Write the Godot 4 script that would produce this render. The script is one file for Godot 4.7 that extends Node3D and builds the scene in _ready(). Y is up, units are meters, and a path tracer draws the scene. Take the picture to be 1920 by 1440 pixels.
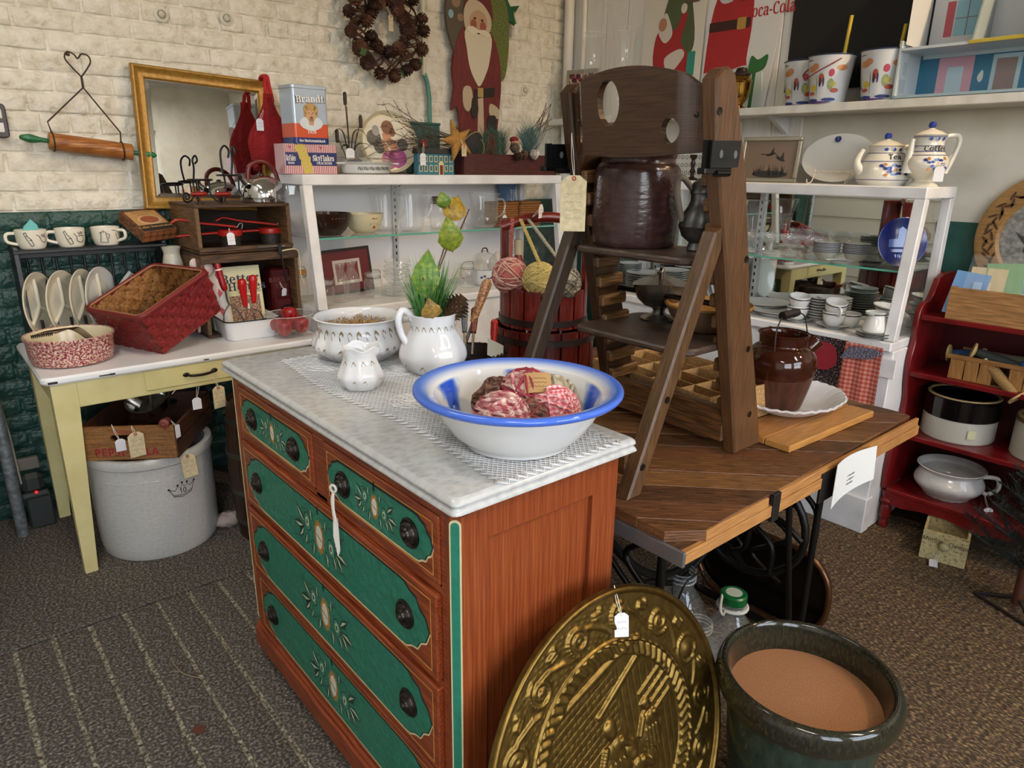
extends Node3D

# ---------------------------------------------------------------- mesh builder
class B:
	var v := PackedVector3Array()
	var n := PackedVector3Array()
	var uv := PackedVector2Array()
	var ix := PackedInt32Array()
	var t := Transform3D()

	func _init(o := Vector3.ZERO):
		t.origin = -o

	func vert(p: Vector3,nn: Vector3,u: Vector2):
		v.append(t * p); n.append((t.basis * nn).normalized()); uv.append(u)

	# flat convex polygon,facing nn
	func poly(p: Array,nn: Vector3):
		var g := Vector3.ZERO
		for i in range(1,p.size() - 1):
			g += (p[i] - p[0]).cross(p[i + 1] - p[0])
		if g.length() < 1e-12:
			return
		var q := p.duplicate()
		if g.dot(nn) < 0:
			q.reverse(); g = -g
		g = g.normalized()
		var ax := Vector3.RIGHT if absf(g.x) < 0.8 else Vector3.BACK
		var e1 := (ax - g * g.dot(ax)).normalized()
		var e2 := g.cross(e1)
		var k := v.size()
		for a in q:
			vert(a,g,Vector2(a.dot(e1),a.dot(e2)))
		for i in range(1,q.size() - 1):
			ix.append_array([k,k + i + 1,k + i])

	# chamfered box: centre,size
	func box(c: Vector3,s: Vector3,ch := 0.0,bs := Basis()):
		var h := s * 0.5
		ch = minf(ch,minf(h.x,minf(h.y,h.z)) * 0.9)
		var keep := t
		t = t * Transform3D(bs,c)
		for a in 3:
			var b := (a + 1) % 3
			var d := (a + 2) % 3
			for sg in [-1.0,1.0]:
				var pts := []
				for q in [[-1,-1],[1,-1],[1,1],[-1,1]]:
					var p := Vector3.ZERO
					p[a] = sg * h[a]; p[b] = q[0] * (h[b] - ch); p[d] = q[1] * (h[d] - ch)
					pts.append(p)
				var nn := Vector3.ZERO
				nn[a] = sg
				poly(pts,nn)
				if ch > 0.0:
					for sb in [-1.0,1.0]:
						var e := []
						for k in [[0,-1],[0,1],[1,1],[1,-1]]:
							var p := Vector3.ZERO
							p[a] = sg * (h[a] - (ch if k[0] == 1 else 0.0))
							p[b] = sb * (h[b] - (0.0 if k[0] == 1 else ch))
							p[d] = k[1] * (h[d] - ch)
							e.append(p)
						var m := Vector3.ZERO
						m[a] = sg; m[b] = sb
						poly(e,m)
		if ch > 0.0:
			for sx in [-1,1]:
				for sy in [-1,1]:
					for sz in [-1,1]:
						var o := Vector3(sx,sy,sz)
						poly([Vector3(sx * h.x,sy * (h.y - ch),sz * (h.z - ch)),Vector3(sx * (h.x - ch),sy * h.y,sz * (h.z - ch)),Vector3(sx * (h.x - ch),sy * (h.y - ch),sz * h.z)],o)
		t = keep

	# box between two corners
	func slab(a: Vector3,b: Vector3,ch := 0.0):
		box((a + b) * 0.5,(b - a).abs(),ch)

	# rows of points (rows[j][i]); outward = d(row) x d(column); wrap joins the last column to the first
	func grid(rows: Array,wrap := false,flip := false):
		var nv := rows.size()
		var nu: int = rows[0].size()
		var acc := []
		for j in nv:
			var z := PackedVector3Array(); z.resize(nu); acc.append(z)
		for j in nv - 1:
			var r0: PackedVector3Array = rows[j]
			var r1: PackedVector3Array = rows[j + 1]
			for i in nu - 1:
				var a := r0[i]; var b := r0[i + 1]; var c := r1[i + 1]; var d := r1[i]
				var g := (c - a).cross(b - d)
				if flip: g = -g
				acc[j][i] += g; acc[j][i + 1] += g; acc[j + 1][i] += g; acc[j + 1][i + 1] += g
		if wrap:
			for j in nv:
				var s: Vector3 = acc[j][0] + acc[j][nu - 1]
				acc[j][0] = s; acc[j][nu - 1] = s
		var k := v.size()
		for j in nv:
			for i in nu:
				var g: Vector3 = acc[j][i]
				vert(rows[j][i],g if g.length() > 1e-14 else Vector3.UP,Vector2(float(i) / (nu - 1),float(j) / (nv - 1)))
		for j in nv - 1:
			for i in nu - 1:
				var a := k + j * nu + i
				if flip:
					ix.append_array([a,a + nu + 1,a + 1,a,a + nu,a + nu + 1])
				else:
					ix.append_array([a,a + 1,a + nu + 1,a,a + nu + 1,a + nu])

	# profile: Vector2(radius,height) from the outside bottom over the rim to the inside; sharp: crease above this angle
	func lathe(prof: Array,seg := 40,at := Vector3.ZERO,mod = null,bs := Basis(),crease := 35.0):
		var pr := []
		for i in prof.size():
			pr.append(prof[i])
			if i > 0 and i < prof.size() - 1:
				var d0: Vector2 = (prof[i] - prof[i - 1]).normalized()
				var d1: Vector2 = (prof[i + 1] - prof[i]).normalized()
				if absf(rad_to_deg(d0.angle_to(d1))) > crease:
					pr.append(prof[i])
		var rows := []
		for p in pr:
			var row := PackedVector3Array()
			for i in seg + 1:
				var a := TAU * (i % seg) / seg
				var r: float = p.x
				var y: float = p.y
				if mod != null:
					var m: Vector2 = mod.call(p.x,p.y,a)
					r = m.x; y = m.y
				row.append(at + bs * Vector3(cos(a) * r,y,sin(a) * r))
			rows.append(row)
		grid(rows,true)

	# tube along a path; r is a number or an array per point
	func tube(path: Array,r,seg := 8,closed := false,flat := 1.0,up := Vector3.ZERO):
		var m := path.size()
		var rows := []
		var last := Vector3.ZERO
		for k in m + (1 if closed else 0):
			var i := k % m
			var prev: Vector3 = path[i - 1] if i > 0 else (path[m - 1] if closed else path[0])
			var nxt: Vector3 = path[i + 1] if i < m - 1 else (path[0] if closed else path[m - 1])
			var tg := (nxt - prev).normalized()
			var nn := last
			if up != Vector3.ZERO:
				nn = up
			elif k == 0:
				nn = Vector3.UP if absf(tg.y) < 0.9 else Vector3.RIGHT
			nn = (nn - tg * tg.dot(nn)).normalized()
			last = nn
			var bb := nn.cross(tg)
			var rr: float = r[i] if r is Array else r
			var row := PackedVector3Array()
			for s in seg + 1:
				var a := TAU * (s % seg) / seg
				row.append(path[i] + nn * cos(a) * rr * flat + bb * sin(a) * rr)
			rows.append(row)
		if not closed:
			for e in [0,rows.size() - 1]:
				var c: Vector3 = path[0] if e == 0 else path[m - 1]
				var row := PackedVector3Array()
				for s in seg + 1:
					row.append(c)
				if e == 0:
					rows.insert(0,rows[0].duplicate()); rows.insert(0,row)
				else:
					rows.append(rows[rows.size() - 1].duplicate()); rows.append(row)
				if e == 0: pass
		grid(rows,true)

	func ball(c: Vector3,r: Vector3,seg := 16,rings := 10,bs := Basis(),warp = null):
		var rows := []
		for j in rings + 1:
			var ph := -PI / 2 + PI * j / rings
			var row := PackedVector3Array()
			for i in seg + 1:
				var a := TAU * (i % seg) / seg
				var d := Vector3(cos(ph) * cos(a),sin(ph),cos(ph) * sin(a))
				var k := 1.0
				if warp != null:
					k = warp.call(d)
				row.append(c + bs * (d * r * k))
			rows.append(row)
		grid(rows,true)

	# extruded outline in the local xy plane of xf,from z0 to z1
	func prism(pts: PackedVector2Array,z0: float,z1: float,xf := Transform3D(),ch := 0.0,smooth := false):
		var p := pts.duplicate()
		if Geometry2D.is_polygon_clockwise(p):
			p.reverse()
		var m := p.size()
		var inn := p.duplicate()
		if ch > 0.0:
			for i in m:
				var a := (p[i] - p[i - 1]).normalized()
				var b := (p[(i + 1) % m] - p[i]).normalized()
				var na := Vector2(-a.y,a.x); var nb := Vector2(-b.y,b.x)
				var bi := (na + nb)
				if bi.length() > 0.01:
					bi = bi.normalized() / maxf(0.5,bi.normalized().dot(na))
				inn[i] = p[i] + bi * ch
		var tr := Geometry2D.triangulate_polygon(inn)
		for side in [[z1,1.0],[z0,-1.0]]:
			var k := v.size()
			for q in inn:
				vert(xf * Vector3(q.x,q.y,side[0]),xf.basis * Vector3(0,0,side[1]),q)
			for i in range(0,tr.size(),3):
				var a := tr[i]; var b := tr[i + 1]; var c := tr[i + 2]
				var ccw: bool = (inn[b] - inn[a]).cross(inn[c] - inn[a]) > 0
				if ccw == (side[1] > 0):
					var w := b; b = c; c = w
				ix.append_array([k + a,k + b,k + c])
		var lev := [[inn,z0],[p,z0 + ch],[p,z1 - ch],[inn,z1]] if ch > 0.0 else [[p,z0],[p,z1]]
		if z1 < z0:
			lev = [[p,z1],[p,z0]]
		var run := 0.0
		for i in m:
			var j := (i + 1) % m
			var e := p[j] - p[i]
			var en := Vector2(e.y,-e.x).normalized()
			var n0 := en
			var n1 := en
			if smooth:
				var a := p[i] - p[i - 1]; var b := p[(j + 1) % m] - p[j]
				n0 = (en + Vector2(a.y,-a.x).normalized()).normalized()
				n1 = (en + Vector2(b.y,-b.x).normalized()).normalized()
			for l in lev.size() - 1:
				var k := v.size()
				var la = lev[l]; var lb = lev[l + 1]
				var tz := 0.0
				if ch > 0.0 and l == 0: tz = -0.9
				if ch > 0.0 and l == 2: tz = 0.9
				vert(xf * Vector3(la[0][i].x,la[0][i].y,la[1]),xf.basis * Vector3(n0.x,n0.y,tz),Vector2(run,la[1]))
				vert(xf * Vector3(la[0][j].x,la[0][j].y,la[1]),xf.basis * Vector3(n1.x,n1.y,tz),Vector2(run + e.length(),la[1]))
				vert(xf * Vector3(lb[0][j].x,lb[0][j].y,lb[1]),xf.basis * Vector3(n1.x,n1.y,tz),Vector2(run + e.length(),lb[1]))
				vert(xf * Vector3(lb[0][i].x,lb[0][i].y,lb[1]),xf.basis * Vector3(n0.x,n0.y,tz),Vector2(run,lb[1]))
				ix.append_array([k,k + 2,k + 1,k,k + 3,k + 2])
			run += e.length()

	# a thin shape laid on a surface: outline points go through f (Vector2 -> Vector3),facing nn (a vector or a function of the point)
	func patch(pts: PackedVector2Array,f: Callable,nn):
		if nn is Callable and pts.size() > 4:        # bent: cut into narrow strips so that it hugs the surface
			var lo := pts[0]; var hi := pts[0]
			for q in pts:
				lo = lo.min(q); hi = hi.max(q)
			for i in 6:
				var xa := lerpf(lo.x,hi.x,i / 6.0); var xb := lerpf(lo.x,hi.x,(i + 1) / 6.0)
				var bits := Geometry2D.intersect_polygons(pts,PackedVector2Array([Vector2(xa,lo.y - 1),Vector2(xb,lo.y - 1),Vector2(xb,hi.y + 1),Vector2(xa,hi.y + 1)]))
				for c in bits:
					_lay(c,f,nn)
			return
		_lay(pts,f,nn)

	func _lay(pts: PackedVector2Array,f: Callable,nn):
		var tr := Geometry2D.triangulate_polygon(pts)
		var k := v.size()
		for q in pts:
			var p: Vector3 = f.call(q)
			vert(p,nn.call(q) if nn is Callable else nn,q)
		for i in range(0,tr.size(),3):
			var a := v[k + tr[i]]; var b := v[k + tr[i + 1]]; var c := v[k + tr[i + 2]]
			if (b - a).cross(c - a).dot(n[k + tr[i]]) > 0:
				ix.append_array([k + tr[i],k + tr[i + 2],k + tr[i + 1]])
			else:
				ix.append_array([k + tr[i],k + tr[i + 1],k + tr[i + 2]])

	# a board with holes,cut into strips along x so that it can bend: f maps (x,y,z) to a place
	func sheet(outer: PackedVector2Array,holes: Array,th: float,f: Callable,strip := 0.01):
		var lo := outer[0]; var hi := outer[0]
		for q in outer:
			lo = lo.min(q); hi = hi.max(q)
		var x := lo.x
		while x < hi.x - 1e-6:
			var x1 := minf(x + strip,hi.x)
			var cut: Array = Geometry2D.intersect_polygons(outer,PackedVector2Array([Vector2(x,lo.y - 1),Vector2(x1,lo.y - 1),Vector2(x1,hi.y + 1),Vector2(x,hi.y + 1)]))
			cut = Array(cut,TYPE_NIL,"",null)
			for h in holes:
				var nx := []
				for c in cut:
					nx.append_array(Geometry2D.clip_polygons(c,h))
				cut = nx
			for c in cut:
				var tr := Geometry2D.triangulate_polygon(c)
				for sd in [[0.0,-1.0],[th,1.0]]:
					var k := v.size()
					for q in c:
						var p0: Vector3 = f.call(Vector3(q.x,q.y,sd[0]))
						var nn = ((f.call(Vector3(q.x + 0.001,q.y,sd[0])) as Vector3) - p0).cross((f.call(Vector3(q.x,q.y + 0.001,sd[0])) as Vector3) - p0) * sd[1]
						vert(p0,nn,q)
					for i in range(0,tr.size(),3):
						var a := tr[i]; var b := tr[i + 1]; var d := tr[i + 2]
						if ((c[b] - c[a]).cross(c[d] - c[a]) > 0) == (sd[1] > 0):
							ix.append_array([k + a,k + d,k + b])
						else:
							ix.append_array([k + a,k + b,k + d])
			x = x1
		for o in [outer] + holes:
			var inner: bool = o != outer
			var q: PackedVector2Array = o
			var cw := Geometry2D.is_polygon_clockwise(q)
			var m := q.size()
			for i in m:
				var a := q[i]; var b := q[(i + 1) % m]
				var steps := maxi(1,int((b - a).length() / strip))
				for s in steps:
					var p := a.lerp(b,float(s) / steps); var r := a.lerp(b,float(s + 1) / steps)
					var e := (r - p)
					var en := Vector2(e.y,-e.x) * (-1.0 if cw else 1.0) * (-1.0 if inner else 1.0)
					var c0: Vector3 = f.call(Vector3(p.x,p.y,0)); var out: Vector3 = (f.call(Vector3(p.x + en.x * 0.1,p.y + en.y * 0.1,0)) as Vector3) - c0
					poly([c0,f.call(Vector3(r.x,r.y,0)),f.call(Vector3(r.x,r.y,th)),f.call(Vector3(p.x,p.y,th))],out)

	# append another mesh's arrays through a function on points
	func add(arr: Array,f: Callable,back := false):
		var vs: PackedVector3Array = arr[Mesh.ARRAY_VERTEX]
		var ns: PackedVector3Array = arr[Mesh.ARRAY_NORMAL]
		var ii: PackedInt32Array = arr[Mesh.ARRAY_INDEX]
		var k := v.size()
		for i in vs.size():
			var p: Vector3 = f.call(vs[i])
			vert(p,(f.call(vs[i] + ns[i] * 0.002) as Vector3) - p,Vector2(vs[i].x,vs[i].y))
		for i in ii:
			ix.append(k + i)

	func mesh() -> ArrayMesh:
		var a := []
		a.resize(Mesh.ARRAY_MAX)
		a[Mesh.ARRAY_VERTEX] = v; a[Mesh.ARRAY_NORMAL] = n; a[Mesh.ARRAY_TEX_UV] = uv; a[Mesh.ARRAY_INDEX] = ix
		var m := ArrayMesh.new()
		m.add_surface_from_arrays(Mesh.PRIMITIVE_TRIANGLES,a)
		return m

# ---------------------------------------------------------------- things and parts
var rng := RandomNumberGenerator.new()
var org := Vector3.ZERO

func b0() -> B:                                  # shapes in the thing's own axes
	return B.new()

func bw() -> B:                                  # shapes given in room coordinates,for the thing made last
	return B.new(org)

func thing(called: String,label: String,cat: String,at := Vector3.ZERO,turn := 0.0,group := "") -> Node3D:
	var o := Node3D.new()
	o.name = called
	add_child(o,true)
	o.position = at; o.rotation.y = turn
	org = at
	tag(o,label,cat,group)
	return o

func tag(o: Node3D,label: String,cat: String,group := ""):
	o.set_meta("label",label); o.set_meta("category",cat)
	if group:
		o.set_meta("group",group)

func part(parent: Node,called: String,b: B,m: Material,label := "") -> MeshInstance3D:
	var o := MeshInstance3D.new()
	o.name = called
	o.mesh = b.mesh()
	o.material_override = m
	parent.add_child(o,true)
	if label:
		o.set_meta("label",label)
	return o

func one(called: String,b: B,m: Material,label: String,cat: String,at := Vector3.ZERO,turn := 0.0,group := "") -> MeshInstance3D:
	var o := part(self,called,b,m)
	o.position = at; o.rotation.y = turn
	tag(o,label,cat,group)
	return o

func struct(called: String,b: B,m: Material) -> MeshInstance3D:
	var o := part(self,called,b,m)
	o.set_meta("kind","structure")
	return o

func copy(o: Node3D,at: Vector3,turn := 0.0,label := "",group := "") -> Node3D:
	var r: Node3D = o.duplicate()
	r.name = o.name
	add_child(r,true)
	r.position = at; r.rotation.y = turn
	if label: r.set_meta("label",label)
	if group: r.set_meta("group",group)
	return r

# ---------------------------------------------------------------- outlines
func V(x: float,y: float) -> Vector2:
	return Vector2(x,y)

func W(x: float,y: float,z: float) -> Vector3:
	return Vector3(x,y,z)

func rrect(w: float,h: float,r: float,seg := 4) -> PackedVector2Array:
	var p := PackedVector2Array()
	for c in [[1,1,0.0],[-1,1,0.5],[-1,-1,1.0],[1,-1,1.5]]:
		for i in seg + 1:
			var a: float = PI * (c[2] + 0.5 * i / seg)
			p.append(Vector2(c[0] * (w / 2 - r) + cos(a) * r,c[1] * (h / 2 - r) + sin(a) * r))
	return p

func ell(rx: float,ry: float,seg := 24,c := Vector2.ZERO,rot := 0.0) -> PackedVector2Array:
	var p := PackedVector2Array()
	for i in seg:
		var a := TAU * i / seg
		p.append(c + Vector2(cos(a) * rx,sin(a) * ry).rotated(rot))
	return p

func shift(p: PackedVector2Array,by: Vector2,k := 1.0,rot := 0.0) -> PackedVector2Array:
	var q := PackedVector2Array()
	for a in p:
		q.append((a * k).rotated(rot) + by)
	return q

func stroke(path: Array,w: float) -> PackedVector2Array:     # a line of that width as an outline
	var l := PackedVector2Array(); var r := PackedVector2Array()
	for i in path.size():
		var a: Vector2 = path[maxi(i - 1,0)]; var b: Vector2 = path[mini(i + 1,path.size() - 1)]
		var nn := (b - a).orthogonal().normalized() * w * 0.5
		l.append(path[i] + nn); r.append(path[i] - nn)
	r.reverse()
	l.append_array(r)
	return l

func curve3(pts: Array,per := 6,closed := false) -> Array:   # Catmull-Rom through the points
	var o := []
	var m := pts.size()
	for i in m if closed else m - 1:
		var p0 = pts[(i - 1 + m) % m] if closed or i > 0 else pts[i]
		var p1 = pts[i]; var p2 = pts[(i + 1) % m]
		var p3 = pts[(i + 2) % m] if closed or i < m - 2 else pts[(i + 1) % m]
		for k in per:
			o.append(p1.cubic_interpolate(p2,p0,p3,float(k) / per))
	if not closed:
		o.append(pts[m - 1])
	return o

func smooth_prof(pts: Array,per := 5) -> Array:
	return curve3(pts,per)

func wall(prof: Array,th: float,per := 5) -> Array:          # outer profile -> closed shell with a rounded rim
	var o := curve3(prof,per) if per > 1 else prof.duplicate()
	var m := o.size()
	var inn := []
	for i in range(m - 1,-1,-1):
		var a: Vector2 = o[maxi(i - 1,0)]; var b: Vector2 = o[mini(i + 1,m - 1)]
		var nn := (b - a).orthogonal().normalized() * th
		var q: Vector2 = o[i] + Vector2(nn.x,nn.y) * (1.0 if (o[i] + nn).x < (o[i] - nn).x else -1.0)
		if q.y > o[0].y + th * 0.9:
			inn.append(Vector2(maxf(q.x,0.0),minf(q.y,o[m - 1].y)))
	var tip: Vector2 = o[m - 1]
	var res := [Vector2(0,o[0].y)]
	res.append_array(o)
	res.append(Vector2(tip.x - th * 0.5,tip.y + th * 0.35))
	res.append_array(inn)
	res.append(Vector2(0,o[0].y + th))
	return res

func face(origin: Vector3,right: Vector3,up: Vector3) -> Transform3D:
	return Transform3D(Basis(right.normalized(),up.normalized(),right.cross(up).normalized()),origin)

# ---------------------------------------------------------------- lettering
func text_arrays(s: String,h: float,font := "Droid Sans",bold := false,italic := false,depth := 0.0006) -> Array:
	var f := SystemFont.new()
	f.font_names = PackedStringArray([font])
	f.font_weight = 700 if bold else 400
	f.font_italic = italic
	var tm := TextMesh.new()
	tm.text = s
	tm.font = f
	tm.font_size = 40
	tm.pixel_size = h / 29.0
	tm.depth = depth
	tm.curve_step = 2.0
	return tm.get_mesh_arrays()

func letters(parent: Node,s: String,h: float,xf: Transform3D,m: Material,font := "Droid Sans",bold := false,italic := false,squeeze := 1.0,called := "lettering") -> MeshInstance3D:
	var b := b0()
	b.add(text_arrays(s,h,font,bold,italic),func(p): return xf * Vector3(p.x * squeeze,p.y,p.z))
	return part(parent,called,b,m)

# ---------------------------------------------------------------- materials
var mats := {}
var noises := {}

func noise_tex(freq: float,cols: Array,kind := 0,size := 256,oct := 4,sd := 1,bump := 0.0) -> NoiseTexture2D:
	var key := "%s" % [[freq,cols,kind,size,oct,sd,bump]]
	if noises.has(key):
		return noises[key]
	var f := FastNoiseLite.new()
	f.seed = sd
	f.frequency = freq
	f.fractal_octaves = oct
	f.noise_type = [FastNoiseLite.TYPE_SIMPLEX_SMOOTH,FastNoiseLite.TYPE_CELLULAR,FastNoiseLite.TYPE_VALUE][kind]
	var x := NoiseTexture2D.new()
	x.width = size; x.height = size
	x.seamless = true
	x.noise = f
	if bump > 0.0:
		x.as_normal_map = true; x.bump_strength = bump
	else:
		var g := Gradient.new()
		var off := PackedFloat32Array(); var cc := PackedColorArray()
		for i in cols.size():
			off.append(cols[i][0]); cc.append(Color(cols[i][1]))
		g.offsets = off; g.colors = cc
		x.color_ramp = g
	noises[key] = x
	return x

func pm(c,rough := 0.5,metal := 0.0,spec := 0.5) -> StandardMaterial3D:
	var key := "p%s" % [[c,rough,metal,spec]]
	if mats.has(key):
		return mats[key]
	var m := StandardMaterial3D.new()
	m.albedo_color = Color(c); m.roughness = rough; m.metallic = metal; m.metallic_specular = spec
	mats[key] = m
	return m

# patterned by noise in the thing's own axes
func nmat(cols: Array,freq: float,rough: float,sc := Vector3.ONE,kind := 0,metal := 0.0,bump := 0.0,bfreq := 0.03,oct := 4,world := false) -> StandardMaterial3D:
	var key := "n%s" % [[cols,freq,rough,sc,kind,metal,bump,bfreq,oct,world]]
	if mats.has(key):
		return mats[key]
	var m := StandardMaterial3D.new()
	if cols.size() == 2:                            # two tones of one colour: a shared grey pattern times the lighter tone
		var ca := Color(cols[0][1]); var cb := Color(cols[1][1])
		if ca.get_luminance() > cb.get_luminance():
			var sw := ca; ca = cb; cb = sw
		var g := snappedf(clampf((ca.r + ca.g + ca.b) / (cb.r + cb.g + cb.b),0.2,0.9),0.1)
		m.albedo_color = cb
		cols = [[cols[0][0],Color(g,g,g).to_html(false)],[cols[1][0],"ffffff"]]
		freq = 0.03 if freq < 0.045 else (0.06 if freq < 0.09 else 0.15)
	m.albedo_texture = noise_tex(freq,cols,kind,256,oct)
	m.roughness = rough; m.metallic = metal
	m.uv1_triplanar = true
	m.uv1_world_triplanar = world
	m.uv1_scale = sc
	if bump > 0.0:
		m.normal_enabled = true
		m.normal_texture = noise_tex(bfreq,[],0,256,5,7,8.0)
		m.normal_scale = bump
	mats[key] = m
	return m

func wood(c1: String,c2: String,axis: int,rough := 0.5,fine := 9.0,bump := 0.15) -> StandardMaterial3D:
	var s := Vector3(fine,fine,fine) * 1.5
	s[axis] = 1.1
	return nmat([[0.1,c1],[0.9,c2]],0.025,rough,s,0,0.0,bump,0.04)

func glass(c := "d5dcda",a := 0.1,rough := 0.0) -> StandardMaterial3D:
	var key := "g%s" % [[c,a,rough]]
	if mats.has(key):
		return mats[key]
	var m := StandardMaterial3D.new()
	m.albedo_color = Color(Color(c),a)
	m.transparency = BaseMaterial3D.TRANSPARENCY_ALPHA
	m.roughness = rough
	m.cull_mode = BaseMaterial3D.CULL_DISABLED
	mats[key] = m
	return m

func _ready():
	rng.seed = 11
	# camera
	var cam := Camera3D.new()
	cam.name = "camera"
	var yaw := deg_to_rad(40.442); var pitch := deg_to_rad(-17.2772); var roll := deg_to_rad(0.7404)
	var fw := Vector3(sin(yaw) * cos(pitch),sin(pitch),-cos(yaw) * cos(pitch))
	var rt := fw.cross(Vector3.UP).normalized()
	var up := rt.cross(fw)
	cam.transform = Transform3D(Basis(rt * cos(roll) + up * sin(roll),up * cos(roll) - rt * sin(roll),-fw),Vector3(0,1.5,0))
	cam.fov = 57.594
	cam.near = 0.05
	add_child(cam)
	cam.current = true
	# sky and exposure
	var we := WorldEnvironment.new()
	we.name = "environment"
	var e := Environment.new()
	e.background_mode = Environment.BG_SKY
	var sk := ProceduralSkyMaterial.new()
	sk.sky_top_color = Color(0.78,0.84,0.93); sk.sky_horizon_color = Color(0.95,0.95,0.94)
	sk.ground_horizon_color = Color(0.6,0.6,0.58); sk.ground_bottom_color = Color(0.35,0.34,0.32)
	sk.sky_energy_multiplier = 4.5; sk.ground_energy_multiplier = 3.0
	e.sky = Sky.new(); e.sky.sky_material = sk
	e.tonemap_mode = Environment.TONE_MAPPER_LINEAR
	e.tonemap_exposure = 0.45
	e.sdfgi_enabled = true; e.ssao_enabled = true; e.ssil_enabled = true
	we.environment = e
	add_child(we)
	# lamps out of view: battens for soft overhead light,warm spots from the right
	batten(W(0.2,3.12,-1.9),PI / 2,0.45,"above the dresser aisle")
	batten(W(-0.9,3.12,0.9),PI / 2,1.15,"behind the camera by the clapboard wall")
	batten(W(2.1,3.12,1.3),PI / 2,0.8,"behind the camera by the right wall")
	spot(W(3.05,2.95,-0.1),W(2.3,1.3,-3.3),5.5,"aimed at the brick wall")
	spot(W(2.9,2.95,0.9),W(1.5,0.4,-0.8),5.0,"aimed at the floor display")
	setting()
	fixtures()
	furniture()
	left_table_goods()
	left_case_goods()
	dresser_goods()
	chair_goods()
	right_case_goods()
	shelf_goods()
	cabinet_goods()
	floor_goods()

func batten(at: Vector3,turn: float,k: float,where: String):  # unseen batten,placed to light the room softly from above
	var o := thing("unseen_ceiling_light","unseen white fluorescent batten lamp under the ceiling " + where,"lamp",at,turn,"unseen fluorescent battens")
	var b := b0(); b.box(W(0,0.03,0),W(1.26,0.06,0.2),0.01)
	part(o,"housing",b,pm("e8e8e4",0.4))
	b = b0()
	for s in [-0.05,0.05]:
		b.tube([W(-0.6,-0.03,s),W(0.6,-0.03,s)],0.014,10)
	var m := StandardMaterial3D.new()
	m.albedo_color = Color(0.95,0.95,0.95)
	m.emission_enabled = true; m.emission = Color(1.0,0.97,0.92); m.emission_energy_multiplier = 4.0 * k
	part(o,"tube_lamp",b,m)
	var l := AreaLight3D.new()
	l.name = "tube_light"
	l.area_size = Vector2(1.2,0.18)
	l.light_color = Color(1.0,0.97,0.93)
	l.light_energy = 9.0 * k
	l.area_range = 12.0
	l.shadow_enabled = true
	l.position = W(0,-0.06,0)
	l.rotation.x = -PI / 2
	o.add_child(l)

func spot(at: Vector3,to: Vector3,k: float,where: String):  # unseen spot,placed right of view for warm light and leftward shadows
	var o := thing("unseen_spot_lamp","unseen black clip-on spot lamp with a warm bulb " + where,"lamp",at,0.0,"unseen warm spot lamps")
	var d := (to - at).normalized()
	var bs := Basis(Quaternion(Vector3.UP,-d))
	var b := b0(); b.lathe([V(0.02,0.08),V(0.035,0.07),V(0.05,0.0),V(0.062,-0.05),V(0.06,-0.05),V(0.046,0.0),V(0.0,0.05)],24,Vector3.ZERO,null,bs)
	b.tube([Vector3.UP * 0.25,-d * 0.07],0.008,8)
	part(o,"shade",b,pm("1c1c1c",0.4))
	b = b0(); b.ball(d * 0.02,Vector3.ONE * 0.032,16,10)
	var m := StandardMaterial3D.new()
	m.albedo_color = Color.WHITE
	m.emission_enabled = true; m.emission = Color(1.0,0.82,0.58); m.emission_energy_multiplier = 10.0
	part(o,"bulb",b,m)
	var l := SpotLight3D.new()
	l.name = "bulb_light"
	l.light_color = Color(1.0,0.84,0.62)
	l.light_energy = k
	l.light_size = 0.035
	l.spot_angle = 42.0; l.spot_angle_attenuation = 0.6
	l.spot_range = 12.0; l.spot_attenuation = 2.0
	l.shadow_enabled = true
	o.add_child(l)
	l.look_at_from_position(at + d * 0.06,to)

func brick(b: B,w: float,h: float,s: int):
	var r := RandomNumberGenerator.new()
	r.seed = s
	# an uneven painted brick face: corners and edges wander a little
	var rows := []
	for j in 5:
		var row := PackedVector3Array()
		for i in 7:
			var x = -w / 2 + w * [0.0,0.03,0.25,0.5,0.75,0.97,1.0][i]
			var y = -h / 2 + h * [0.0,0.09,0.5,0.91,1.0][j]
			var edge: bool = i == 0 or i == 6 or j == 0 or j == 4
			var corner: bool = (i <= 1 or i >= 5) and (j <= 1 or j >= 3)
			row.append(Vector3(x + r.randf_range(-1,1) * 0.0016,y + r.randf_range(-1,1) * 0.0014,-0.006 if edge else r.randf_range(0.0,0.003) - (0.002 if corner else 0.0)))
		rows.append(row)
	b.grid(rows,false,true)

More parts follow.
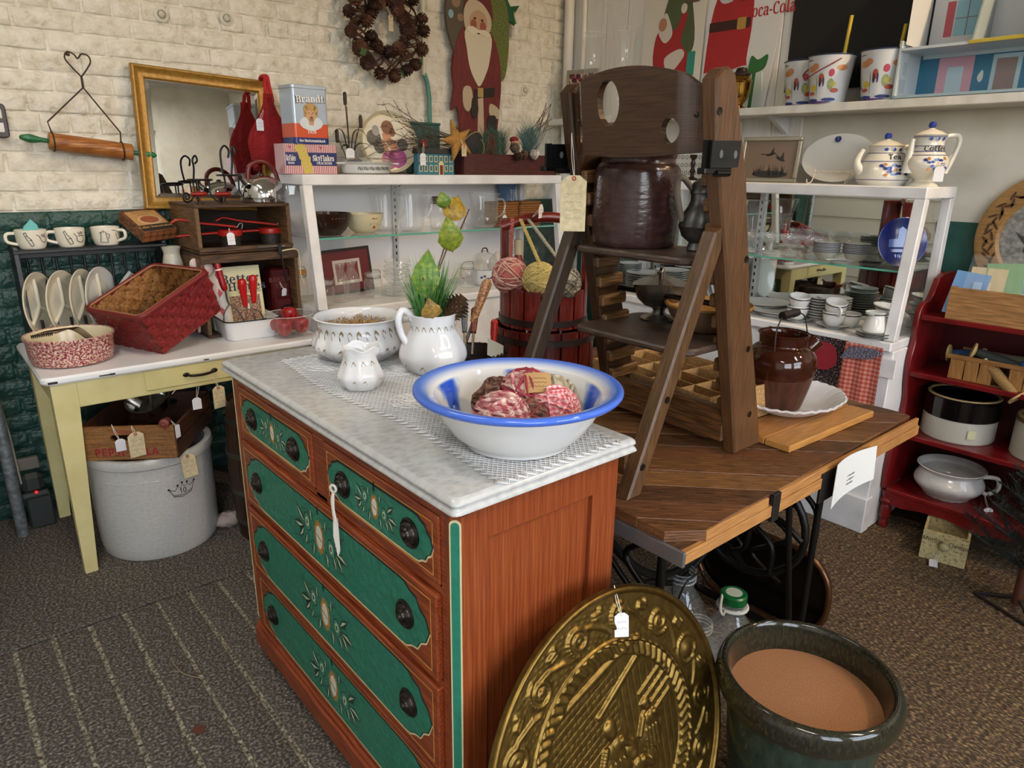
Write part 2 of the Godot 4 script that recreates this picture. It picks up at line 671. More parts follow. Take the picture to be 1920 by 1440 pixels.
func setting():
	# back wall: painted brick,cream above,green below
	var cream := nmat([[0.0,"b3ab94"],[0.25,"d3ccb9"],[0.6,"e0dacb"],[1.0,"e6e1d4"]],0.03,0.55,Vector3.ONE * 1.7,0,0.0,0.55,0.035,5,true)
	var green := nmat([[0.0,"173830"],[0.5,"1b423a"],[1.0,"224e44"]],0.03,0.42,Vector3.ONE * 2.5,0,0.0,0.5,0.035,5,true)
	var b := b0()
	b.slab(W(-2.4,1.3,-3.7),W(3.62,3.3,-3.507))
	var wb := struct("wall_back",b,cream)
	b = b0()
	b.slab(W(-2.4,-0.1,-3.7),W(3.62,1.3,-3.507))
	part(wb,"painted_dado",b,green,"dark green painted lower half")
	var shapes := {}
	var rest := [b0(),b0()]
	var count := 0
	for pas in 2:
		rng.seed = 5
		for k in 33:
			var y := 1.3 + 0.0765 * (k - 17 + 0.5)
			var x := -0.6 + (0.0 if k % 2 == 0 else 0.105)
			var header := k % 6 == 3
			while x < 3.4:
				var w := 0.098 if header else 0.2
				if x + w > 3.4:
					w = 3.4 - x
				var ch := rng.randi() % 6
				var tilt := rng.randf_range(-0.012,0.012)
				var off := rng.randf_range(-0.003,0.003)
				# the part of the wall the photograph shows bare
				var seen := x + w > 0.1 and y > 0.1 and y < 2.62 and (y > 1.38 or (x < 0.95 and y < 1.35) or (y < 1.4 and x < 0.95)) and (x < 0.9 or x > 1.3 or y > 1.8) and not (x > 0.3 and x < 0.95 and y > 0.8 and y < 1.0)
				var m: Material = cream if k >= 17 else green
				if seen and pas == 0 and count < 300 and w > 0.05:
					count += 1
					var key := [ch,header,w]
					if not shapes.has(key):
						var q := b0(); brick(q,w,0.0665,ch * 7 + (100 if header else 0))
						shapes[key] = q.mesh()
					var o := MeshInstance3D.new()
					o.name = "brick"
					o.mesh = shapes[key]; o.material_override = m
					o.position = W(x + w / 2,y,-3.5 + off); o.rotation.z = tilt
					wb.add_child(o,true)
				elif pas == 1 and w > 0.03:
					if seen and count > 0 and w > 0.05:
						count -= 1
					else:
						var q: B = rest[0 if k >= 17 else 1]
						q.t = Transform3D(Basis(Vector3.BACK,tilt),W(x + w / 2,y,-3.5 + off))
						brick(q,w,0.0665,ch * 7)
				x += w + 0.0105
	part(wb,"brick",rest[0],cream).set_meta("kind","stuff")
	part(wb,"brick",rest[1],green).set_meta("kind","stuff")
	# right wall: smooth,cream over green,white boards towards the corner
	var plaster := nmat([[0.0,"d3ccbc"],[0.5,"ded8ca"],[1.0,"e4dfd3"]],0.012,0.6,Vector3.ONE,0,0.0,0.12,0.03,4,true)
	b = b0(); b.slab(W(3.42,1.3,-3.7),W(3.62,3.3,2.7))
	var wr := struct("wall_right",b,plaster)
	b = b0(); b.slab(W(3.419,-0.1,-3.7),W(3.62,1.3,2.7))
	part(wr,"painted_dado",b,nmat([[0.0,"2d5a52"],[1.0,"38695f"]],0.02,0.45,Vector3.ONE * 1.2,0,0.0,0.1,0.03,4,true),"teal green painted lower half")
	var board := nmat([[0.0,"d6d4cc"],[0.6,"e6e4de"],[1.0,"dedbd2"]],0.02,0.5,W(1,0.4,5))
	for i in 10:
		b = b0(); b.slab(W(3.404,1.31,-3.495 + i * 0.165),W(3.42,3.2,-3.495 + i * 0.165 + 0.162),0.003)
		part(wr,"plank",b,board)
	# left wall of white clapboards and the front wall with windows,behind the camera
	b = b0(); b.slab(W(-2.4,-0.1,-3.7),W(-2.2,3.3,2.7))
	var wl := struct("wall_left",b,pm("dcdcd6",0.6))
	b = b0(); b.slab(W(-0.36,-0.1,-3.55),W(-0.27,3.2,-1.75))
	var wp := struct("wall_partition_unseen",b,pm("dcdcd6",0.6))  # out of view,placed so the case mirror reflects white clapboards
	for i in 18:
		b = b0(); b.box(W(-0.258,0.09 + i * 0.18,-2.62),W(0.016,0.178,1.74),0.004,Basis(Vector3.BACK,0.05))
		part(wp,"plank",b,pm("e4e4de",0.55))
	for i in 18:
		b = b0(); b.box(W(-2.19,0.09 + i * 0.18,-0.45),W(0.02,0.178,6.1),0.004,Basis(Vector3.BACK,-0.06))
		part(wl,"plank",b,pm("e4e4de",0.55))
	b = b0()
	b.slab(W(-2.4,-0.1,2.5),W(3.62,0.8,2.7)); b.slab(W(-2.4,2.7,2.5),W(3.62,3.3,2.7))
	b.slab(W(-2.4,0.8,2.5),W(-1.7,2.7,2.7)); b.slab(W(0.1,0.8,2.5),W(0.7,2.7,2.7)); b.slab(W(2.5,0.8,2.5),W(3.62,2.7,2.7))
	struct("wall_front",b,plaster)
	for i in 2:  # windows out of view,placed to let sky light in from behind
		var x0 := -1.7 if i == 0 else 0.7
		b = b0()
		for q in [[0.03,1.75],[1.77,1.75]]:
			b.slab(W(x0 + q[0] - 0.03,0.8,2.56),W(x0 + q[0] + 0.03,2.7,2.62))
		for y in [0.83,1.75,2.67]:
			b.slab(W(x0,y - 0.03,2.56),W(x0 + 1.8,y + 0.03,2.62))
		b.slab(W(x0 + 0.88,0.8,2.57),W(x0 + 0.92,2.7,2.61))
		var wi := struct("window_%d" % (i + 1),b,pm("e6e4dc",0.5))
		b = b0(); b.poly([W(x0,0.8,2.59),W(x0 + 1.8,0.8,2.59),W(x0 + 1.8,2.7,2.59),W(x0,2.7,2.59)],Vector3.FORWARD)
		part(wi,"pane",b,glass())
	b = b0(); b.slab(W(-2.4,3.2,-3.7),W(3.62,3.4,2.7))
	struct("ceiling",b,pm("c9c5ba",0.8))
	# floor: worn concrete scored into strips,lint in the joints
	var conc := nmat([[0.0,"28231f"],[0.4,"453f39"],[0.58,"5c554d"],[0.75,"837a6c"],[1.0,"a39a86"]],0.06,0.85,Vector3.ONE * 5.3,0,0.0,0.35,0.06,5,true)
	var brown := nmat([[0.0,"221912"],[0.4,"413223"],[0.58,"5f4b34"],[0.75,"8a7350"],[1.0,"b09a70"]],0.06,0.8,W(6.5,5,3.5),0,0.0,0.35,0.06,5,true)  # same concrete browned: warm light on the right put into the colour
	var lint := nmat([[0.2,"4a443a"],[0.5,"8a826e"],[0.8,"b5ad97"]],0.08,0.95,Vector3.ONE * 3.0,0,0.0,0.8,0.07,4,true)
	b = b0(); b.slab(W(-2.4,-0.2,-3.7),W(3.62,-0.009,2.7))
	var fl := struct("floor",b,lint)
	b = b0(); b.slab(W(-2.4,-0.1,-3.55),W(1.3,0.0,-2.462),0.004)
	part(fl,"slab",b,conc)
	b = b0(); b.slab(W(-2.4,-0.1,-2.455),W(-0.305,0.0,2.6),0.004)
	part(fl,"slab",b,conc)
	var x := -0.3
	while x < 3.4:
		var w := 0.106
		var c: Material = conc if x < 1.0 else brown  # browner right-hand strips carry the warm light in their colour
		var gap := 0.011 if x < 1.0 else 0.003
		b = b0()
		var n := 14
		var rows := [PackedVector3Array(),PackedVector3Array(),PackedVector3Array(),PackedVector3Array()]
		var z0 := -2.45 if x < 1.2 else -3.5
		for i in n + 1:
			var z := lerpf(z0,2.6,float(i) / n)
			var j0 := rng.randf_range(-0.002,0.002); var j1 := rng.randf_range(-0.002,0.002)
			rows[0].append(W(x + j0,-0.02,z)); rows[1].append(W(x + 0.003 + j0,rng.randf_range(-0.0015,0.0),z))
			rows[2].append(W(x + w - gap - 0.003 + j1,rng.randf_range(-0.0015,0.0),z)); rows[3].append(W(x + w - gap + j1,-0.02,z))
		b.grid(rows,false,true)
		part(fl,"paving_strip",b,c)
		x += w

func fixtures():
	# grey conduit standing in the left corner,with its wiring box
	var gv := nmat([[0.2,"6d7378"],[0.8,"9aa0a4"]],0.05,0.4,Vector3.ONE * 2.0,0,0.5)
	var o := thing("conduit","grey steel conduit standing on the floor by the green brick wall","pipe",W(0.135,0,-3.3))
	var b := bw(); b.tube([W(0.135,0.0,-3.3),W(0.135,0.5,-3.3),W(0.1,1.25,-3.3),W(0.04,1.6,-3.3)],0.022,14)
	part(o,"pipe",b,gv)
	b = bw(); b.tube([W(0.165,0.22,-3.32),W(0.16,0.45,-3.33),W(0.12,1.0,-3.35),W(0.06,1.5,-3.35)],0.005,6)
	part(o,"cable",b,pm("8d8678",0.6))
	o = thing("outlet_box","small dark electrical box with a glowing red light beside the conduit","electrical box",W(0.215,0,-3.36))
	b = bw(); b.box(W(0.215,0.075,-3.36),W(0.09,0.15,0.06),0.006); b.box(W(0.205,0.2,-3.36),W(0.08,0.09,0.05),0.02); b.tube([W(0.16,0.15,-3.34),W(0.25,0.15,-3.34)],0.016,10)
	part(o,"body",b,pm("2c302f",0.6))
	b = bw(); b.box(W(0.2,0.285,-3.37),W(0.085,0.05,0.03),0.004)
	part(o,"cover_plate",b,pm("6b655a",0.6))
	b = bw(); b.ball(W(0.21,0.165,-3.328),Vector3.ONE * 0.007,10,6)
	var lm := StandardMaterial3D.new(); lm.albedo_color = Color("ff4040"); lm.emission_enabled = true; lm.emission = Color(1,0.1,0.12); lm.emission_energy_multiplier = 2.0
	part(o,"indicator_lamp",b,lm)
	# teal conduit dropping behind the twigs
	o = thing("wall_pipe","thin conduit on the brick wall between wreath and bearded figure, painted cream then teal","pipe",W(2.32,1.5,-3.47))
	b = bw(); b.tube([W(2.30,1.97,-3.47),W(2.30,3.2,-3.47)],0.012,12)
	part(o,"cream_length",b,pm("d4ceba",0.5),"cream painted upper length")
	b = bw(); b.tube([W(2.33,1.5,-3.47),W(2.33,1.86,-3.47),W(2.32,1.93,-3.47),W(2.30,1.98,-3.47)],0.0125,12)
	part(o,"teal_length",b,pm("4d8379",0.5),"teal painted lower length")
	# white standpipes in the room corner
	for q in [[3.36,-3.44,0.03,"thicker white standpipe in the room corner behind the wooden chair"],[3.40,-3.35,0.016,"thinner white standpipe beside the thicker one in the corner"]]:
		b = b0(); b.tube([W(0,0,0),W(0,3.2,0)],q[2],14)
		one("standpipe",b,pm("dcd9d0",0.45),q[3],"pipe",W(q[0],0,q[1]),0.0,"corner standpipes")
	# bolts and ironwork on the brick
	for q in [[0.99,2.10,"round bolt head in the brick wall nearest the mirror's top left corner"],[1.265,2.12,"round bolt head in the brick wall left of the black iron bracket"],[3.05,1.95,"round bolt head in the brick wall right of the bearded figure"]]:
		o = thing("wall_bolt",q[2],"bolt",W(q[0],q[1],-3.497))
		b = b0(); b.lathe([V(0,0),V(0.03,0.0),V(0.03,0.004),V(0.018,0.007)],20,Vector3.ZERO,null,Basis(Vector3.RIGHT,PI / 2))
		part(o,"washer",b,pm("d0cab8",0.6))
		b = b0(); b.ball(W(0,0,0.008),W(0.014,0.014,0.01),12,8)
		part(o,"bolt_head",b,pm("c6c0ae",0.6))
	o = thing("iron_bracket","small black iron bracket at the top of the brick wall left of the wreath","bracket",W(1.62,2.33,-3.49))
	b = b0(); b.box(W(0,0,0.02),W(0.085,0.035,0.04),0.006); b.box(W(0,0.03,0.008),W(0.05,0.06,0.012),0.003)
	part(o,"body",b,pm("1a1a1a",0.5))
	o = thing("wall_hook","thin bent black hook in the brick wall above the tall tin","hook",W(1.52,2.3,-3.49))
	b = b0(); b.tube(curve3([W(0.03,0.04,0),W(-0.04,0.045,0.01),W(-0.05,0.0,0.01),W(-0.045,-0.05,0.005)],5),0.004,6)
	part(o,"rod",b,pm("232220",0.5))
	# electric meter switch at the very left
	o = thing("wall_switch","dark oblong switch with a white centre at the left edge of the brick wall","switch",W(0.34,1.645,-3.49))
	b = b0(); b.prism(rrect(0.06,0.125,0.014),0,0.03,Transform3D(),0.004)
	part(o,"housing",b,pm("3a2d2a",0.4))
	b = b0(); b.box(W(0,0.025,0.032),W(0.03,0.035,0.006),0.002); b.box(W(0,-0.025,0.032),W(0.03,0.035,0.006),0.002)
	part(o,"rocker",b,pm("d9d6d0",0.4))
	# goods out of view behind the camera,placed for the gilt mirror to reflect
	o = thing("cupboard","tall brown panelled cupboard behind the camera, seen in the gilt mirror","cupboard",W(3.05,0,2.2))
	b = b0(); b.slab(W(-0.4,0,-0.2),W(0.34,2.0,0.2),0.005)
	part(o,"body",b,pm("8a5a2c",0.5))
	for q in [[-0.37,0.1],[0.0,0.1],[-0.37,1.05],[0.0,1.05]]:
		b = b0(); b.slab(W(q[0],q[1],-0.215),W(q[0] + 0.32,q[1] + 0.85,-0.2),0.006)
		part(o,"door",b,pm("9c6a36",0.45) if q[1] > 1.0 else pm("6d4020",0.45))
	o = thing("floor_fan","round grey floor fan behind the camera, seen in the gilt mirror","fan",W(2.3,0,1.6))
	b = b0(); b.lathe([V(0,0.03),V(0.07,0.03),V(0.12,0.02),V(0.19,0.03),V(0.2,0),V(0.19,-0.03),V(0.12,-0.02),V(0.07,-0.03),V(0,-0.03)],32,W(0,1.62,0),null,Basis(Vector3.RIGHT,PI / 2))
	part(o,"cage",b,pm("8f928a",0.4,0.3))
	b = b0(); b.tube([W(0,0.02,0),W(0,1.42,0)],0.02,10); b.lathe([V(0,0),V(0.2,0),V(0.18,0.03),V(0,0.04)],24)
	part(o,"stand",b,pm("9a9a98",0.3,0.6))
	o = thing("milk_can","tall dark milk can on a green stand behind the camera, seen in the gilt mirror","milk can",W(2.15,0.9,1.25))
	b = b0(); b.lathe(wall([V(0.12,0),V(0.13,0.03),V(0.13,0.4),V(0.08,0.5),V(0.09,0.58)],0.005,3),28)
	part(o,"body",b,pm("1c1e1f",0.3,0.5))
	o = thing("plant_stand","dark green stand under the milk can behind the camera","stand",W(2.15,0,1.25))
	b = b0(); b.box(W(0,0.88,0),W(0.4,0.04,0.4),0.005)
	for s in [-0.17,0.17]:
		b.box(W(s,0.43,-0.17),W(0.04,0.86,0.04)); b.box(W(s,0.43,0.17),W(0.04,0.86,0.04))
	part(o,"frame",b,pm("2c4a38",0.5))

func slant_case(o: Node3D,xf: Transform3D,len: float,top: float,low: float,dep_t: float,dep_b: float,glass_y: float,glass_d: float,mirror: bool):
	# local axes of xf: x along the front,y up,z towards the shopper; the back stands at z = 0
	var paint := nmat([[0.0,"cfcfcd"],[0.5,"e2e2e2"],[1.0,"eeeeee"]],0.015,0.35,Vector3.ONE * 1.2)
	var b := b0(); b.t = xf
	b.slab(W(0,top - 0.045,0),W(len,top,dep_t),0.004)
	part(o,"top",b,paint)
	b = b0(); b.t = xf
	b.slab(W(0.002,low - 0.04,0),W(len - 0.002,low,dep_b + 0.012),0.006)
	part(o,"case_floor",b,paint)
	for x in [0.022,len - 0.022]:
		b = b0(); b.t = xf
		var d := W(0,top - 0.045 - low,dep_t - dep_b).normalized()
		b.box(W(x,(top - 0.045 + low) / 2,(dep_t + dep_b) / 2 - 0.022),W(0.044,(top - 0.045 - low) / d.y,0.04),0.003,Basis(Vector3.RIGHT,d,Vector3.RIGHT.cross(d)))
		part(o,"front_post",b,paint)
		b = b0(); b.t = xf
		b.slab(W(x - 0.018,low,0.0),W(x + 0.018,top - 0.045,0.036),0.003)
		part(o,"rear_post",b,paint)
		b = b0(); b.t = xf
		b.poly([W(x,low,0.04),W(x,low,dep_b - 0.03),W(x,top - 0.05,dep_t - 0.03),W(x,top - 0.05,0.04)],Vector3.RIGHT)
		part(o,"side_pane",b,glass("eef6f2",0.04))
	b = b0(); b.t = xf
	b.slab(W(0.01,low,-0.02),W(len - 0.01,top - 0.02,0.0))
	var back := part(o,"back_panel",b,pm("e6e6e6",0.5))
	if mirror:
		b = b0(); b.t = xf; b.slab(W(0.04,low + 0.01,0.001),W(len - 0.04,top - 0.05,0.004))
		part(o,"mirror",b,pm("dfe6e4",0.02,1.0),"mirror glass lining the back of the case")
	for x in ([len * 0.47,0.12] if mirror else [len * 0.42,len - 0.1]):
		b = b0(); b.t = xf
		b.slab(W(x - 0.014,low,0.004),W(x + 0.014,top - 0.05,0.018))
		var s := part(o,"shelf_standard",b,pm("c9ccce",0.35,0.6),"slotted metal shelf standard")
		b = b0(); b.t = xf
		for k in 14:
			var y := low + 0.03 + k * (top - low - 0.1) / 14.0
			b.slab(W(x - 0.004,y,0.017),W(x + 0.004,y + 0.016,0.0188))
		part(s,"slots",b,pm("151515",0.8)).set_meta("kind","stuff")
		b = b0(); b.t = xf
		b.prism(PackedVector2Array([V(0.018,glass_y - 0.045),V(0.018,glass_y - 0.009),V(glass_d - 0.05,glass_y - 0.009),V(glass_d - 0.05,glass_y - 0.014)]),-0.003,0.003,Transform3D(Basis(Vector3.BACK,Vector3.UP,Vector3.LEFT),W(x,0,0)))
		part(o,"shelf_bracket",b,pm("2c2c2c",0.5))
	b = b0(); b.t = xf
	b.slab(W(0.03,glass_y - 0.008,0.012),W(len - 0.03,glass_y,glass_d - 0.006))
	var g := part(o,"glass_shelf",b,glass("d8f0e8",0.08),"clear glass shelf")
	b = b0(); b.t = xf
	b.slab(W(0.03,glass_y - 0.008,glass_d - 0.006),W(len - 0.03,glass_y,glass_d),0.001)
	part(g,"glass_edge",b,pm("5fae98",0.12),"green polished glass edge")

func furniture():
	dresser()
	left_table()
	work_table()
	chair()
	var o := thing("display_case","long white slant-front display case along the brick wall, tins and twigs on top","display case",W(1.327,0,-3.3))
	var paint := nmat([[0.0,"cfcfcd"],[0.5,"e2e2e2"],[1.0,"eeeeee"]],0.015,0.35,Vector3.ONE * 1.2)
	slant_case(o,Transform3D(),1.54,1.457,0.875,0.345,0.42,1.187,0.36,false)
	var b := b0(); b.slab(W(0.0,0,0.0),W(1.54,0.835,0.41),0.004)
	part(o,"base",b,paint)
	o = thing("display_case","white slant-front display case with a mirrored back, teapot and coffee pot on top","display case",W(3.27,0,-1.075))
	var xf := Transform3D(Basis(W(0,0,1),Vector3.UP,W(-1,0,0)),W(0,0,-1.6))
	slant_case(o,xf,1.6,1.445,0.85,0.305,0.365,1.125,0.31,true)
	b = b0(); b.t = xf
	b.slab(W(0.0,0.0,0.0),W(1.6,0.81,0.345),0.004)
	part(o,"base",b,paint)
	for k in 3:
		b = b0(); b.t = xf
		b.slab(W(0.06 + k * 0.52,0.2,0.345),W(0.14 + k * 0.52,0.78,0.357),0.002)
		b.slab(W(0.14 + k * 0.52,0.7,0.345),W(0.58 + k * 0.52,0.78,0.357),0.002)
		part(o,"panel_frame",b,paint)
	b = b0(); b.t = xf; b.slab(W(0,0.0,0.3),W(1.604,0.16,0.36),0.003)
	part(o,"plinth",b,paint)
	# wall shelf
	o = thing("wall_shelf","long white painted plank shelf high on the right wall carrying pails and lamps","shelf",W(3.29,1.748,-1.9))
	b = bw(); b.slab(W(3.17,1.748,-3.4),W(3.404,1.783,-0.3),0.003)
	part(o,"board",b,nmat([[0.0,"c9c5b8"],[0.6,"e3dfd4"],[1.0,"d9d4c6"]],0.02,0.45,W(1,1,1.4)))
	for z in [-1.93,-3.0]:
		b = bw(); b.prism(PackedVector2Array([V(3.23,1.748),V(3.404,1.748),V(3.404,1.67)]),z - 0.012,z + 0.012)
		part(o,"bracket",b,paint)
	hutch()

func dresser():
	var o := thing("chest_of_drawers","painted Victorian chest with marble top, orange comb-grained wood and green floral drawer panels","chest of drawers",W(0.845,0,-1.425))
	var grain_v := nmat([[0.0,"6c3016"],[0.45,"7c3a1b"],[0.6,"854220"],[1.0,"924e28"]],0.05,0.34,W(13,0.25,13),0,0.0,0.1,0.04)
	var grain_h := nmat([[0.0,"5c2312"],[0.45,"7c3519"],[0.62,"8e4220"],[1.0,"a1552c"]],0.04,0.34,W(14,14,0.6),0,0.0,0.1,0.04)
	var green := nmat([[0.0,"236b57"],[0.5,"27735d"],[1.0,"2c7b65"]],0.06,0.36,Vector3.ONE * 2.5,0,0.0,0.15,0.05)
	var dark := pm("2a1008",0.6)
	var cream := pm("cdbf93",0.5)
	var gold := pm("c9923f",0.45)
	# marble
	var marble := nmat([[0.0,"a3a4a3"],[0.35,"b4b5b3"],[0.6,"bdbebc"],[1.0,"c4c5c3"]],0.03,0.16,W(3.5,3.5,5.0),0,0.0,0.03,0.03,5)
	var b := bw()
	var ring := []
	for q in [[0.0,0.935],[0.002,0.935],[0.006,0.938],[0.003,0.944],[-0.002,0.948],[0.004,0.953],[0.003,0.958],[-0.002,0.963],[-0.008,0.965]]:
		var row := PackedVector3Array()
		var rr := rrect(0.465 + 2 * q[0],1.135 + 2 * q[0],0.014,3)
		for i in rr.size() + 1:
			var p := rr[(rr.size() - i) % rr.size()]
			row.append(W(0.845 + p.x,q[1],-1.43 + p.y))
		ring.append(row)
	b.grid(ring,true)
	var tops := []
	for p in rrect(0.449,1.119,0.012,3):
		tops.append(W(0.845 + p.x,0.965,-1.43 + p.y))
	b.poly(tops,Vector3.UP)
	part(o,"marble_top",b,marble,"white marble slab with soft grey veins and a moulded edge")
	# carcass: frame of the side with a sunk panel
	b = bw()
	b.slab(W(0.64,0.1,-1.962),W(1.05,0.935,-0.897))
	for q in [[0.632,0.1,0.702,0.934],[0.978,0.1,1.052,0.934],[0.702,0.855,0.978,0.934],[0.702,0.1,0.978,0.2]]:
		b.slab(W(q[0],q[1],-0.9),W(q[2],q[3],-0.885),0.0015)
	part(o,"carcass",b,grain_v)
	for s in [-1.0,1.0]:                                   # chamfered green corner posts
		b = bw()
		var z = -1.425 + s * 0.527
		b.prism(PackedVector2Array([V(0,0),V(0.03,0),V(0.03,0.03),V(0.012,0.03),V(0,0.015)]),0.14,0.92,Transform3D(Basis(Vector3.RIGHT,Vector3.BACK * s,Vector3.DOWN * s),W(0.625,0 if s < 0 else 1.06,z - s * 0.012)))
		part(o,"corner_post",b,grain_v)
	for s in [-1.0,1.0]:
		var z = -1.425 + s * 0.527
		b = bw()
		var xf := face(W(0.6305,0.52,z + s * 0.0112),W(-0.7,0,-s).normalized().cross(Vector3.UP) * 1.0,Vector3.UP)
		xf = Transform3D(Basis(Vector3.UP.cross(W(-0.78,0,s * 0.62)).normalized(),Vector3.UP,W(-0.78,0,s * 0.62).normalized()),W(0.631,0.52,z + s * 0.0105))
		b.prism(rrect(0.022,0.79,0.011,5),0.0,0.0016,xf)
		part(o,"corner_stripe",b,cream,"cream edge of the green corner stripe")
		b = bw(); b.prism(rrect(0.016,0.78,0.008,5),0.0,0.0026,xf)
		part(o,"corner_stripe",b,green,"green painted corner stripe")
	b = bw()                                                # face frame
	b.slab(W(0.626,0.1,-1.945),W(0.645,0.934,-1.922),0.001); b.slab(W(0.626,0.1,-0.925),W(0.645,0.934,-0.908),0.001)
	b.slab(W(0.626,0.907,-1.922),W(0.645,0.934,-0.925),0.001)
	b.slab(W(0.626,0.75,-1.442),W(0.645,0.907,-1.388),0.001)
	for y in [0.7545,0.545,0.324]:
		b.slab(W(0.626,y - 0.007,-1.922),W(0.645,y + 0.007,-0.925),0.001)
	part(o,"face_frame",b,grain_h)
	b = bw(); b.slab(W(0.612,0.03,-1.965),W(1.055,0.1,-0.882),0.006); b.slab(W(0.618,0.1,-1.965),W(1.054,0.115,-0.884),0.006)
	part(o,"plinth",b,grain_h)
	for z in [-1.93,-0.93]:
		for x in [0.66,1.01]:
			b = bw(); b.lathe([V(0,0),V(0.02,0.0),V(0.03,0.008),V(0.034,0.02),V(0.022,0.032),V(0,0.034)],20,W(x,0,z))
			part(o,"foot",b,grain_h)
	# drawers
	var rows := [[-1.918,-1.446,0.7645,0.905,0.0,1],[-1.384,-0.928,0.7645,0.905,0.0,1],[-1.915,-0.93,0.555,0.745,0.007,2],[-1.915,-0.93,0.334,0.537,0.007,2],[-1.915,-0.93,0.12,0.315,0.0,2]]
	for d in rows:
		var w: float = d[1] - d[0]; var h: float = d[3] - d[2]
		var c := W(0.6225 - d[4],(d[2] + d[3]) / 2,(d[0] + d[1]) / 2)
		var xf := Transform3D(Basis(Vector3.BACK,Vector3.UP,Vector3.LEFT),c)    # x right along the front,z out
		b = bw(); b.box(c + W(0.15,0,0),W(0.3,h,w),0.003)
		var dr := part(o,"drawer",b,grain_h)
		# gold lines
		b = bw()
		for k in [[w / 2 - 0.018,h / 2 - 0.016,0.0016]]:
			for s in [-1.0,1.0]:
				b.prism(PackedVector2Array([V(-k[0],s * k[1] - k[2]),V(k[0],s * k[1] - k[2]),V(k[0],s * k[1]),V(-k[0],s * k[1])]),0,0.0005,xf)
				b.prism(PackedVector2Array([V(s * k[0] - k[2],-k[1]),V(s * k[0],-k[1]),V(s * k[0],k[1]),V(s * k[0] - k[2],k[1])]),0,0.0005,xf)
		part(dr,"gold_line",b,gold).set_meta("kind","stuff")
		# the cartouche: long green field with cusped ends
		var a := w / 2 - (0.026 if d[5] == 2 else 0.02)
		var q := h / 2 - (0.022 if d[5] == 2 else 0.024)
		var e := 0.105 if d[5] == 2 else 0.06
		var quarter := [V(a,0.0),V(a - e * 0.12,q * 0.36),V(a - e * 0.3,q * 0.5),V(a - e * 0.42,q * 0.76),V(a - e * 0.62,q * 0.82),V(a - e * 0.8,q * 0.97),V(a - e,q)]
		var pts := []
		for p in quarter: pts.append(p)
		for i in range(6,-1,-1): pts.append(V(-quarter[i].x,quarter[i].y))
		for i in range(1,7): pts.append(V(-quarter[i].x,-quarter[i].y))
		for i in range(6,0,-1): pts.append(V(quarter[i].x,-quarter[i].y))
		var cart := PackedVector2Array(pts)
		if Geometry2D.is_polygon_clockwise(cart): cart.reverse()
		var big: PackedVector2Array = Geometry2D.offset_polygon(cart,0.0035,Geometry2D.JOIN_ROUND)[0]
		b = bw(); b.prism(shift(big,V(0.0012,-0.0022)),0.0,0.0006,xf)
		part(dr,"cartouche_edge",b,cream)
		b = bw(); b.prism(shift(big,V(0.0005,0.0022)),0.0,0.0008,xf)
		part(dr,"cartouche_outline",b,pm("14231d",0.5))
		b = bw(); b.prism(cart,0.0,0.0011,xf)
		part(dr,"cartouche",b,green,"green painted field")
		flowers(dr,xf,1.0 if d[5] == 2 else 0.62)
		# pulls
		var kx := (a - e * 0.42) if d[5] == 2 else a - 0.065
		for s in [-1.0,1.0]:
			var kk := 0.385 if d[5] == 2 else 0.135
			knob(dr,W(c.x - 0.001,c.y + 0.0,c.z + s * kk))
		b = bw(); b.prism(PackedVector2Array([V(-0.003,0.0),V(0.003,0.0),V(0.004,0.016),V(0,0.021),V(-0.004,0.016)]),0,0.0016,Transform3D(xf.basis,c + W(0,h * 0.5 - 0.035,0)))
		part(dr,"keyhole",b,pm("0d0d0d",0.6))

func knob(parent: Node,at: Vector3):
	var b := bw()
	b.lathe([V(0.031,0),V(0.031,0.003),V(0.028,0.006),V(0.024,0.004),V(0.023,0.007),V(0.019,0.012),V(0.015,0.011),V(0.013,0.015),V(0.009,0.0155),V(0.008,0.014),V(0.005,0.019),V(0,0.0195)],30,at,null,Basis(Vector3.BACK,PI / 2))
	part(parent,"knob",b,nmat([[0.2,"1a1512"],[0.8,"3b322c"]],0.06,0.3,Vector3.ONE * 4,0,0.55),"dark ringed metal pull")

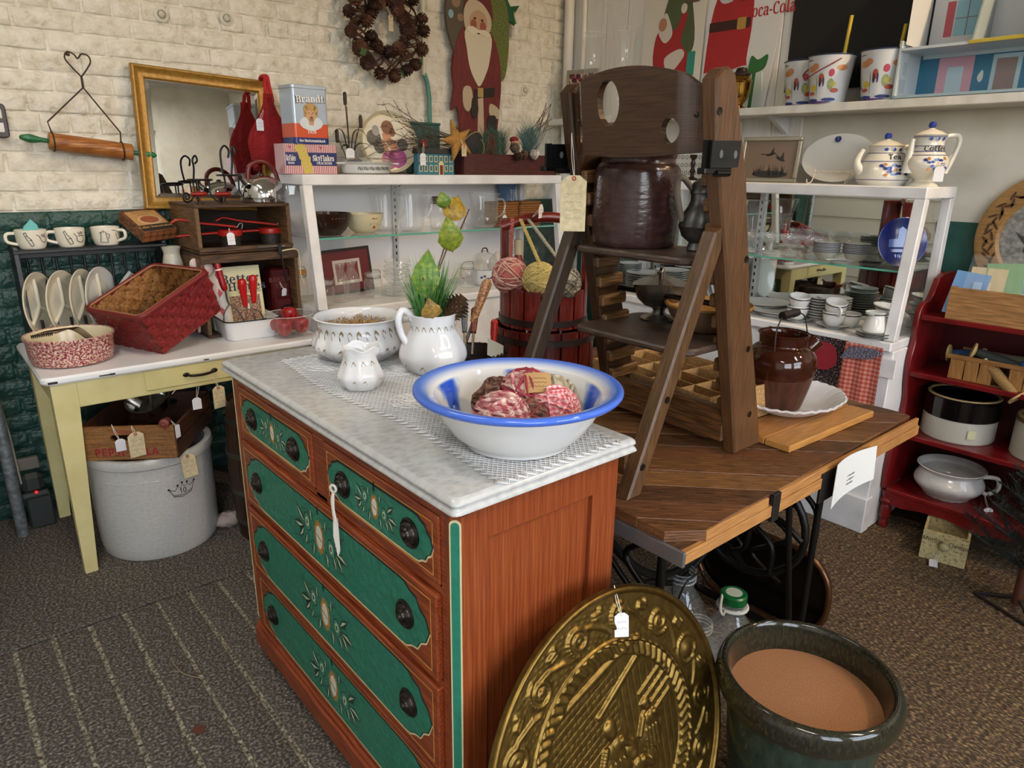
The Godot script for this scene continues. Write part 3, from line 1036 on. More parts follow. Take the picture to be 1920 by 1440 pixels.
func flowers(parent: Node,xf: Transform3D,k: float):
	var dk := b0(); var lt := b0(); var gd := b0(); var mid := b0(); var wh := b0()
	for q in [dk,lt,gd,mid,wh]:
		q.t.origin = -org
	var put := func(b: B,p: PackedVector2Array,z: float): b.prism(shift(p,Vector2.ZERO,k),0.0,z,xf)
	# centre medallion: frilled gold rim round a pale oval
	var rim := PackedVector2Array()
	for i in 48:
		var a := TAU * i / 48
		var r := 1.0 + (0.16 if i % 4 < 2 else 0.0)
		rim.append(V(cos(a) * 0.022 * r,sin(a) * 0.04 * r))
	put.call(gd,rim,0.0014)
	put.call(wh,ell(0.0155,0.031,24),0.0019)
	put.call(dk,stroke([V(-0.015,0.006),V(0.015,-0.006)],0.0022),0.0022)
	for s in [-1.0,1.0]:
		# round and long blossoms
		var c := V(s * 0.062,0.017 if s < 0 else -0.004)
		put.call(dk,ell(0.02,0.026,20,c),0.0014)
		put.call(mid,ell(0.0165,0.022,20,c),0.0017)
		put.call(lt,ell(0.0085,0.0125,16,c),0.002)
		put.call(dk,ell(0.004,0.007,12,c),0.0023)
		# leaves
		for l in [[0.098,0.024,0.7,0.03],[0.112,-0.008,-0.15,0.034],[0.1,-0.026,-0.9,0.028],[0.038,0.044,1.5,0.02],[0.036,-0.046,-1.4,0.024],[0.076,-0.036,-1.2,0.022]]:
			var at := V(s * l[0],l[1]); var an: float = l[2] if s > 0 else PI - l[2]
			put.call(dk,PackedVector2Array([at - Vector2.from_angle(an) * l[3],at + Vector2.from_angle(an + PI / 2) * l[3] * 0.42,at + Vector2.from_angle(an) * l[3],at - Vector2.from_angle(an + PI / 2) * l[3] * 0.42]),0.0013)
			put.call(lt,PackedVector2Array([at - Vector2.from_angle(an) * l[3] * 0.7,at + Vector2.from_angle(an + PI / 2) * l[3] * 0.22,at + Vector2.from_angle(an) * l[3] * 0.75,at - Vector2.from_angle(an + PI / 2) * l[3] * 0.02]),0.0016)
		# tendrils
		for t in [[[V(0.02,0.03),V(0.06,0.05),V(0.1,0.04),V(0.13,0.05)]],[[V(0.03,-0.02),V(0.08,-0.05),V(0.12,-0.045),V(0.15,-0.055)]]]:
			var pts := []
			for p in t[0]: pts.append(V(s * p.x,p.y))
			put.call(dk,stroke(curve3(pts,4),0.0022),0.00125)
	part(parent,"flower_shading",dk,pm("173a2e",0.45)).set_meta("kind","stuff")
	part(parent,"flower_petals",mid,pm("3f7f68",0.45)).set_meta("kind","stuff")
	part(parent,"flower_highlight",lt,pm("b6bd9c",0.45)).set_meta("kind","stuff")
	part(parent,"gold_rim",gd,pm("a8742c",0.4))
	part(parent,"medallion",wh,pm("cfcab9",0.4))

func left_table():
	var o := thing("kitchen_table","cream kitchen table with a white enamel top by the green brick wall","table",W(0.78,0,-3.12))
	var yel := nmat([[0.0,"c9bd84"],[0.5,"d0c58c"],[1.0,"d6cc97"]],0.02,0.42,Vector3.ONE * 1.6)
	var b := bw()
	b.prism(shift(rrect(1.06,0.67,0.035,5),V(0.78,3.125)),0.752,0.78,Transform3D(Basis(Vector3.RIGHT,Vector3.FORWARD,Vector3.UP),Vector3.ZERO),0.008)
	var top := part(o,"table_top",b,pm("e8e9ea",0.14))
	b = bw()
	for q in [[0.285,-2.792,0.03,0.008],[0.45,-2.791,0.045,0.004],[0.47,-2.791,0.02,0.006],[0.8,-2.7905,0.02,0.004]]:
		b.box(W(q[0],0.763,q[1] + 0.0015),W(q[2],q[3],0.004),0.001)
	part(top,"enamel_chip",b,pm("25201d",0.7))
	for x in [0.277,1.235]:
		for z in [-2.81,-3.42]:
			b = bw()
			var s := 1.0 if x < 0.7 else -1.0
			var rows := []
			for y in [0.0,0.655,0.752]:
				var w := 0.042 if y == 0.0 else 0.078
				var row := PackedVector3Array()
				var zz := 1.0 if z < -3.0 else -1.0
				var cs := [W(x,y,z),W(x + s * w,y,z),W(x + s * w,y,z + zz * w),W(x,y,z + zz * w)]
				for i in 5: row.append(cs[i % 4])
				rows.append(row)
			for i in 4:
				for j in 2:
					var mid: Vector3 = (rows[j][i] + rows[j][i + 1]) * 0.5 - W(x + s * 0.03,rows[j][i].y,z + (0.03 if z < -3.0 else -0.03))
					b.poly([rows[j][i],rows[j][i + 1],rows[j + 1][i + 1],rows[j + 1][i]],W(mid.x,0,mid.z))
			b.poly([rows[0][0],rows[0][1],rows[0][2],rows[0][3]],Vector3.DOWN)
			part(o,"leg",b,yel)
	b = bw()
	b.slab(W(0.355,0.655,-2.826),W(1.16,0.752,-2.808),0.002); b.slab(W(0.355,0.655,-3.42),W(1.16,0.752,-3.405),0.002)
	b.slab(W(0.285,0.655,-3.35),W(0.3,0.752,-2.88),0.002); b.slab(W(1.2,0.655,-3.35),W(1.217,0.752,-2.88),0.002)
	part(o,"apron",b,yel)
	b = bw(); b.slab(W(0.575,0.672,-2.83),W(0.98,0.747,-2.801),0.003)
	var dr := part(o,"drawer",b,yel)
	b = bw()
	b.tube(curve3([W(0.728,0.712,-2.80),W(0.735,0.711,-2.778),W(0.775,0.71,-2.772),W(0.815,0.713,-2.778),W(0.822,0.714,-2.80)],5),0.0055,8)
	for x in [0.722,0.828]: b.ball(W(x,0.712,-2.799),W(0.013,0.009,0.004),12,8)
	part(dr,"handle",b,pm("201a17",0.35,0.6),"dark iron pull")

func work_table():
	var o := thing("work_table","rough wooden work table of diagonal tongue-and-groove boards on a cast iron treadle base","table",W(1.7,0,-1.4))
	var tones := [["4a2c17","84552d"],["52301a","7b4c2b"],["3c2414","6b4426"],["5a3a1f","8f6136"]]
	var outline := PackedVector2Array([V(1.118,-2.0),V(1.116,-0.80),V(1.19,-0.748),V(2.32,-0.772),V(2.335,-0.80),V(2.335,-2.0)])
	var u := V(1,1).normalized(); var nn := V(-1,1).normalized()
	var p := -2.2
	var i := 0
	while p > -3.2: p -= 0.088
	while p < 0.0:
		var s := PackedVector2Array()
		for q in [[-3.0,0.0],[3.0,0.0],[3.0,0.086],[-3.0,0.086]]:
			s.append(V(0.0,0.0) + u * (q[0]) + nn * (p + q[1]))
		for c in Geometry2D.intersect_polygons(outline,s):
			var b := bw()
			var dy := 0.0012 * sin(i * 2.3)
			# local x of the plank runs along the grain
			var t := Transform3D(Basis(W(u.x,0,u.y),W(nn.x,0,nn.y),W(u.x,0,u.y).cross(W(nn.x,0,nn.y))),Vector3.ZERO)
			var loc := PackedVector2Array()
			var cen := Vector2.ZERO
			for q in c: cen += q / c.size()
			for q in c: loc.append(V((q - cen).dot(u),(q - cen).dot(nn)))
			var tn = tones[(i * 3 + 1) % 4]
			var b2 := b0()
			b2.prism(loc,-0.013,0.013,Transform3D(),0.0016)
			var m := part(o,"plank",b2,nmat([[0.1,tn[0]],[0.9,tn[1]]],0.03,0.5,W(1.4,20,20),0,0.0,0.5,0.05))
			m.transform = Transform3D(t.basis,W(cen.x,0.747 + dy,cen.y) - o.position)
		p += 0.088
		i += 1
	# sawn end grain along front and lower layer,the warm light on it coloured in
	var raw := wood("8e5a2a","c58a4c",0,0.6,30.0,0.4)
	var b := bw(); b.slab(W(1.19,0.7345,-0.752),W(1.44,0.7585,-0.7445),0.001); b.slab(W(1.49,0.7345,-0.757),W(2.325,0.7585,-0.7465),0.001)
	b.slab(W(1.116,0.704,-0.757),W(2.33,0.7335,-0.743),0.001)
	part(o,"sawn_edge",b,raw,"pale sawn front edge").set_meta("kind","stuff")
	b = bw(); b.slab(W(1.116,0.705,-2.0),W(2.335,0.733,-0.75),0.002)
	part(o,"lower_layer",b,wood("3a2416","6a4527",0,0.6,8.0,0.3))
	b = bw(); b.slab(W(1.108,0.70,-2.0),W(1.117,0.735,-0.742),0.001)
	part(o,"metal_strip",b,pm("83868a",0.35,0.7),"grey metal edging on the dresser end")
	for q in [[1.455,0.69,1.485,0.764,-0.739],[1.7,0.66,2.0,0.745,-0.7425]]:
		b = bw(); b.slab(W(q[0],q[1],-0.75),W(q[2],q[3],q[4]),0.001)
		part(o,"black_strap",b,pm("16120f",0.5))
	# iron base
	var iron := pm("15130f",0.42,0.5)
	for x in [1.2,1.98]:
		b = bw()
		for z in [-0.86,-1.3]:
			b.tube([W(x,0.02,z),W(x,0.4,z * 0.98 - 0.02),W(x,0.70,z)],0.011,8)
		b.tube([W(x,0.695,-1.34),W(x,0.695,-0.82)],0.012,8)
		b.tube([W(x,0.03,-1.36),W(x,0.03,-0.8)],0.014,8)
		for q in [[-1.0,0.55,1.0],[-1.16,0.55,-1.0],[-1.0,0.32,-1.0],[-1.16,0.32,1.0]]:
			b.tube(curve3([W(x,q[1] + 0.12,q[0] + 0.05 * q[2]),W(x,q[1] + 0.06,q[0] - 0.06 * q[2]),W(x,q[1],q[0]),W(x,q[1] - 0.06,q[0] + 0.06 * q[2]),W(x,q[1] - 0.12,q[0] - 0.05 * q[2])],6),0.008,8)
		b.tube(curve3([W(x,0.69,-0.84),W(x,0.6,-0.97),W(x,0.5,-0.87),W(x,0.38,-0.86)],6),0.009,8)
		part(o,"iron_end",b,iron)
	b = bw()
	var c := W(1.83,0.46,-1.0)
	var ringp := []
	for k in 28: ringp.append(c + W(cos(TAU * k / 28) * 0.02,sin(TAU * k / 28) * 0.17,cos(TAU * k / 28) * 0.17))
	b.tube(ringp,0.012,8,true)
	for k in 6:
		var a := TAU * k / 6
		var r := W(0,sin(a),cos(a)) * 0.17
		b.tube(curve3([c,c + r * 0.5 + r.cross(Vector3.RIGHT) * 0.25,c + r],5),0.009,8)
	b.lathe([V(0,-0.02),V(0.028,-0.02),V(0.028,0.02),V(0,0.02)],16,c,null,Basis(Vector3.BACK,PI / 2))
	part(o,"flywheel",b,iron)
	b = bw()
	b.tube([W(1.2,0.06,-1.08),W(1.98,0.06,-1.08)],0.012,8)
	b.tube(curve3([W(1.2,0.64,-1.08),W(1.4,0.42,-1.08),W(1.6,0.34,-1.08),W(1.8,0.42,-1.08),W(1.98,0.64,-1.08)],5),0.014,8)
	b.tube(curve3([W(1.2,0.2,-1.08),W(1.4,0.36,-1.08),W(1.6,0.3,-1.08),W(1.8,0.36,-1.08),W(1.98,0.2,-1.08)],5),0.01,8)
	b.tube([W(1.76,0.69,-0.86),W(1.8,0.5,-0.86),W(1.88,0.04,-0.84)],0.009,8)
	part(o,"cross_brace",b,iron)
	# printed card hung on the front
	o = thing("info_card","white printed card hanging on the front edge of the work table","sign",W(1.85,0.695,-0.735))
	b = b0()
	b.sheet(PackedVector2Array([V(-0.125,-0.05),V(0.125,-0.035),V(0.115,0.07),V(-0.125,0.078)]),[],0.0012,func(p3): return W(p3.x,p3.y,p3.z + 0.9 * p3.x * p3.x),0.02)
	part(o,"card",b,pm("dcdcd8",0.5))
	var ink := pm("26262a",0.7)
	var lines := ["Help! Table: this is a cast iron sewing machine base and","Measures 37\" x 27\" wide. A great table for a kitchen or","workshop. It needs a little work - sold as is as found.","$65"]
	for k in 4:
		letters(o,lines[k],0.0056,face(W(-0.005 if k < 3 else 0.03,0.012 - k * 0.0125,0.0014),W(1,0.02,0),Vector3.UP),ink,"Droid Sans",true)

func chair():
	var o := thing("wooden_chair","dark adjustable wooden chair with a pierced backrest standing on the work table","chair",W(1.45,0.76,-1.19))
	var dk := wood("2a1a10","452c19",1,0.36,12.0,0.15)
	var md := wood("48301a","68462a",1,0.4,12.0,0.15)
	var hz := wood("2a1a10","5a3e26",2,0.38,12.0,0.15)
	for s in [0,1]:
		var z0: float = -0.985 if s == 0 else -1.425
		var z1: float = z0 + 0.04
		var m: Material = md if s == 0 else dk  # one wood in two tones: near side lighter,far side darker
		# main upright
		var b := bw()
		b.prism(PackedVector2Array([V(1.605,0.761),V(1.735,0.761),V(1.60,1.17),V(1.52,1.48),V(1.435,1.70),V(1.41,1.712),V(1.385,1.706),V(1.362,1.685),V(1.385,1.56),V(1.47,1.28)]),z0,z1,Transform3D(),0.005)
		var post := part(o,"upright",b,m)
		# treads cut into the inner face
		var zi: float = z0 - 0.011 if s == 0 else z1 + 0.011
		for k in 12:
			var y := 0.84 + k * 0.058
			if y > 1.5: break
			var xm := 1.66 - (y - 0.76) * 0.3
			b = bw()
			b.box(W(xm + 0.01,y,zi),W((0.125 - 0.06 * (y - 0.8)) * (1.0 if s == 1 else 0.75),0.034,0.022),0.005,Basis(Vector3.BACK,0.06))
			part(post,"groove_rib",b,wood("3a2412","8a6033",0,0.4,14.0))
		# slanting rear leg
		b = bw()
		b.prism(PackedVector2Array([V(1.16,0.761),V(1.206,0.761),V(1.442,1.325),V(1.436,1.37),V(1.41,1.362)]),z0 + (0.004 if s == 0 else -0.004),z1 + (0.004 if s == 0 else -0.004),Transform3D(),0.005)
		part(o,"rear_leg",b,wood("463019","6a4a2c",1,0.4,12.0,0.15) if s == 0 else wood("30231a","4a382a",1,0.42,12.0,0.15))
		# plugs and screws on the outside
		if s == 0:
			for q in [[1.385,1.62],[1.555,1.29],[1.61,1.055],[1.655,0.865],[1.278,0.985],[1.205,0.835]]:
				b = bw(); b.lathe([V(0.009,0),V(0.0085,0.0015),V(0.005,0.0008),V(0,0.0004)],16,W(q[0],q[1],z1 + (0.004 if q[0] < 1.3 else 0.0)),null,Basis(Vector3.RIGHT,PI / 2))
				part(o,"screw_plug",b,pm("1c130c",0.35,0.4))
	# backrest: a bowed board with finger holes
	var top := []
	var out := PackedVector2Array()
	for k in 21:
		var t := -1.0 + k * 0.1
		out.append(V(t * 0.2,0.047 + 0.044 * cos(t * PI / 2) ** 0.7 - (0.012 if absf(t) > 0.9 else 0.0)))
	out.reverse()
	for k in 11:
		var t := -1.0 + k * 0.2
		out.append(V(t * 0.2,-0.098 - 0.012 * cos(t * PI / 2)))
	var bow := func(p: Vector3) -> Vector3:
		var t: float = clampf(absf(p.x) / 0.2,0,1)
		var d: float = 0.034 * (1.0 - smoothstep(0.72,0.95,t)) * (1.0 - 0.25 * t * t)
		return W(1.385 - d + p.z - p.y * 0.12,1.635 + p.y,-1.187 + p.x)
	var b := bw()
	b.sheet(out,[ell(0.036,0.052,26,V(-0.052,0.015)),ell(0.024,0.028,22,V(0.13,-0.052)),ell(0.018,0.034,20,V(-0.162,-0.045))],0.02,bow,0.008)
	part(o,"backrest",b,wood("33211a","4d3525",2,0.28,12.0,0.12))
	for q in [W(1.386,1.615,-1.005),W(1.386,1.615,-1.37)]:
		b = bw(); b.ball(q,W(0.005,0.006,0.006),10,6)
		part(o,"screw_plug",b,pm("17100a",0.4))
	# two shelves
	for q in [[1.297,1.385,1.625],[1.072,1.398,1.722]]:
		b = bw()
		var w: float = q[2] - q[1]
		b.prism(shift(rrect(w,0.405,0.05,5),V((q[1] + q[2]) / 2,1.186)),q[0] - 0.018,q[0],Transform3D(Basis(Vector3.RIGHT,Vector3.FORWARD,Vector3.UP),Vector3.ZERO),0.005)
		part(o,"shelf",b,nmat([[0.0,"2c1f17"],[0.5,"42322a"],[1.0,"5a4a3a"]],0.04,0.42,W(9,9,1.5),0,0.0,0.2,0.04))
	b = bw(); b.tube([W(1.60,1.158,-1.40),W(1.60,1.158,-0.985)],0.008,10)
	part(o,"steel_rod",b,pm("0d0d0e",0.25,0.3),"black crossbar between the uprights")
	b = bw(); b.slab(W(1.585,0.79,-1.39),W(1.612,0.885,-0.98),0.003)
	part(o,"stretcher",b,wood("3a2413","6e4826",2,0.42,11.0))
	b = bw(); b.box(W(1.195,0.84,-1.187),W(0.02,0.07,0.42),0.003)
	part(o,"stretcher",b,wood("3a2413","6e4826",2,0.42,11.0))
	# black clamp on each upright
	for q in [[-0.935,1.0],[-1.435,-1.0]]:
		b = bw()
		b.prism(PackedVector2Array([V(1.33,1.50),V(1.455,1.505),V(1.46,1.562),V(1.33,1.558)]),0.0,0.004,Transform3D(Basis(),W(0,0,q[0])))
		b.slab(W(1.338,1.497,q[0] - 0.012 * q[1]),W(1.342,1.56,q[0] + 0.012 * q[1])); b.slab(W(1.32,1.49,q[0] - 0.01),W(1.42,1.503,q[0] + 0.012),0.002)
		b.tube([W(1.36,1.492,q[0] + 0.01),W(1.41,1.492,q[0] + 0.01)],0.008,8)
		part(o,"bracket",b,pm("131416",0.22,0.4),"glossy black clip bracket")
		b = bw()
		for x in [1.385,1.44]:
			b.prism(ell(0.0065,0.009,16,V(x,1.532)),0.0035,0.0046,Transform3D(Basis(),W(0,0,q[0])))
		part(o,"bracket_hole",b,pm("5d5f60",0.5))

func hutch():
	var red := nmat([[0.0,"4c0b0d"],[0.5,"6b1214"],[1.0,"7b181a"]],0.02,0.3,Vector3.ONE * 1.2,0,0.0,0.08,0.03)
	var o := thing("red_hutch","dark red painted open hutch with scalloped sides holding crocks","hutch",W(3.22,0,-0.69))
	for z in [-1.06,-0.345]:
		var edge := curve3([V(3.03,0.19),V(3.02,0.30),V(3.035,0.42),V(3.075,0.50),V(3.085,0.58),V(3.06,0.66),V(3.045,0.76),V(3.06,0.84),V(3.045,0.90),V(3.05,0.965),V(3.085,0.995),V(3.13,1.0),V(3.16,1.03),V(3.19,1.085)],4)
		edge.append_array([V(3.24,1.10),V(3.38,1.10),V(3.38,0.19)])
		var b := bw(); b.prism(PackedVector2Array(edge),z - 0.011,z + 0.011,Transform3D(),0.003)
		part(o,"side_panel",b,red)
	for q in [[0.19,3.035],[0.442,3.055],[0.712,3.055],[0.949,3.06]]:
		var b := bw(); b.slab(W(q[1],q[0] - 0.02,-1.05),W(3.37,q[0],-0.355),0.003)
		part(o,"shelf",b,red)
	var b := bw(); b.slab(W(3.37,0.19,-1.06),W(3.385,1.06,-0.345))
	part(o,"back_board",b,pm("4a0c0e",0.45))
	b = bw()
	var ap := [V(-0.7,0.17),V(-0.345,0.17),V(-0.345,0.12),V(-0.42,0.115),V(-0.5,0.13),V(-0.6,0.135),V(-0.7,0.115),V(-0.8,0.135),V(-0.9,0.13),V(-0.98,0.115),V(-1.06,0.12),V(-1.06,0.17)]
	b.prism(PackedVector2Array(ap),0.0,0.016,Transform3D(Basis(Vector3.BACK,Vector3.UP,Vector3.LEFT),W(3.056,0,0)))
	part(o,"apron",b,red)
	for x in [3.06,3.34]:
		for z in [-1.045,-0.36]:
			b = bw(); b.lathe([V(0,0),V(0.016,0.0),V(0.018,0.02),V(0.014,0.035),V(0.022,0.05),V(0.024,0.09),V(0.018,0.11),V(0.028,0.12),V(0.028,0.13),V(0.02,0.14),V(0.026,0.16),V(0.026,0.175),V(0,0.175)],18,W(x,0,z))
			part(o,"foot",b,red)
	# red chair behind,only its scrolled back and rail show
	o = thing("red_chair","red painted chair with a turned spindle, squeezed between the white case and the red hutch","chair",W(3.33,0,-1.12))
	b = bw()
	b.tube(curve3([W(3.33,0.02,-1.115),W(3.33,0.6,-1.115),W(3.31,0.85,-1.115),W(3.30,0.98,-1.115),W(3.34,1.05,-1.115),W(3.37,1.08,-1.115)],5),0.017,10)
	b.tube(curve3([W(3.39,0.02,-1.115),W(3.39,0.6,-1.115),W(3.39,1.09,-1.115)],5),0.014,10)
	part(o,"back_post",b,red)
	b = bw(); b.box(W(3.36,1.045,-1.115),W(0.09,0.045,0.02),0.006)
	part(o,"top_rail",b,red)
	b = bw(); b.lathe([V(0,0.0),V(0.008,0.0),V(0.012,0.03),V(0.006,0.06),V(0.012,0.1),V(0.005,0.13),V(0.012,0.16),V(0,0.17)],14,W(3.355,0.86,-1.115))
	part(o,"spindle",b,red)
	b = bw(); b.box(W(3.35,0.85,-1.115),W(0.1,0.02,0.03),0.004)
	part(o,"lower_rail",b,red)

func price_tag(label: String,hole: Vector3,from: Vector3,w := 0.026,h := 0.038,turn := 0.0,tan := false,lean := 0.0,marks := 2):
	var o := thing("price_tag",label,"price tag",hole,turn,"paper price tags")
	var b := b0()
	var t := Transform3D(Basis(Vector3.RIGHT,lean),Vector3.ZERO)
	var c := w * 0.28
	b.prism(PackedVector2Array([V(-w / 2 + c,0.006),V(w / 2 - c,0.006),V(w / 2,0.006 - c * 0.8),V(w / 2,-h),V(-w / 2,-h),V(-w / 2,0.006 - c * 0.8)]),-0.0004,0.0004,t)
	part(o,"card",b,nmat([[0.2,"c9b78c"],[0.8,"d8c9a2"]],0.03,0.7,Vector3.ONE * 6) if tan else pm("dedee2",0.55))
	b = b0()
	var f := from - hole
	f = f.rotated(Vector3.UP,-turn)
	b.tube(curve3([f,f * 0.5 + W(0.003,-0.004 - f.length() * 0.05,0.002),W(0,0,0.001),f * 0.5 + W(-0.003,-0.003,-0.001),f],5),0.0009,5)
	part(o,"string",b,pm("d9d2c2",0.8))
	b = b0()
	if tan:
		b.lathe([V(0.0022,0),V(0.006,0),V(0.006,0.0008),V(0.0022,0.0008)],16,t * W(0,-0.002,0.0004),null,t.basis * Basis(Vector3.RIGHT,PI / 2))
		part(o,"eyelet",b,pm("9c4a35",0.6),"reddish reinforcing ring")
	b = b0()
	for k in marks:
		var y := -h * (0.3 + 0.6 * k / marks)
		var pts := []
		for i in 9:
			pts.append(V(-w * 0.32 + w * 0.64 * i / 8.0,y + (0.0014 if i % 2 else -0.0012) * (1 + (i * 7 + k * 3) % 3) * 0.8))
		b.prism(stroke(pts,0.0007),0.0004,0.0006,t)
	if marks:
		part(o,"handwriting",b,pm("4a4a52",0.7))
	return o

func ring_pts(c: Vector3,r: float,ax1: Vector3,ax2: Vector3,seg := 24) -> Array:
	var p := []
	for i in seg:
		p.append(c + ax1 * cos(TAU * i / seg) * r + ax2 * sin(TAU * i / seg) * r)
	return p

func scribble_cyl(b: B,pts: Array,w: float,r: float,c: Vector3):      # a drawn line on a cylinder,x measured as arc
	for i in pts.size() - 1:
		b.patch(stroke([pts[i],pts[i + 1]],w),func(q): return c + W(cos(-q.x / r + PI / 2) * (r + 0.0006),q.y,sin(-q.x / r + PI / 2) * (r + 0.0006)),func(q): return W(cos(-q.x / r + PI / 2),0,sin(-q.x / r + PI / 2)))

func left_table_goods():
	var T := 0.78
	# black plate rack
	var blk := nmat([[0.2,"0e0f12"],[0.8,"1e2126"]],0.05,0.4,Vector3.ONE * 3)
	var o := thing("plate_rack","black wooden plate rack with spindles on the kitchen table, three mugs on top","rack",W(0.57,T,-3.4))
	for x in [0.302,0.838]:
		var b := bw()
		b.prism(PackedVector2Array([V(3.31,T),V(3.475,T),V(3.475,1.175),V(3.33,1.175)]),x - 0.009,x + 0.009,Transform3D(Basis(Vector3.FORWARD,Vector3.UP,Vector3.RIGHT),Vector3.ZERO),0.002)
		part(o,"side_board",b,blk)
	var b := bw(); b.slab(W(0.29,1.15,-3.475),W(0.85,1.165,-3.325),0.003)
	part(o,"top_shelf",b,blk)
	for y in [0.80,1.13]:
		b = bw(); b.slab(W(0.305,y - 0.01,-3.47),W(0.835,y + 0.01,-3.45),0.002)
		part(o,"rail",b,blk)
	b = bw(); b.slab(W(0.305,T + 0.008,-3.345),W(0.835,T + 0.028,-3.325),0.002)
	part(o,"rail",b,blk)
	for i in 10:
		b = bw(); b.tube([W(0.345 + i * 0.051,0.8,-3.46),W(0.345 + i * 0.051,1.13,-3.46)],0.0055,8)
		part(o,"spindle",b,blk)
		b = bw(); b.tube([W(0.345 + i * 0.051,0.8,-3.335),W(0.345 + i * 0.051,0.885,-3.335)],0.006,8)
		part(o,"front_peg",b,blk)
	# divided plates standing in the rack
	var pl := [[0.345,1.0,0.138,"leftmost cream divided plate standing in the black rack, nearest its side board"],[0.43,0.93,0.138,"cream divided plate in the black rack showing its ridges, second from the left"],[0.505,0.98,0.138,"cream divided plate in the black rack turned almost edge-on, third from the left"],[0.57,0.92,0.14,"white divided plate in the black rack behind the basket's left corner, fourth from the left"]]
	for q in pl:
		o = thing("divided_plate",q[3],"plate",W(q[0],T + q[2] + 0.012,-3.395),0.0,"divided plates in the rack")
		b = b0()
		var bs := Basis(Vector3.UP,q[1]) * Basis(Vector3.RIGHT,PI / 2 - 0.08)
		var R: float = q[2]
		b.lathe([V(0,0),V(R * 0.6,0.0),V(R * 0.72,0.006),V(R,0.018),V(R + 0.002,0.021),V(R - 0.002,0.023),V(R * 0.74,0.012),V(R * 0.7,0.006),V(0,0.005)],44,Vector3.ZERO,null,bs)
		part(o,"plate_body",b,pm("d9d2be" if q[0] < 0.55 else "dcdad4",0.18))
		b = b0()
		for a in [0.5,2.6,4.7]:
			b.tube([bs * W(0,0.006,0),bs * (W(cos(a),0,sin(a)) * R * 0.4 + W(0,0.012,0)),bs * (W(cos(a),0,sin(a)) * R * 0.82 + W(0,0.013,0))],0.008,8)
		part(o,"divider",b,pm("d9d2be",0.18)).set_meta("kind","stuff")
	o = thing("square_dish","white angular dish standing in the black rack behind the red basket","dish",W(0.68,T + 0.14,-3.4))
	b = b0()
	var sb := Basis(Vector3.UP,0.75)
	b.prism(PackedVector2Array([V(-0.07,-0.13),V(0.06,-0.13),V(0.085,0.09),V(0.02,0.125),V(-0.085,0.06)]),0,0.018,Transform3D(sb,Vector3.ZERO),0.006)
	part(o,"dish_body",b,pm("d6d6d2",0.2))
	# mugs with line drawings
	for i in 3:
		var at := W([0.368,0.502,0.632][i],1.165,-3.395)
		var mug := thing("mug",["cream mug with kitchen line drawings and a teal packet in it on the black rack","cream mug with bottle and jug drawings, middle of the three on the black rack","cream mug with a coffee pot drawing beside the cake decorator box"][i],"mug",at,0.0,"cream mugs on the plate rack")
		b = b0()
		b.lathe([V(0,0),V(0.041,0),V(0.046,0.006),V(0.052,0.03),V(0.0545,0.068),V(0.0545,0.073),V(0.051,0.074),V(0.049,0.06),V(0.045,0.025),V(0.036,0.012),V(0,0.01)],36)
		part(mug,"cup",b,pm("e2dcca",0.2))
		b = b0()
		b.tube(curve3([W(-0.05,0.06,0),W(-0.075,0.06,0),W(-0.084,0.05,0),W(-0.08,0.028,0),W(-0.046,0.016,0)],6),0.0065,8)
		var hd := part(mug,"handle",b,pm("e2dcca",0.2))
		if i == 2: hd.rotation.y = 2.4
		b = b0()
		var dr: Array = [[[V(-0.03,0.062),V(-0.022,0.066),V(-0.018,0.05),V(-0.008,0.04),V(0.0,0.016),V(-0.008,0.011),V(-0.02,0.034),V(-0.026,0.05),V(-0.03,0.062)],[V(-0.024,0.05),V(-0.017,0.053)],[V(-0.014,0.034),V(-0.004,0.036)],[V(0.012,0.056),V(0.022,0.05),V(0.03,0.03),V(0.042,0.024),V(0.05,0.03),V(0.048,0.05),V(0.036,0.046),V(0.03,0.054)],[V(0.034,0.058),V(0.04,0.05),V(0.048,0.06)]],
			[[V(-0.03,0.062),V(-0.024,0.066),V(-0.018,0.052),V(-0.006,0.036),V(0.0,0.016),V(-0.01,0.012),V(-0.022,0.036),V(-0.026,0.052),V(-0.03,0.062)],[V(-0.016,0.034),V(-0.004,0.036)],[V(0.006,0.056),V(0.016,0.04),V(0.014,0.026),V(0.03,0.018),V(0.042,0.026),V(0.044,0.046),V(0.02,0.044)],[V(0.022,0.06),V(0.026,0.05),V(0.034,0.062),V(0.036,0.05),V(0.044,0.06)]],
			[[V(-0.034,0.05),V(-0.026,0.056),V(-0.01,0.056),V(-0.004,0.014),V(-0.032,0.014),V(-0.026,0.056)],[V(-0.018,0.056),V(-0.018,0.064)],[V(-0.006,0.05),V(0.004,0.044),V(-0.002,0.026)],[V(0.014,0.062),V(0.03,0.06),V(0.046,0.05)],[V(0.03,0.05),V(0.034,0.03),V(0.044,0.016),V(0.05,0.034),V(0.044,0.046)]]][i]
		for l in dr:
			scribble_cyl(b,l,0.0024,0.0545,Vector3.ZERO)
		part(mug,"line_drawing",b,pm("26221e",0.5))
	o = thing("paper_packet","small teal folded packet sticking out of the leftmost cream mug","packet",W(0.372,1.22,-3.39))
	b = b0(); b.prism(PackedVector2Array([V(-0.03,0.0),V(0.028,0.0),V(0.024,0.035),V(0.004,0.06),V(-0.008,0.045),V(-0.024,0.03)]),-0.006,0.006,Transform3D(Basis(Vector3.RIGHT,-0.25),Vector3.ZERO),0.002)
	part(o,"wrapper",b,pm("5fb0ae",0.35))
	# cake decorator box
	o = thing("cake_decorator_box","brown cardboard box printed with a cake lying on the right end of the black rack","box",W(0.79,1.167,-3.35))
	var cb := Basis(Vector3.UP,0.35) * Basis(Vector3.RIGHT,0.5) * Basis(Vector3.BACK,0.06)
	b = b0(); b.t = Transform3D(cb,W(0.0,0.075,0.0))
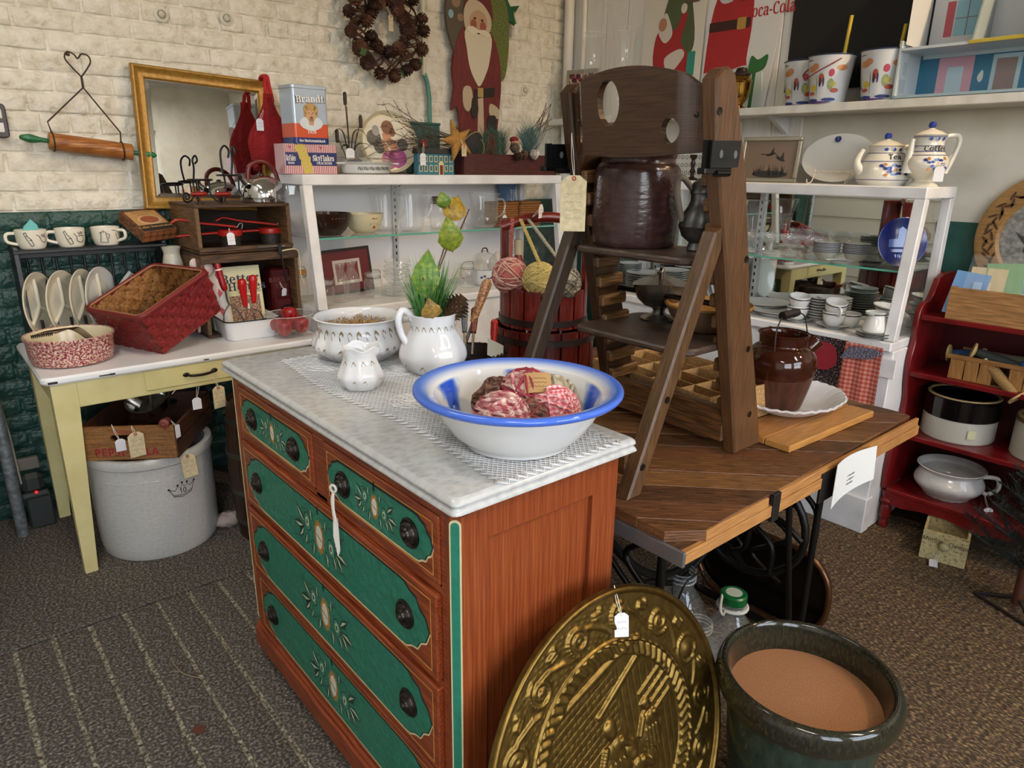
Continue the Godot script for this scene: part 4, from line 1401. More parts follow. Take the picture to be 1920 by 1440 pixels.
	b.box(Vector3.ZERO,W(0.155,0.05,0.17),0.002)
	part(o,"carton",b,nmat([[0.2,"3a2618"],[0.5,"6d4326"],[0.8,"8a5730"]],0.05,0.55,Vector3.ONE * 4))
	var xf := Transform3D(cb * Basis(Vector3.RIGHT,-PI / 2),W(0.0,0.075,0.0) + cb * W(0,0.0252,0))
	b = b0(); b.prism(rrect(0.14,0.15,0.002),0,0.0004,xf)
	part(o,"printed_panel",b,pm("2a2320",0.5))
	b = b0(); b.prism(rrect(0.136,0.105,0.002),0,0.0006,xf * Transform3D(Basis(),W(0,0.018,0)))
	part(o,"printed_panel",b,pm("b88c58",0.5))
	b = b0(); b.prism(ell(0.052,0.034,28,V(0.005,0.0)),0,0.0008,xf)
	part(o,"cake_print",b,pm("c8a579",0.5))
	b = b0(); b.prism(ell(0.04,0.026,28,V(0.005,0.003)),0,0.001,xf)
	for r in [[V(-0.02,0.0),V(0.0,0.012),V(0.025,0.004)],[V(-0.01,-0.008),V(0.01,0.0),V(0.02,-0.01)]]:
		b.prism(stroke(r,0.002),0.001,0.0013,xf)
	part(o,"cake_print",b,pm("9a5237",0.5))
	letters(o,"Beautiful",0.013,xf * Transform3D(Basis(),W(0.0,0.058,0.0008)),pm("8c7040",0.5),"Droid Serif",true)
	letters(o,"Cakes",0.012,xf * Transform3D(Basis(),W(0.0,0.041,0.0008)),pm("8c7040",0.5),"Droid Serif",true)
	letters(o,"Cake Decorator",0.014,xf * Transform3D(Basis(),W(0.0,-0.05,0.0006)),pm("b98e5c",0.5),"Droid Serif",true)
	b = b0()
	for k in 5:
		for r in 2:
			b.prism(ell(0.014,0.01,12),0,0.0005,Transform3D(cb,W(0,0.075,0) + cb * W(-0.06 + k * 0.03,-0.012 + r * 0.024,0.0851)))
	for k in 6:
		for r in 2:
			b.prism(ell(0.013,0.01,12),0,0.0005,Transform3D(cb * Basis(Vector3.UP,PI / 2),W(0,0.075,0) + cb * W(0.0776,-0.012 + r * 0.024,-0.07 + k * 0.028)))
	part(o,"printed_rounds",b,pm("9a5a33",0.5))
	# two wooden crates stacked,openings to the front
	var cw := wood("2e1c10","6b4a2c",0,0.6,12.0,0.4)
	var cs := wood("4e3821","866441",2,0.6,10.0,0.4)
	for q in [[0.898,1.322,T,1.132,"weathered wooden crate on its side on the kitchen table, cookbook inside"],[0.9,1.302,1.135,1.335,"smaller weathered wooden crate on top of another, red ricers inside"]]:
		o = thing("wooden_crate",q[4],"crate",W((q[0] + q[1]) / 2,q[2],-3.23))
		for x in [q[0],q[1] - 0.016]:
			b = bw(); b.slab(W(x,q[2] + 0.015,-3.42),W(x + 0.016,q[3] - 0.013,-3.055),0.002)
			part(o,"plank",b,cs)
		for k in 3:
			for y in [q[2],q[3] - 0.013]:
				b = bw(); b.slab(W(q[0],y,-3.42 + k * 0.122),W(q[1],y + 0.013,-3.42 + k * 0.122 + 0.119),0.002)
				part(o,"plank",b,cw)
		b = bw(); b.slab(W(q[0] + 0.016,q[2] + 0.013,-3.418),W(q[1] - 0.016,q[3] - 0.013,-3.408))
		part(o,"bottom_board",b,wood("1c120a","39271a",0,0.7))
		b = bw(); b.slab(W(q[0] + 0.0,q[3] - 0.035 if q[2] == T else q[2] + 0.01,-3.054),W(q[1],q[3] - 0.002 if q[2] == T else q[2] + 0.028,-3.046),0.002)
		part(o,"edge_strip",b,cw)
	# red potato ricers
	for i in 2:
		var x := 1.06 + i * 0.19
		o = thing("potato_ricer",["red handled potato ricer on the left in the upper crate, tag on its handle","red handled potato ricer on the right in the upper crate"][i],"ricer",W(x,1.151,-3.14 - i * 0.03),-0.2,"potato ricers in the crate")
		b = b0(); b.lathe([V(0,0),V(0.038,0),V(0.04,0.002),V(0.045,0.05),V(0.043,0.05),V(0.038,0.004),V(0,0.004)],30)
		part(o,"basket",b,nmat([[0.3,"1f1d1c"],[0.5,"4c4844"],[0.7,"807b74"]],0.35,0.4,Vector3.ONE * 3,1,0.6),"perforated metal basket")
		b = b0(); b.lathe([V(0.04,0.05),V(0.05,0.05),V(0.051,0.058),V(0.05,0.07),V(0.046,0.074),V(0,0.076)],30)
		b.tube(curve3([W(-0.045,0.062,0),W(-0.1,0.06,0),W(-0.17,0.055,0),W(-0.215,0.052,0)],5),[0.011,0.012,0.012,0.012,0.012,0.012,0.012,0.012,0.011,0.011,0.01,0.01,0.01,0.009,0.008,0.006],10,false,0.5)
		part(o,"frame",b,pm("a32119",0.3),"red enamelled rim and lower handle")
		b = b0(); b.tube(curve3([W(0.03,0.085,0),W(-0.04,0.095,0),W(-0.12,0.105,0),W(-0.19,0.12,0),W(-0.225,0.108,0)],5),0.011,10,false,0.5)
		part(o,"upper_handle",b,pm("b02a1f",0.3))
		b = b0(); b.tube(curve3([W(0.03,0.08,0),W(0.045,0.1,0),W(0.055,0.095,0),W(0.05,0.075,0)],5),0.0025,6)
		part(o,"hinge_wire",b,pm("8a8a88",0.3,0.8))
	price_tag("white price tag on the handle of the left red ricer",W(1.04,1.212,-3.075),W(1.045,1.235,-3.1),0.032,0.045,0.0,false,-0.15)
	# kettle
	o = thing("kettle","shiny chrome kettle with a dark red bail handle on the upper crate","kettle",W(1.225,1.335,-3.15))
	b = b0(); b.lathe([V(0,0),V(0.09,0.0),V(0.097,0.006),V(0.098,0.018),V(0.094,0.022),V(0.095,0.04),V(0.088,0.07),V(0.07,0.094),V(0.045,0.108),V(0.035,0.111),V(0.03,0.109),V(0,0.112)],44)
	part(o,"body",b,pm("d8d8da",0.08,1.0))
	b = b0(); b.tube(curve3([W(-0.06,0.07,0.01),W(-0.085,0.095,0.015),W(-0.098,0.118,0.018)],5),[0.018,0.017,0.016,0.015,0.014,0.013,0.0125,0.012,0.012,0.013,0.014],14)
	part(o,"spout",b,pm("cfcfd2",0.1,1.0))
	b = b0(); b.tube(curve3([W(-0.06,0.085,0),W(-0.05,0.15,0),W(0.0,0.175,0),W(0.055,0.145,0),W(0.075,0.08,0)],6),0.008,10,false,1.3)
	part(o,"handle",b,pm("5d1512",0.3),"dark red bail handle")
	b = b0(); b.ball(W(0,0.116,0),W(0.014,0.01,0.014),14,8)
	part(o,"lid_knob",b,pm("2a1512",0.3))
	# black wire scroll stands
	for i in 2:
		var h: float = [0.095,0.115][i]
		o = thing("wire_stand",["low black wire stand with scrolled feet, left of the taller one","taller black wire stand with scrolled feet and a looped handle beside the kettle"][i],"stand",W([0.985,1.085][i],1.336,[-3.22,-3.15][i]),0.3 * i,"black wire stands")
		b = b0(); b.lathe([V(0,h - 0.004),V(0.05,h - 0.004),V(0.052,h),V(0.05,h + 0.003),V(0,h + 0.001)],28)
		part(o,"plate",b,pm("1c1c1d",0.4,0.4))
		for k in 3:
			var a := 0.6 + TAU * k / 3
			b = b0()
			var d := W(cos(a),0,sin(a))
			var pts := [d * 0.04 + W(0,h,0),d * 0.035 + W(0,h * 0.5,0),d * 0.055 + W(0,0.012,0),d * 0.075 + W(0,0.006,0)]
			for s in 14:
				var t := s / 13.0
				pts.append(d * 0.078 + W(0,0.026,0) + (d * sin(t * 8.5) - W(0,cos(t * 8.5),0)) * 0.022 * (1.0 - 0.75 * t))
			b.tube(curve3(pts,2),0.0035,7)
			part(o,"leg",b,pm("161617",0.4,0.4))
		b = b0()
		if i == 1:
			b.tube(curve3([W(-0.02,h,-0.01),W(-0.025,h + 0.06,-0.01),W(-0.02,h + 0.1,-0.01),W(0.0,h + 0.118,-0.01),W(0.018,h + 0.1,-0.01),W(0.012,h + 0.07,-0.01)],6),0.0045,8)
			b.tube(curve3([W(0.02,h,-0.01),W(0.03,h + 0.06,-0.01),W(0.03,h + 0.1,-0.01),W(0.045,h + 0.118,-0.01),W(0.05,h + 0.095,-0.01),W(0.036,h + 0.08,-0.01)],6),0.0045,8)
			part(o,"handle",b,pm("161617",0.4,0.4))
	for i in 2:
		o = thing("wooden_press",["red turned wooden press handle lying in front of the left wire stand","red turned wooden press handle in front of the taller wire stand"][i],"press",W([0.945,1.03][i],1.336,[-3.12,-3.085][i]),0.1,"red wooden presses")
		b = b0(); b.lathe([V(0,-0.034),V(0.006,-0.033),V(0.009,-0.025),V(0.011,0.0),V(0.009,0.025),V(0.006,0.033),V(0,0.034)],16,W(0,0.04,0),null,Basis(Vector3.BACK,PI / 2))
		part(o,"grip",b,pm("7d1713",0.3))
		b = b0(); b.lathe([V(0,0),V(0.016,0.0),V(0.016,0.005),V(0.004,0.01),V(0.004,0.034),V(0,0.034)],16)
		part(o,"base",b,pm("3b2a22",0.4,0.3))
	# gilt mirror leaning on the wall
	o = thing("mirror","mirror in a worn gilt wooden frame leaning on the brick wall behind the crates","mirror",W(1.11,1.29,-3.44))
	var mb := Basis(Vector3.BACK,-0.045) * Basis(Vector3.RIGHT,-0.07)
	var mt := Transform3D(mb,W(0.0,0.295,-0.005))
	var gilt := nmat([[0.0,"91692a"],[0.5,"a37a33"],[1.0,"b18a40"]],0.03,0.35,W(5,5,5),0,0.3,0.08,0.05)
	var hw := 0.295; var hh := 0.295
	for s in 4:
		b = b0()
		var ang := s * PI / 2
		var L := hw if s % 2 == 0 else hh
		var Dd := hh if s % 2 == 0 else hw
		var rows := []
		for q in [[0.0,-0.004],[0.0,0.022],[0.005,0.028],[0.013,0.027],[0.018,0.018],[0.036,0.012],[0.045,0.016],[0.05,0.013],[0.054,0.004]]:
			var row := PackedVector3Array()
			for e in [-1.0,1.0]:
				row.append(mt * (Basis(Vector3.BACK,ang) * W(e * (L - q[0]),Dd - q[0],q[1])))
			rows.append(row)
		b.grid(rows,false,true)
		part(o,"frame",b,gilt)
	b = b0(); b.prism(PackedVector2Array([V(-0.225,-0.225),V(0.225,-0.225),V(0.225,0.225),V(-0.225,0.225)]),0.0,0.006,mt)
	var gl := part(o,"looking_glass",b,pm("e8ecec",0.01,1.0))
	b = b0()
	for s in 4:
		var r := Basis(Vector3.BACK,s * PI / 2)
		b.poly([mt * (r * W(-0.243,0.243,0.003)),mt * (r * W(0.243,0.243,0.003)),mt * (r * W(0.225,0.225,0.0062)),mt * (r * W(-0.225,0.225,0.0062))],mb * (r * W(0,0.15,1)))
	part(gl,"bevel",b,pm("e8ecec",0.01,1.0))
	# red string bag hung over the mirror corner
	o = thing("net_bag","red crocheted bag hanging from the mirror's right corner","bag",W(1.355,1.47,-3.31))
	b = b0()
	var rows2 := []
	for j in 15:
		var t := j / 14.0
		var row := PackedVector3Array()
		var wd := lerpf(0.105,0.022,smoothstep(0.25,0.95,t)) * (0.85 + 0.15 * sin(t * 3.0))
		for i in 33:
			var a := TAU * (i % 32) / 32
			var pl2 := 1.0 + 0.13 * cos(a * 9.0 + t * 2.0) + 0.04 * sin(a * 4.0)
			row.append(W(cos(a) * wd * pl2 - 0.005 * t,0.02 + t * 0.31 + (0.025 * sin(a * 3.0) if j == 0 else 0.0),sin(a) * wd * 0.42 * pl2))
		rows2.append(row)
	b.grid(rows2,true)
	part(o,"pouch",b,nmat([[0.3,"6a0b0f"],[0.5,"a5151b"],[0.75,"c52228"]],0.3,0.8,Vector3.ONE * 4,1,0.0,1.2,0.25))
	b = b0(); b.tube(curve3([W(-0.015,0.3,0.0),W(-0.005,0.37,-0.02),W(0.0,0.405,-0.03),W(0.012,0.41,-0.1),W(0.014,0.4,-0.12)],5),0.009,8)
	b.tube(curve3([W(0.015,0.3,0.0),W(0.012,0.37,-0.02),W(0.01,0.405,-0.03),W(0.018,0.41,-0.1),W(0.02,0.4,-0.12)],5),0.009,8)
	part(o,"strap",b,pm("ab161c",0.8))
	price_tag("white price tag on a loop at the neck of the red crocheted bag",W(1.285,1.685,-3.265),W(1.312,1.73,-3.28),0.032,0.045,0.0)
	# rolling pin on a heart shaped wire
	o = thing("rolling_pin","old wooden rolling pin with green handles hanging from a heart shaped wire","rolling pin",W(0.64,1.557,-3.44))
	var d := W(0.293,-0.036,0).normalized()
	var rb := Basis(Quaternion(Vector3.UP,d))
	b = b0(); b.lathe([V(0,-0.15),V(0.03,-0.15),V(0.033,-0.147),V(0.034,0.0),V(0.033,0.147),V(0.03,0.15),V(0,0.15)],32,Vector3.ZERO,null,rb)
	part(o,"roller",b,nmat([[0.25,"7a4318"],[0.5,"9c5f28"],[0.75,"b47a3d"]],0.03,0.4,W(1.5,14,14),0,0.0,0.1,0.04))
	for s in [-1.0,1.0]:
		b = b0(); b.lathe([V(0.0,0.15),V(0.009,0.15),V(0.0095,0.175),V(0.016,0.2),V(0.017,0.215),V(0.012,0.235),V(0.007,0.245),V(0,0.247)],18,Vector3.ZERO,null,rb * Basis(Vector3.RIGHT,0.0 if s > 0 else PI))
		part(o,"handle",b,nmat([[0.2,"1e5a38"],[0.75,"2f7a4e"],[0.95,"7a6a45"]],0.05,0.35,Vector3.ONE * 5))
	b = b0()
	var H := W(0.0,0.225,0.012)
	b.tube(ring_pts(-d * 0.135,0.037,Vector3.UP,Vector3.BACK,24),0.003,6,true); b.tube(ring_pts(d * 0.112,0.037,Vector3.UP,Vector3.BACK,24),0.003,6,true)
	b.tube([-d * 0.135 + W(0,0.036,0),W(-0.142,0.09,0.006),H],0.0028,6); b.tube([d * 0.112 + W(0,0.036,0),W(0.113,0.06,0.006),H],0.0028,6)
	b.tube([H,H + W(0,0.04,0)],0.0045,6)
	b.tube(curve3([H + W(0,0.04,0),H + W(-0.03,0.075,0),H + W(-0.048,0.105,0),H + W(-0.036,0.128,0),H + W(-0.014,0.12,0),H + W(-0.004,0.106,0),H + W(0.012,0.124,0),H + W(0.034,0.12,0),H + W(0.04,0.098,0),H + W(0.022,0.068,0),H + W(0,0.04,0)],5),0.003,6)
	part(o,"wire_hanger",b,pm("3a2b22",0.5,0.4),"twisted dark wire hanger ending in a heart")
	b = b0(); b.ball(H + W(-0.034,0.12,-0.006),W(0.008,0.008,0.014),10,6)
	part(o,"nail",b,pm("5a3b2a",0.5))
	price_tag("white price tag dangling under the rolling pin's right end",W(0.765,1.455,-3.43),W(0.765,1.51,-3.42),0.014,0.05,0.6,false,0.0,0)
	# sponge ware bowl and whisk
	o = thing("spongeware_bowl","wide bowl sponged dark red, cream inside, at the left of the kitchen table","bowl",W(0.388,T,-3.017))
	var sponge := nmat([[0.3,"7d1a2c"],[0.46,"8c2236"],[0.54,"d2b59f"],[0.62,"dccbb2"]],0.075,0.28,Vector3.ONE * 5,0,0.0,0.0,0.03,3)
	b = b0(); b.lathe([V(0,0),V(0.118,0.0),V(0.132,0.006),V(0.14,0.035),V(0.143,0.085),V(0.149,0.095),V(0.15,0.102),V(0.147,0.106),V(0.142,0.104)],56)
	part(o,"outside",b,sponge,"dark red sponged outside and rim")
	b = b0(); b.lathe([V(0.142,0.104),V(0.136,0.095),V(0.13,0.04),V(0.118,0.014),V(0,0.012)],56)
	part(o,"inside",b,pm("d8ccac",0.22),"plain cream inside")
	o = thing("wire_whisk","old wire whisk resting across the red sponged bowl","whisk",W(0.36,T + 0.1,-3.02))
	b = b0()
	for k in 7:
		b.tube(curve3([W(-0.10 + k * 0.012,0.03,0.11),W(-0.04 + k * 0.012,0.025,0.02),W(0.04 + k * 0.006,0.008,-0.05),W(0.085 + k * 0.004,-0.03,-0.03 + k * 0.012)],6),0.0014,5)
	part(o,"wires",b,pm("4a3520",0.4,0.7)).set_meta("kind","stuff")
	b = b0()
	var coil := []
	for k in 70:
		coil.append(W(-0.10 + k * 0.001,0.026 + cos(k * 1.1) * 0.006,0.1 + sin(k * 1.1) * 0.006 - k * 0.0002))
	b.tube(coil,0.0016,5)
	part(o,"coil_handle",b,pm("2f2722",0.4,0.6))
	split_basket()
	# enamel tray with utensils
	o = thing("enamel_tray","deep white enamel tray with a black rim on the kitchen table","tray",W(1.065,T,-3.1),-0.06)
	b = b0()
	var er := []
	for q in [[-0.014,0.0],[-0.008,0.003],[0.0,0.08],[0.002,0.083],[-0.004,0.083],[-0.012,0.008],[-0.018,0.004]]:
		var row := PackedVector3Array()
		var rr := rrect(0.235 + 2 * q[0],0.34 + 2 * q[0],0.035,5)
		for i in rr.size() + 1:
			var p := rr[(rr.size() - i) % rr.size()]
			row.append(W(p.x,q[1],p.y))
		er.append(row)
	b.grid(er,true)
	b.prism(rrect(0.2,0.305,0.03,5),0.0005,0.004,Transform3D(Basis(Vector3.RIGHT,Vector3.FORWARD,Vector3.UP),Vector3.ZERO))
	part(o,"pan",b,pm("dfe1e4",0.12))
	b = b0()
	var rim := []
	for p in rrect(0.237,0.342,0.036,5): rim.append(W(p.x,0.083,p.y))
	b.tube(rim,0.0032,8,true)
	part(o,"rim",b,pm("15151a",0.2),"black enamel rim")
	price_tag("white price tag hanging on the black rimmed enamel tray",W(1.145,0.85,-2.925),W(1.145,0.866,-2.93),0.034,0.046,-0.1,false,-0.1)
	o = thing("potato_masher","kitchen masher with a banded red wooden handle standing in the enamel tray","masher",W(0.985,0.79,-3.05))
	b = b0(); b.tube(curve3([W(0,0.19,0),W(-0.008,0.23,-0.004),W(-0.02,0.31,-0.012)],4),[0.009,0.012,0.0135,0.014,0.014,0.0135,0.0135,0.0145,0.012],14)
	part(o,"handle",b,pm("8f1418",0.3),"red handle")
	b = b0(); b.tube([W(-0.015,0.277,-0.009),W(-0.016,0.283,-0.0095)],0.0152,14)
	part(o,"handle_band",b,pm("e6d9cf",0.4))
	b = b0(); b.tube([W(0,0.2,0),W(0.004,0.15,0),W(0.01,0.13,0)],0.004,8); b.tube(curve3([W(0.01,0.13,0),W(0.04,0.1,0.01),W(0.06,0.05,0.02),W(0.062,0.008,0.02)],5),0.0028,6); b.tube(curve3([W(0.01,0.13,0),W(-0.015,0.09,0),W(-0.02,0.04,0.0),W(-0.018,0.008,0.0)],5),0.0028,6)
	b.tube(curve3([W(-0.018,0.008,0),W(0.0,0.006,0.03),W(0.03,0.006,-0.02),W(0.062,0.008,0.02)],5),0.0028,6)
	part(o,"wire_head",b,pm("5f5c58",0.3,0.8))
	o = thing("pastry_blender","pastry blender with a ribbed red handle and bowed wires in the enamel tray","pastry blender",W(1.06,0.79,-3.0))
	b = b0()
	for s in [-1.0,1.0]:
		var prof := [V(0,0.13)]
		for k in 12:
			prof.append(V(0.009 + 0.0008 * k + (0.0015 if k % 2 else 0.0),0.135 + k * 0.009))
		prof.append_array([V(0.016,0.25),V(0,0.256)])
		b.lathe(prof,16,W(s * 0.012 + 0.005,0.0 - (0.012 if s < 0 else 0.0),0),null,Basis(Vector3.BACK,-s * 0.05))
	part(o,"handle",b,pm("b11a1a",0.22),"ribbed red two-part handle")
	b = b0(); b.lathe([V(0,0.112),V(0.012,0.113),V(0.01,0.135),V(0,0.136)],14)
	part(o,"ferrule",b,pm("bba99c",0.3,0.6))
	b = b0()
	for k in 4:
		var s2 := -1.5 + k
		b.tube(curve3([W(s2 * 0.003,0.115,0),W(s2 * 0.03,0.09,0.005),W(s2 * 0.04,0.04,0.01),W(s2 * 0.036,0.008,0.01)],6),0.002,6)
	part(o,"wires",b,pm("5a4f40",0.3,0.8)).set_meta("kind","stuff")
	# cookbook
	o = thing("cookbook","pale yellow cookbook with a red checked corner standing in the lower crate","book",W(1.06,0.797,-3.12))
	var bt := Transform3D(Basis(Vector3.RIGHT,-0.14) * Basis(Vector3.UP,-0.1),W(0,0,0))
	b = b0(); b.t = bt; b.slab(W(-0.11,0.0,-0.03),W(0.115,0.27,0.0),0.002)
	part(o,"cover",b,pm("d9d2a4",0.4))
	b = b0(); b.t = bt; b.slab(W(-0.108,0.003,0.0002),W(-0.04,0.268,0.0008))
	var ck := part(o,"checked_corner",b,pm("d9cfc6",0.4))
	b = b0(); b.t = bt
	for k in 3:
		for s in 2:
			b.prism(PackedVector2Array([V(-0.1 + s * 0.03,0.02 + k * 0.08 + s * 0.04),V(-0.085 + s * 0.03,0.04 + k * 0.08 + s * 0.04),V(-0.1 + s * 0.03,0.06 + k * 0.08 + s * 0.04),V(-0.107 + s * 0.03,0.04 + k * 0.08 + s * 0.04)]),0.0008,0.0012)
	part(ck,"red_checks",b,pm("b8342c",0.4))
	letters(o,"Better",0.038,bt * Transform3D(Basis(),W(0.025,0.215,0.0006)),pm("1d2a48",0.5),"Droid Serif",true)
	letters(o,"Homes",0.034,bt * Transform3D(Basis(),W(0.05,0.18,0.0006)),pm("1d2a48",0.5),"Droid Serif",true)
	letters(o,"and Gardens",0.012,bt * Transform3D(Basis(),W(0.06,0.158,0.0006)),pm("1d2a48",0.5),"Droid Serif")
	b = b0(); b.t = bt; b.slab(W(-0.03,0.03,0.0002),W(0.1,0.14,0.001))
	part(o,"cover_picture",b,nmat([[0.2,"3a2414"],[0.45,"8a5a3a"],[0.6,"c9b49a"],[0.8,"b0472e"]],0.12,0.4,Vector3.ONE * 4,1))
	# dark red tin with a black knob in the lower crate
	o = thing("storage_tin","dark red metal tin with a round black knob at the right of the lower crate","tin",W(1.26,0.795,-3.17))
	b = b0(); b.box(W(0,0.125,0),W(0.09,0.25,0.1),0.008); b.box(W(0,0.06,0.055),W(0.085,0.12,0.03),0.01)
	part(o,"body",b,pm("4a0f12",0.3))
	b = b0(); b.ball(W(0.012,0.07,0.08),W(0.03,0.016,0.016),18,10)
	part(o,"knob",b,pm("101012",0.15))
	letters(o,"BAKING",0.02,Transform3D(Basis(),W(0,0.2,0.0502)),pm("6d3a30",0.5),"Droid Serif",true)
	letters(o,"TEA",0.02,Transform3D(Basis(),W(0,0.17,0.0502)),pm("6d3a30",0.5),"Droid Serif",true)
	price_tag("white price tag hanging from the dark red tin in the lower crate",W(1.255,0.955,-3.075),W(1.25,0.985,-3.11),0.026,0.03,0.3,false,0.2,0)
	o = thing("table_knife","silver bar knotted with black ribbon hanging over the lower crate's front edge","knife",W(1.2,1.15,-3.04))
	b = b0(); b.box(W(0.0,0.004,0.0),W(0.12,0.006,0.01),0.002)
	part(o,"blade",b,pm("c4c4c2",0.2,0.9))
	b = b0(); b.box(W(0.035,-0.01,0.0),W(0.018,0.045,0.016),0.005); b.tube(curve3([W(0.036,-0.03,0.006),W(0.045,-0.09,0.002),W(0.06,-0.16,-0.02)],4),0.007,8,false,0.5)
	part(o,"ribbon",b,pm("17161b",0.6))
	o = thing("cord_loop","off-white cord trailing over the right side of the lower crate","cord",W(1.3,1.13,-3.04))
	b = b0(); b.tube(curve3([W(-0.06,0.002,0.0),W(0.01,0.005,0.004),W(0.022,-0.04,0.006),W(0.02,-0.1,0.006),W(0.03,-0.15,0.008)],6),0.0035,7)
	part(o,"cord",b,pm("cdbf9d",0.8))
	# stoneware jug neck and scoops behind the basket
	o = thing("stoneware_jug","cream stoneware jar with a flared neck behind the red basket","jar",W(0.855,T,-3.295))
	b = b0(); b.lathe(wall([V(0.028,0),V(0.034,0.05),V(0.036,0.24),V(0.042,0.29),V(0.036,0.325),V(0.033,0.345),V(0.04,0.37)],0.005,4),36)
	part(o,"body",b,pm("c9c2b0",0.22))
	o = thing("china_scoop","pair of small pinkish white china scoops leaning by the cream jar","scoop",W(0.9,1.0,-3.12))
	for k in 2:
		b = b0(); b.ball(W(0.0 + k * 0.035,0.085 - k * 0.012,k * 0.03),W(0.026,0.032,0.014),16,10,Basis(Vector3.BACK,0.5 - k * 0.5),func(q): return 1.0 - 0.35 * maxf(0.0,q.z))
		b.tube([W(-0.005 + k * 0.035,0.06 - k * 0.012,k * 0.02),W(-0.02 + k * 0.03,-0.2,k * 0.02)],0.007,8)
		part(o,"scoop",b,pm("d6bdb2",0.3))
	# glass bowl of apples
	var ab := W(1.195,T,-2.9)
	o = thing("glass_bowl","clear glass bowl full of red apples at the right end of the kitchen table","bowl",ab)
	b = b0(); b.lathe([V(0,0.004),V(0.06,0.003),V(0.085,0.03),V(0.1,0.095),V(0.103,0.1),V(0.101,0.1)],44)
	part(o,"bowl_body",b,glass("f2f4f2",0.06))
	b = b0(); b.tube(ring_pts(W(0,0.1,0),0.102,Vector3.RIGHT,Vector3.BACK,44),0.0016,6,true)
	part(o,"rim",b,glass("ffffff",0.35))
	var k := 0
	for q in [[-0.038,0.046,0.03],[0.036,0.05,0.034],[-0.042,0.048,-0.035],[0.04,0.05,-0.03],[0.0,0.095,0.004]]:
		apple(ab + W(q[0],q[1],q[2]),["red apple at the front left of the glass bowl","red apple with an orange blush at the front right of the glass bowl","red apple at the back left of the glass bowl","red apple at the back right of the glass bowl","red apple on top of the others in the glass bowl"][k],k)
		k += 1

func apple(at: Vector3,label: String,k: int):
	var o := thing("apple",label,"apple",at,k * 1.3,"apples in the glass bowl")
	var b := b0()
	b.lathe([V(0,-0.026),V(0.008,-0.031),V(0.018,-0.03),V(0.031,-0.012),V(0.036,0.008),V(0.032,0.024),V(0.02,0.031),V(0.008,0.027),V(0,0.02)],24)
	part(o,"flesh",b,nmat([[0.2,"7c0e14"],[0.55,"a31a20"],[0.8,"bd4a33"]],0.02,0.25,W(8,2,8)))
	b = b0(); b.tube([W(0,0.02,0),W(0.003,0.037,0.001)],0.0014,6)
	part(o,"stem",b,pm("3a2614",0.7))

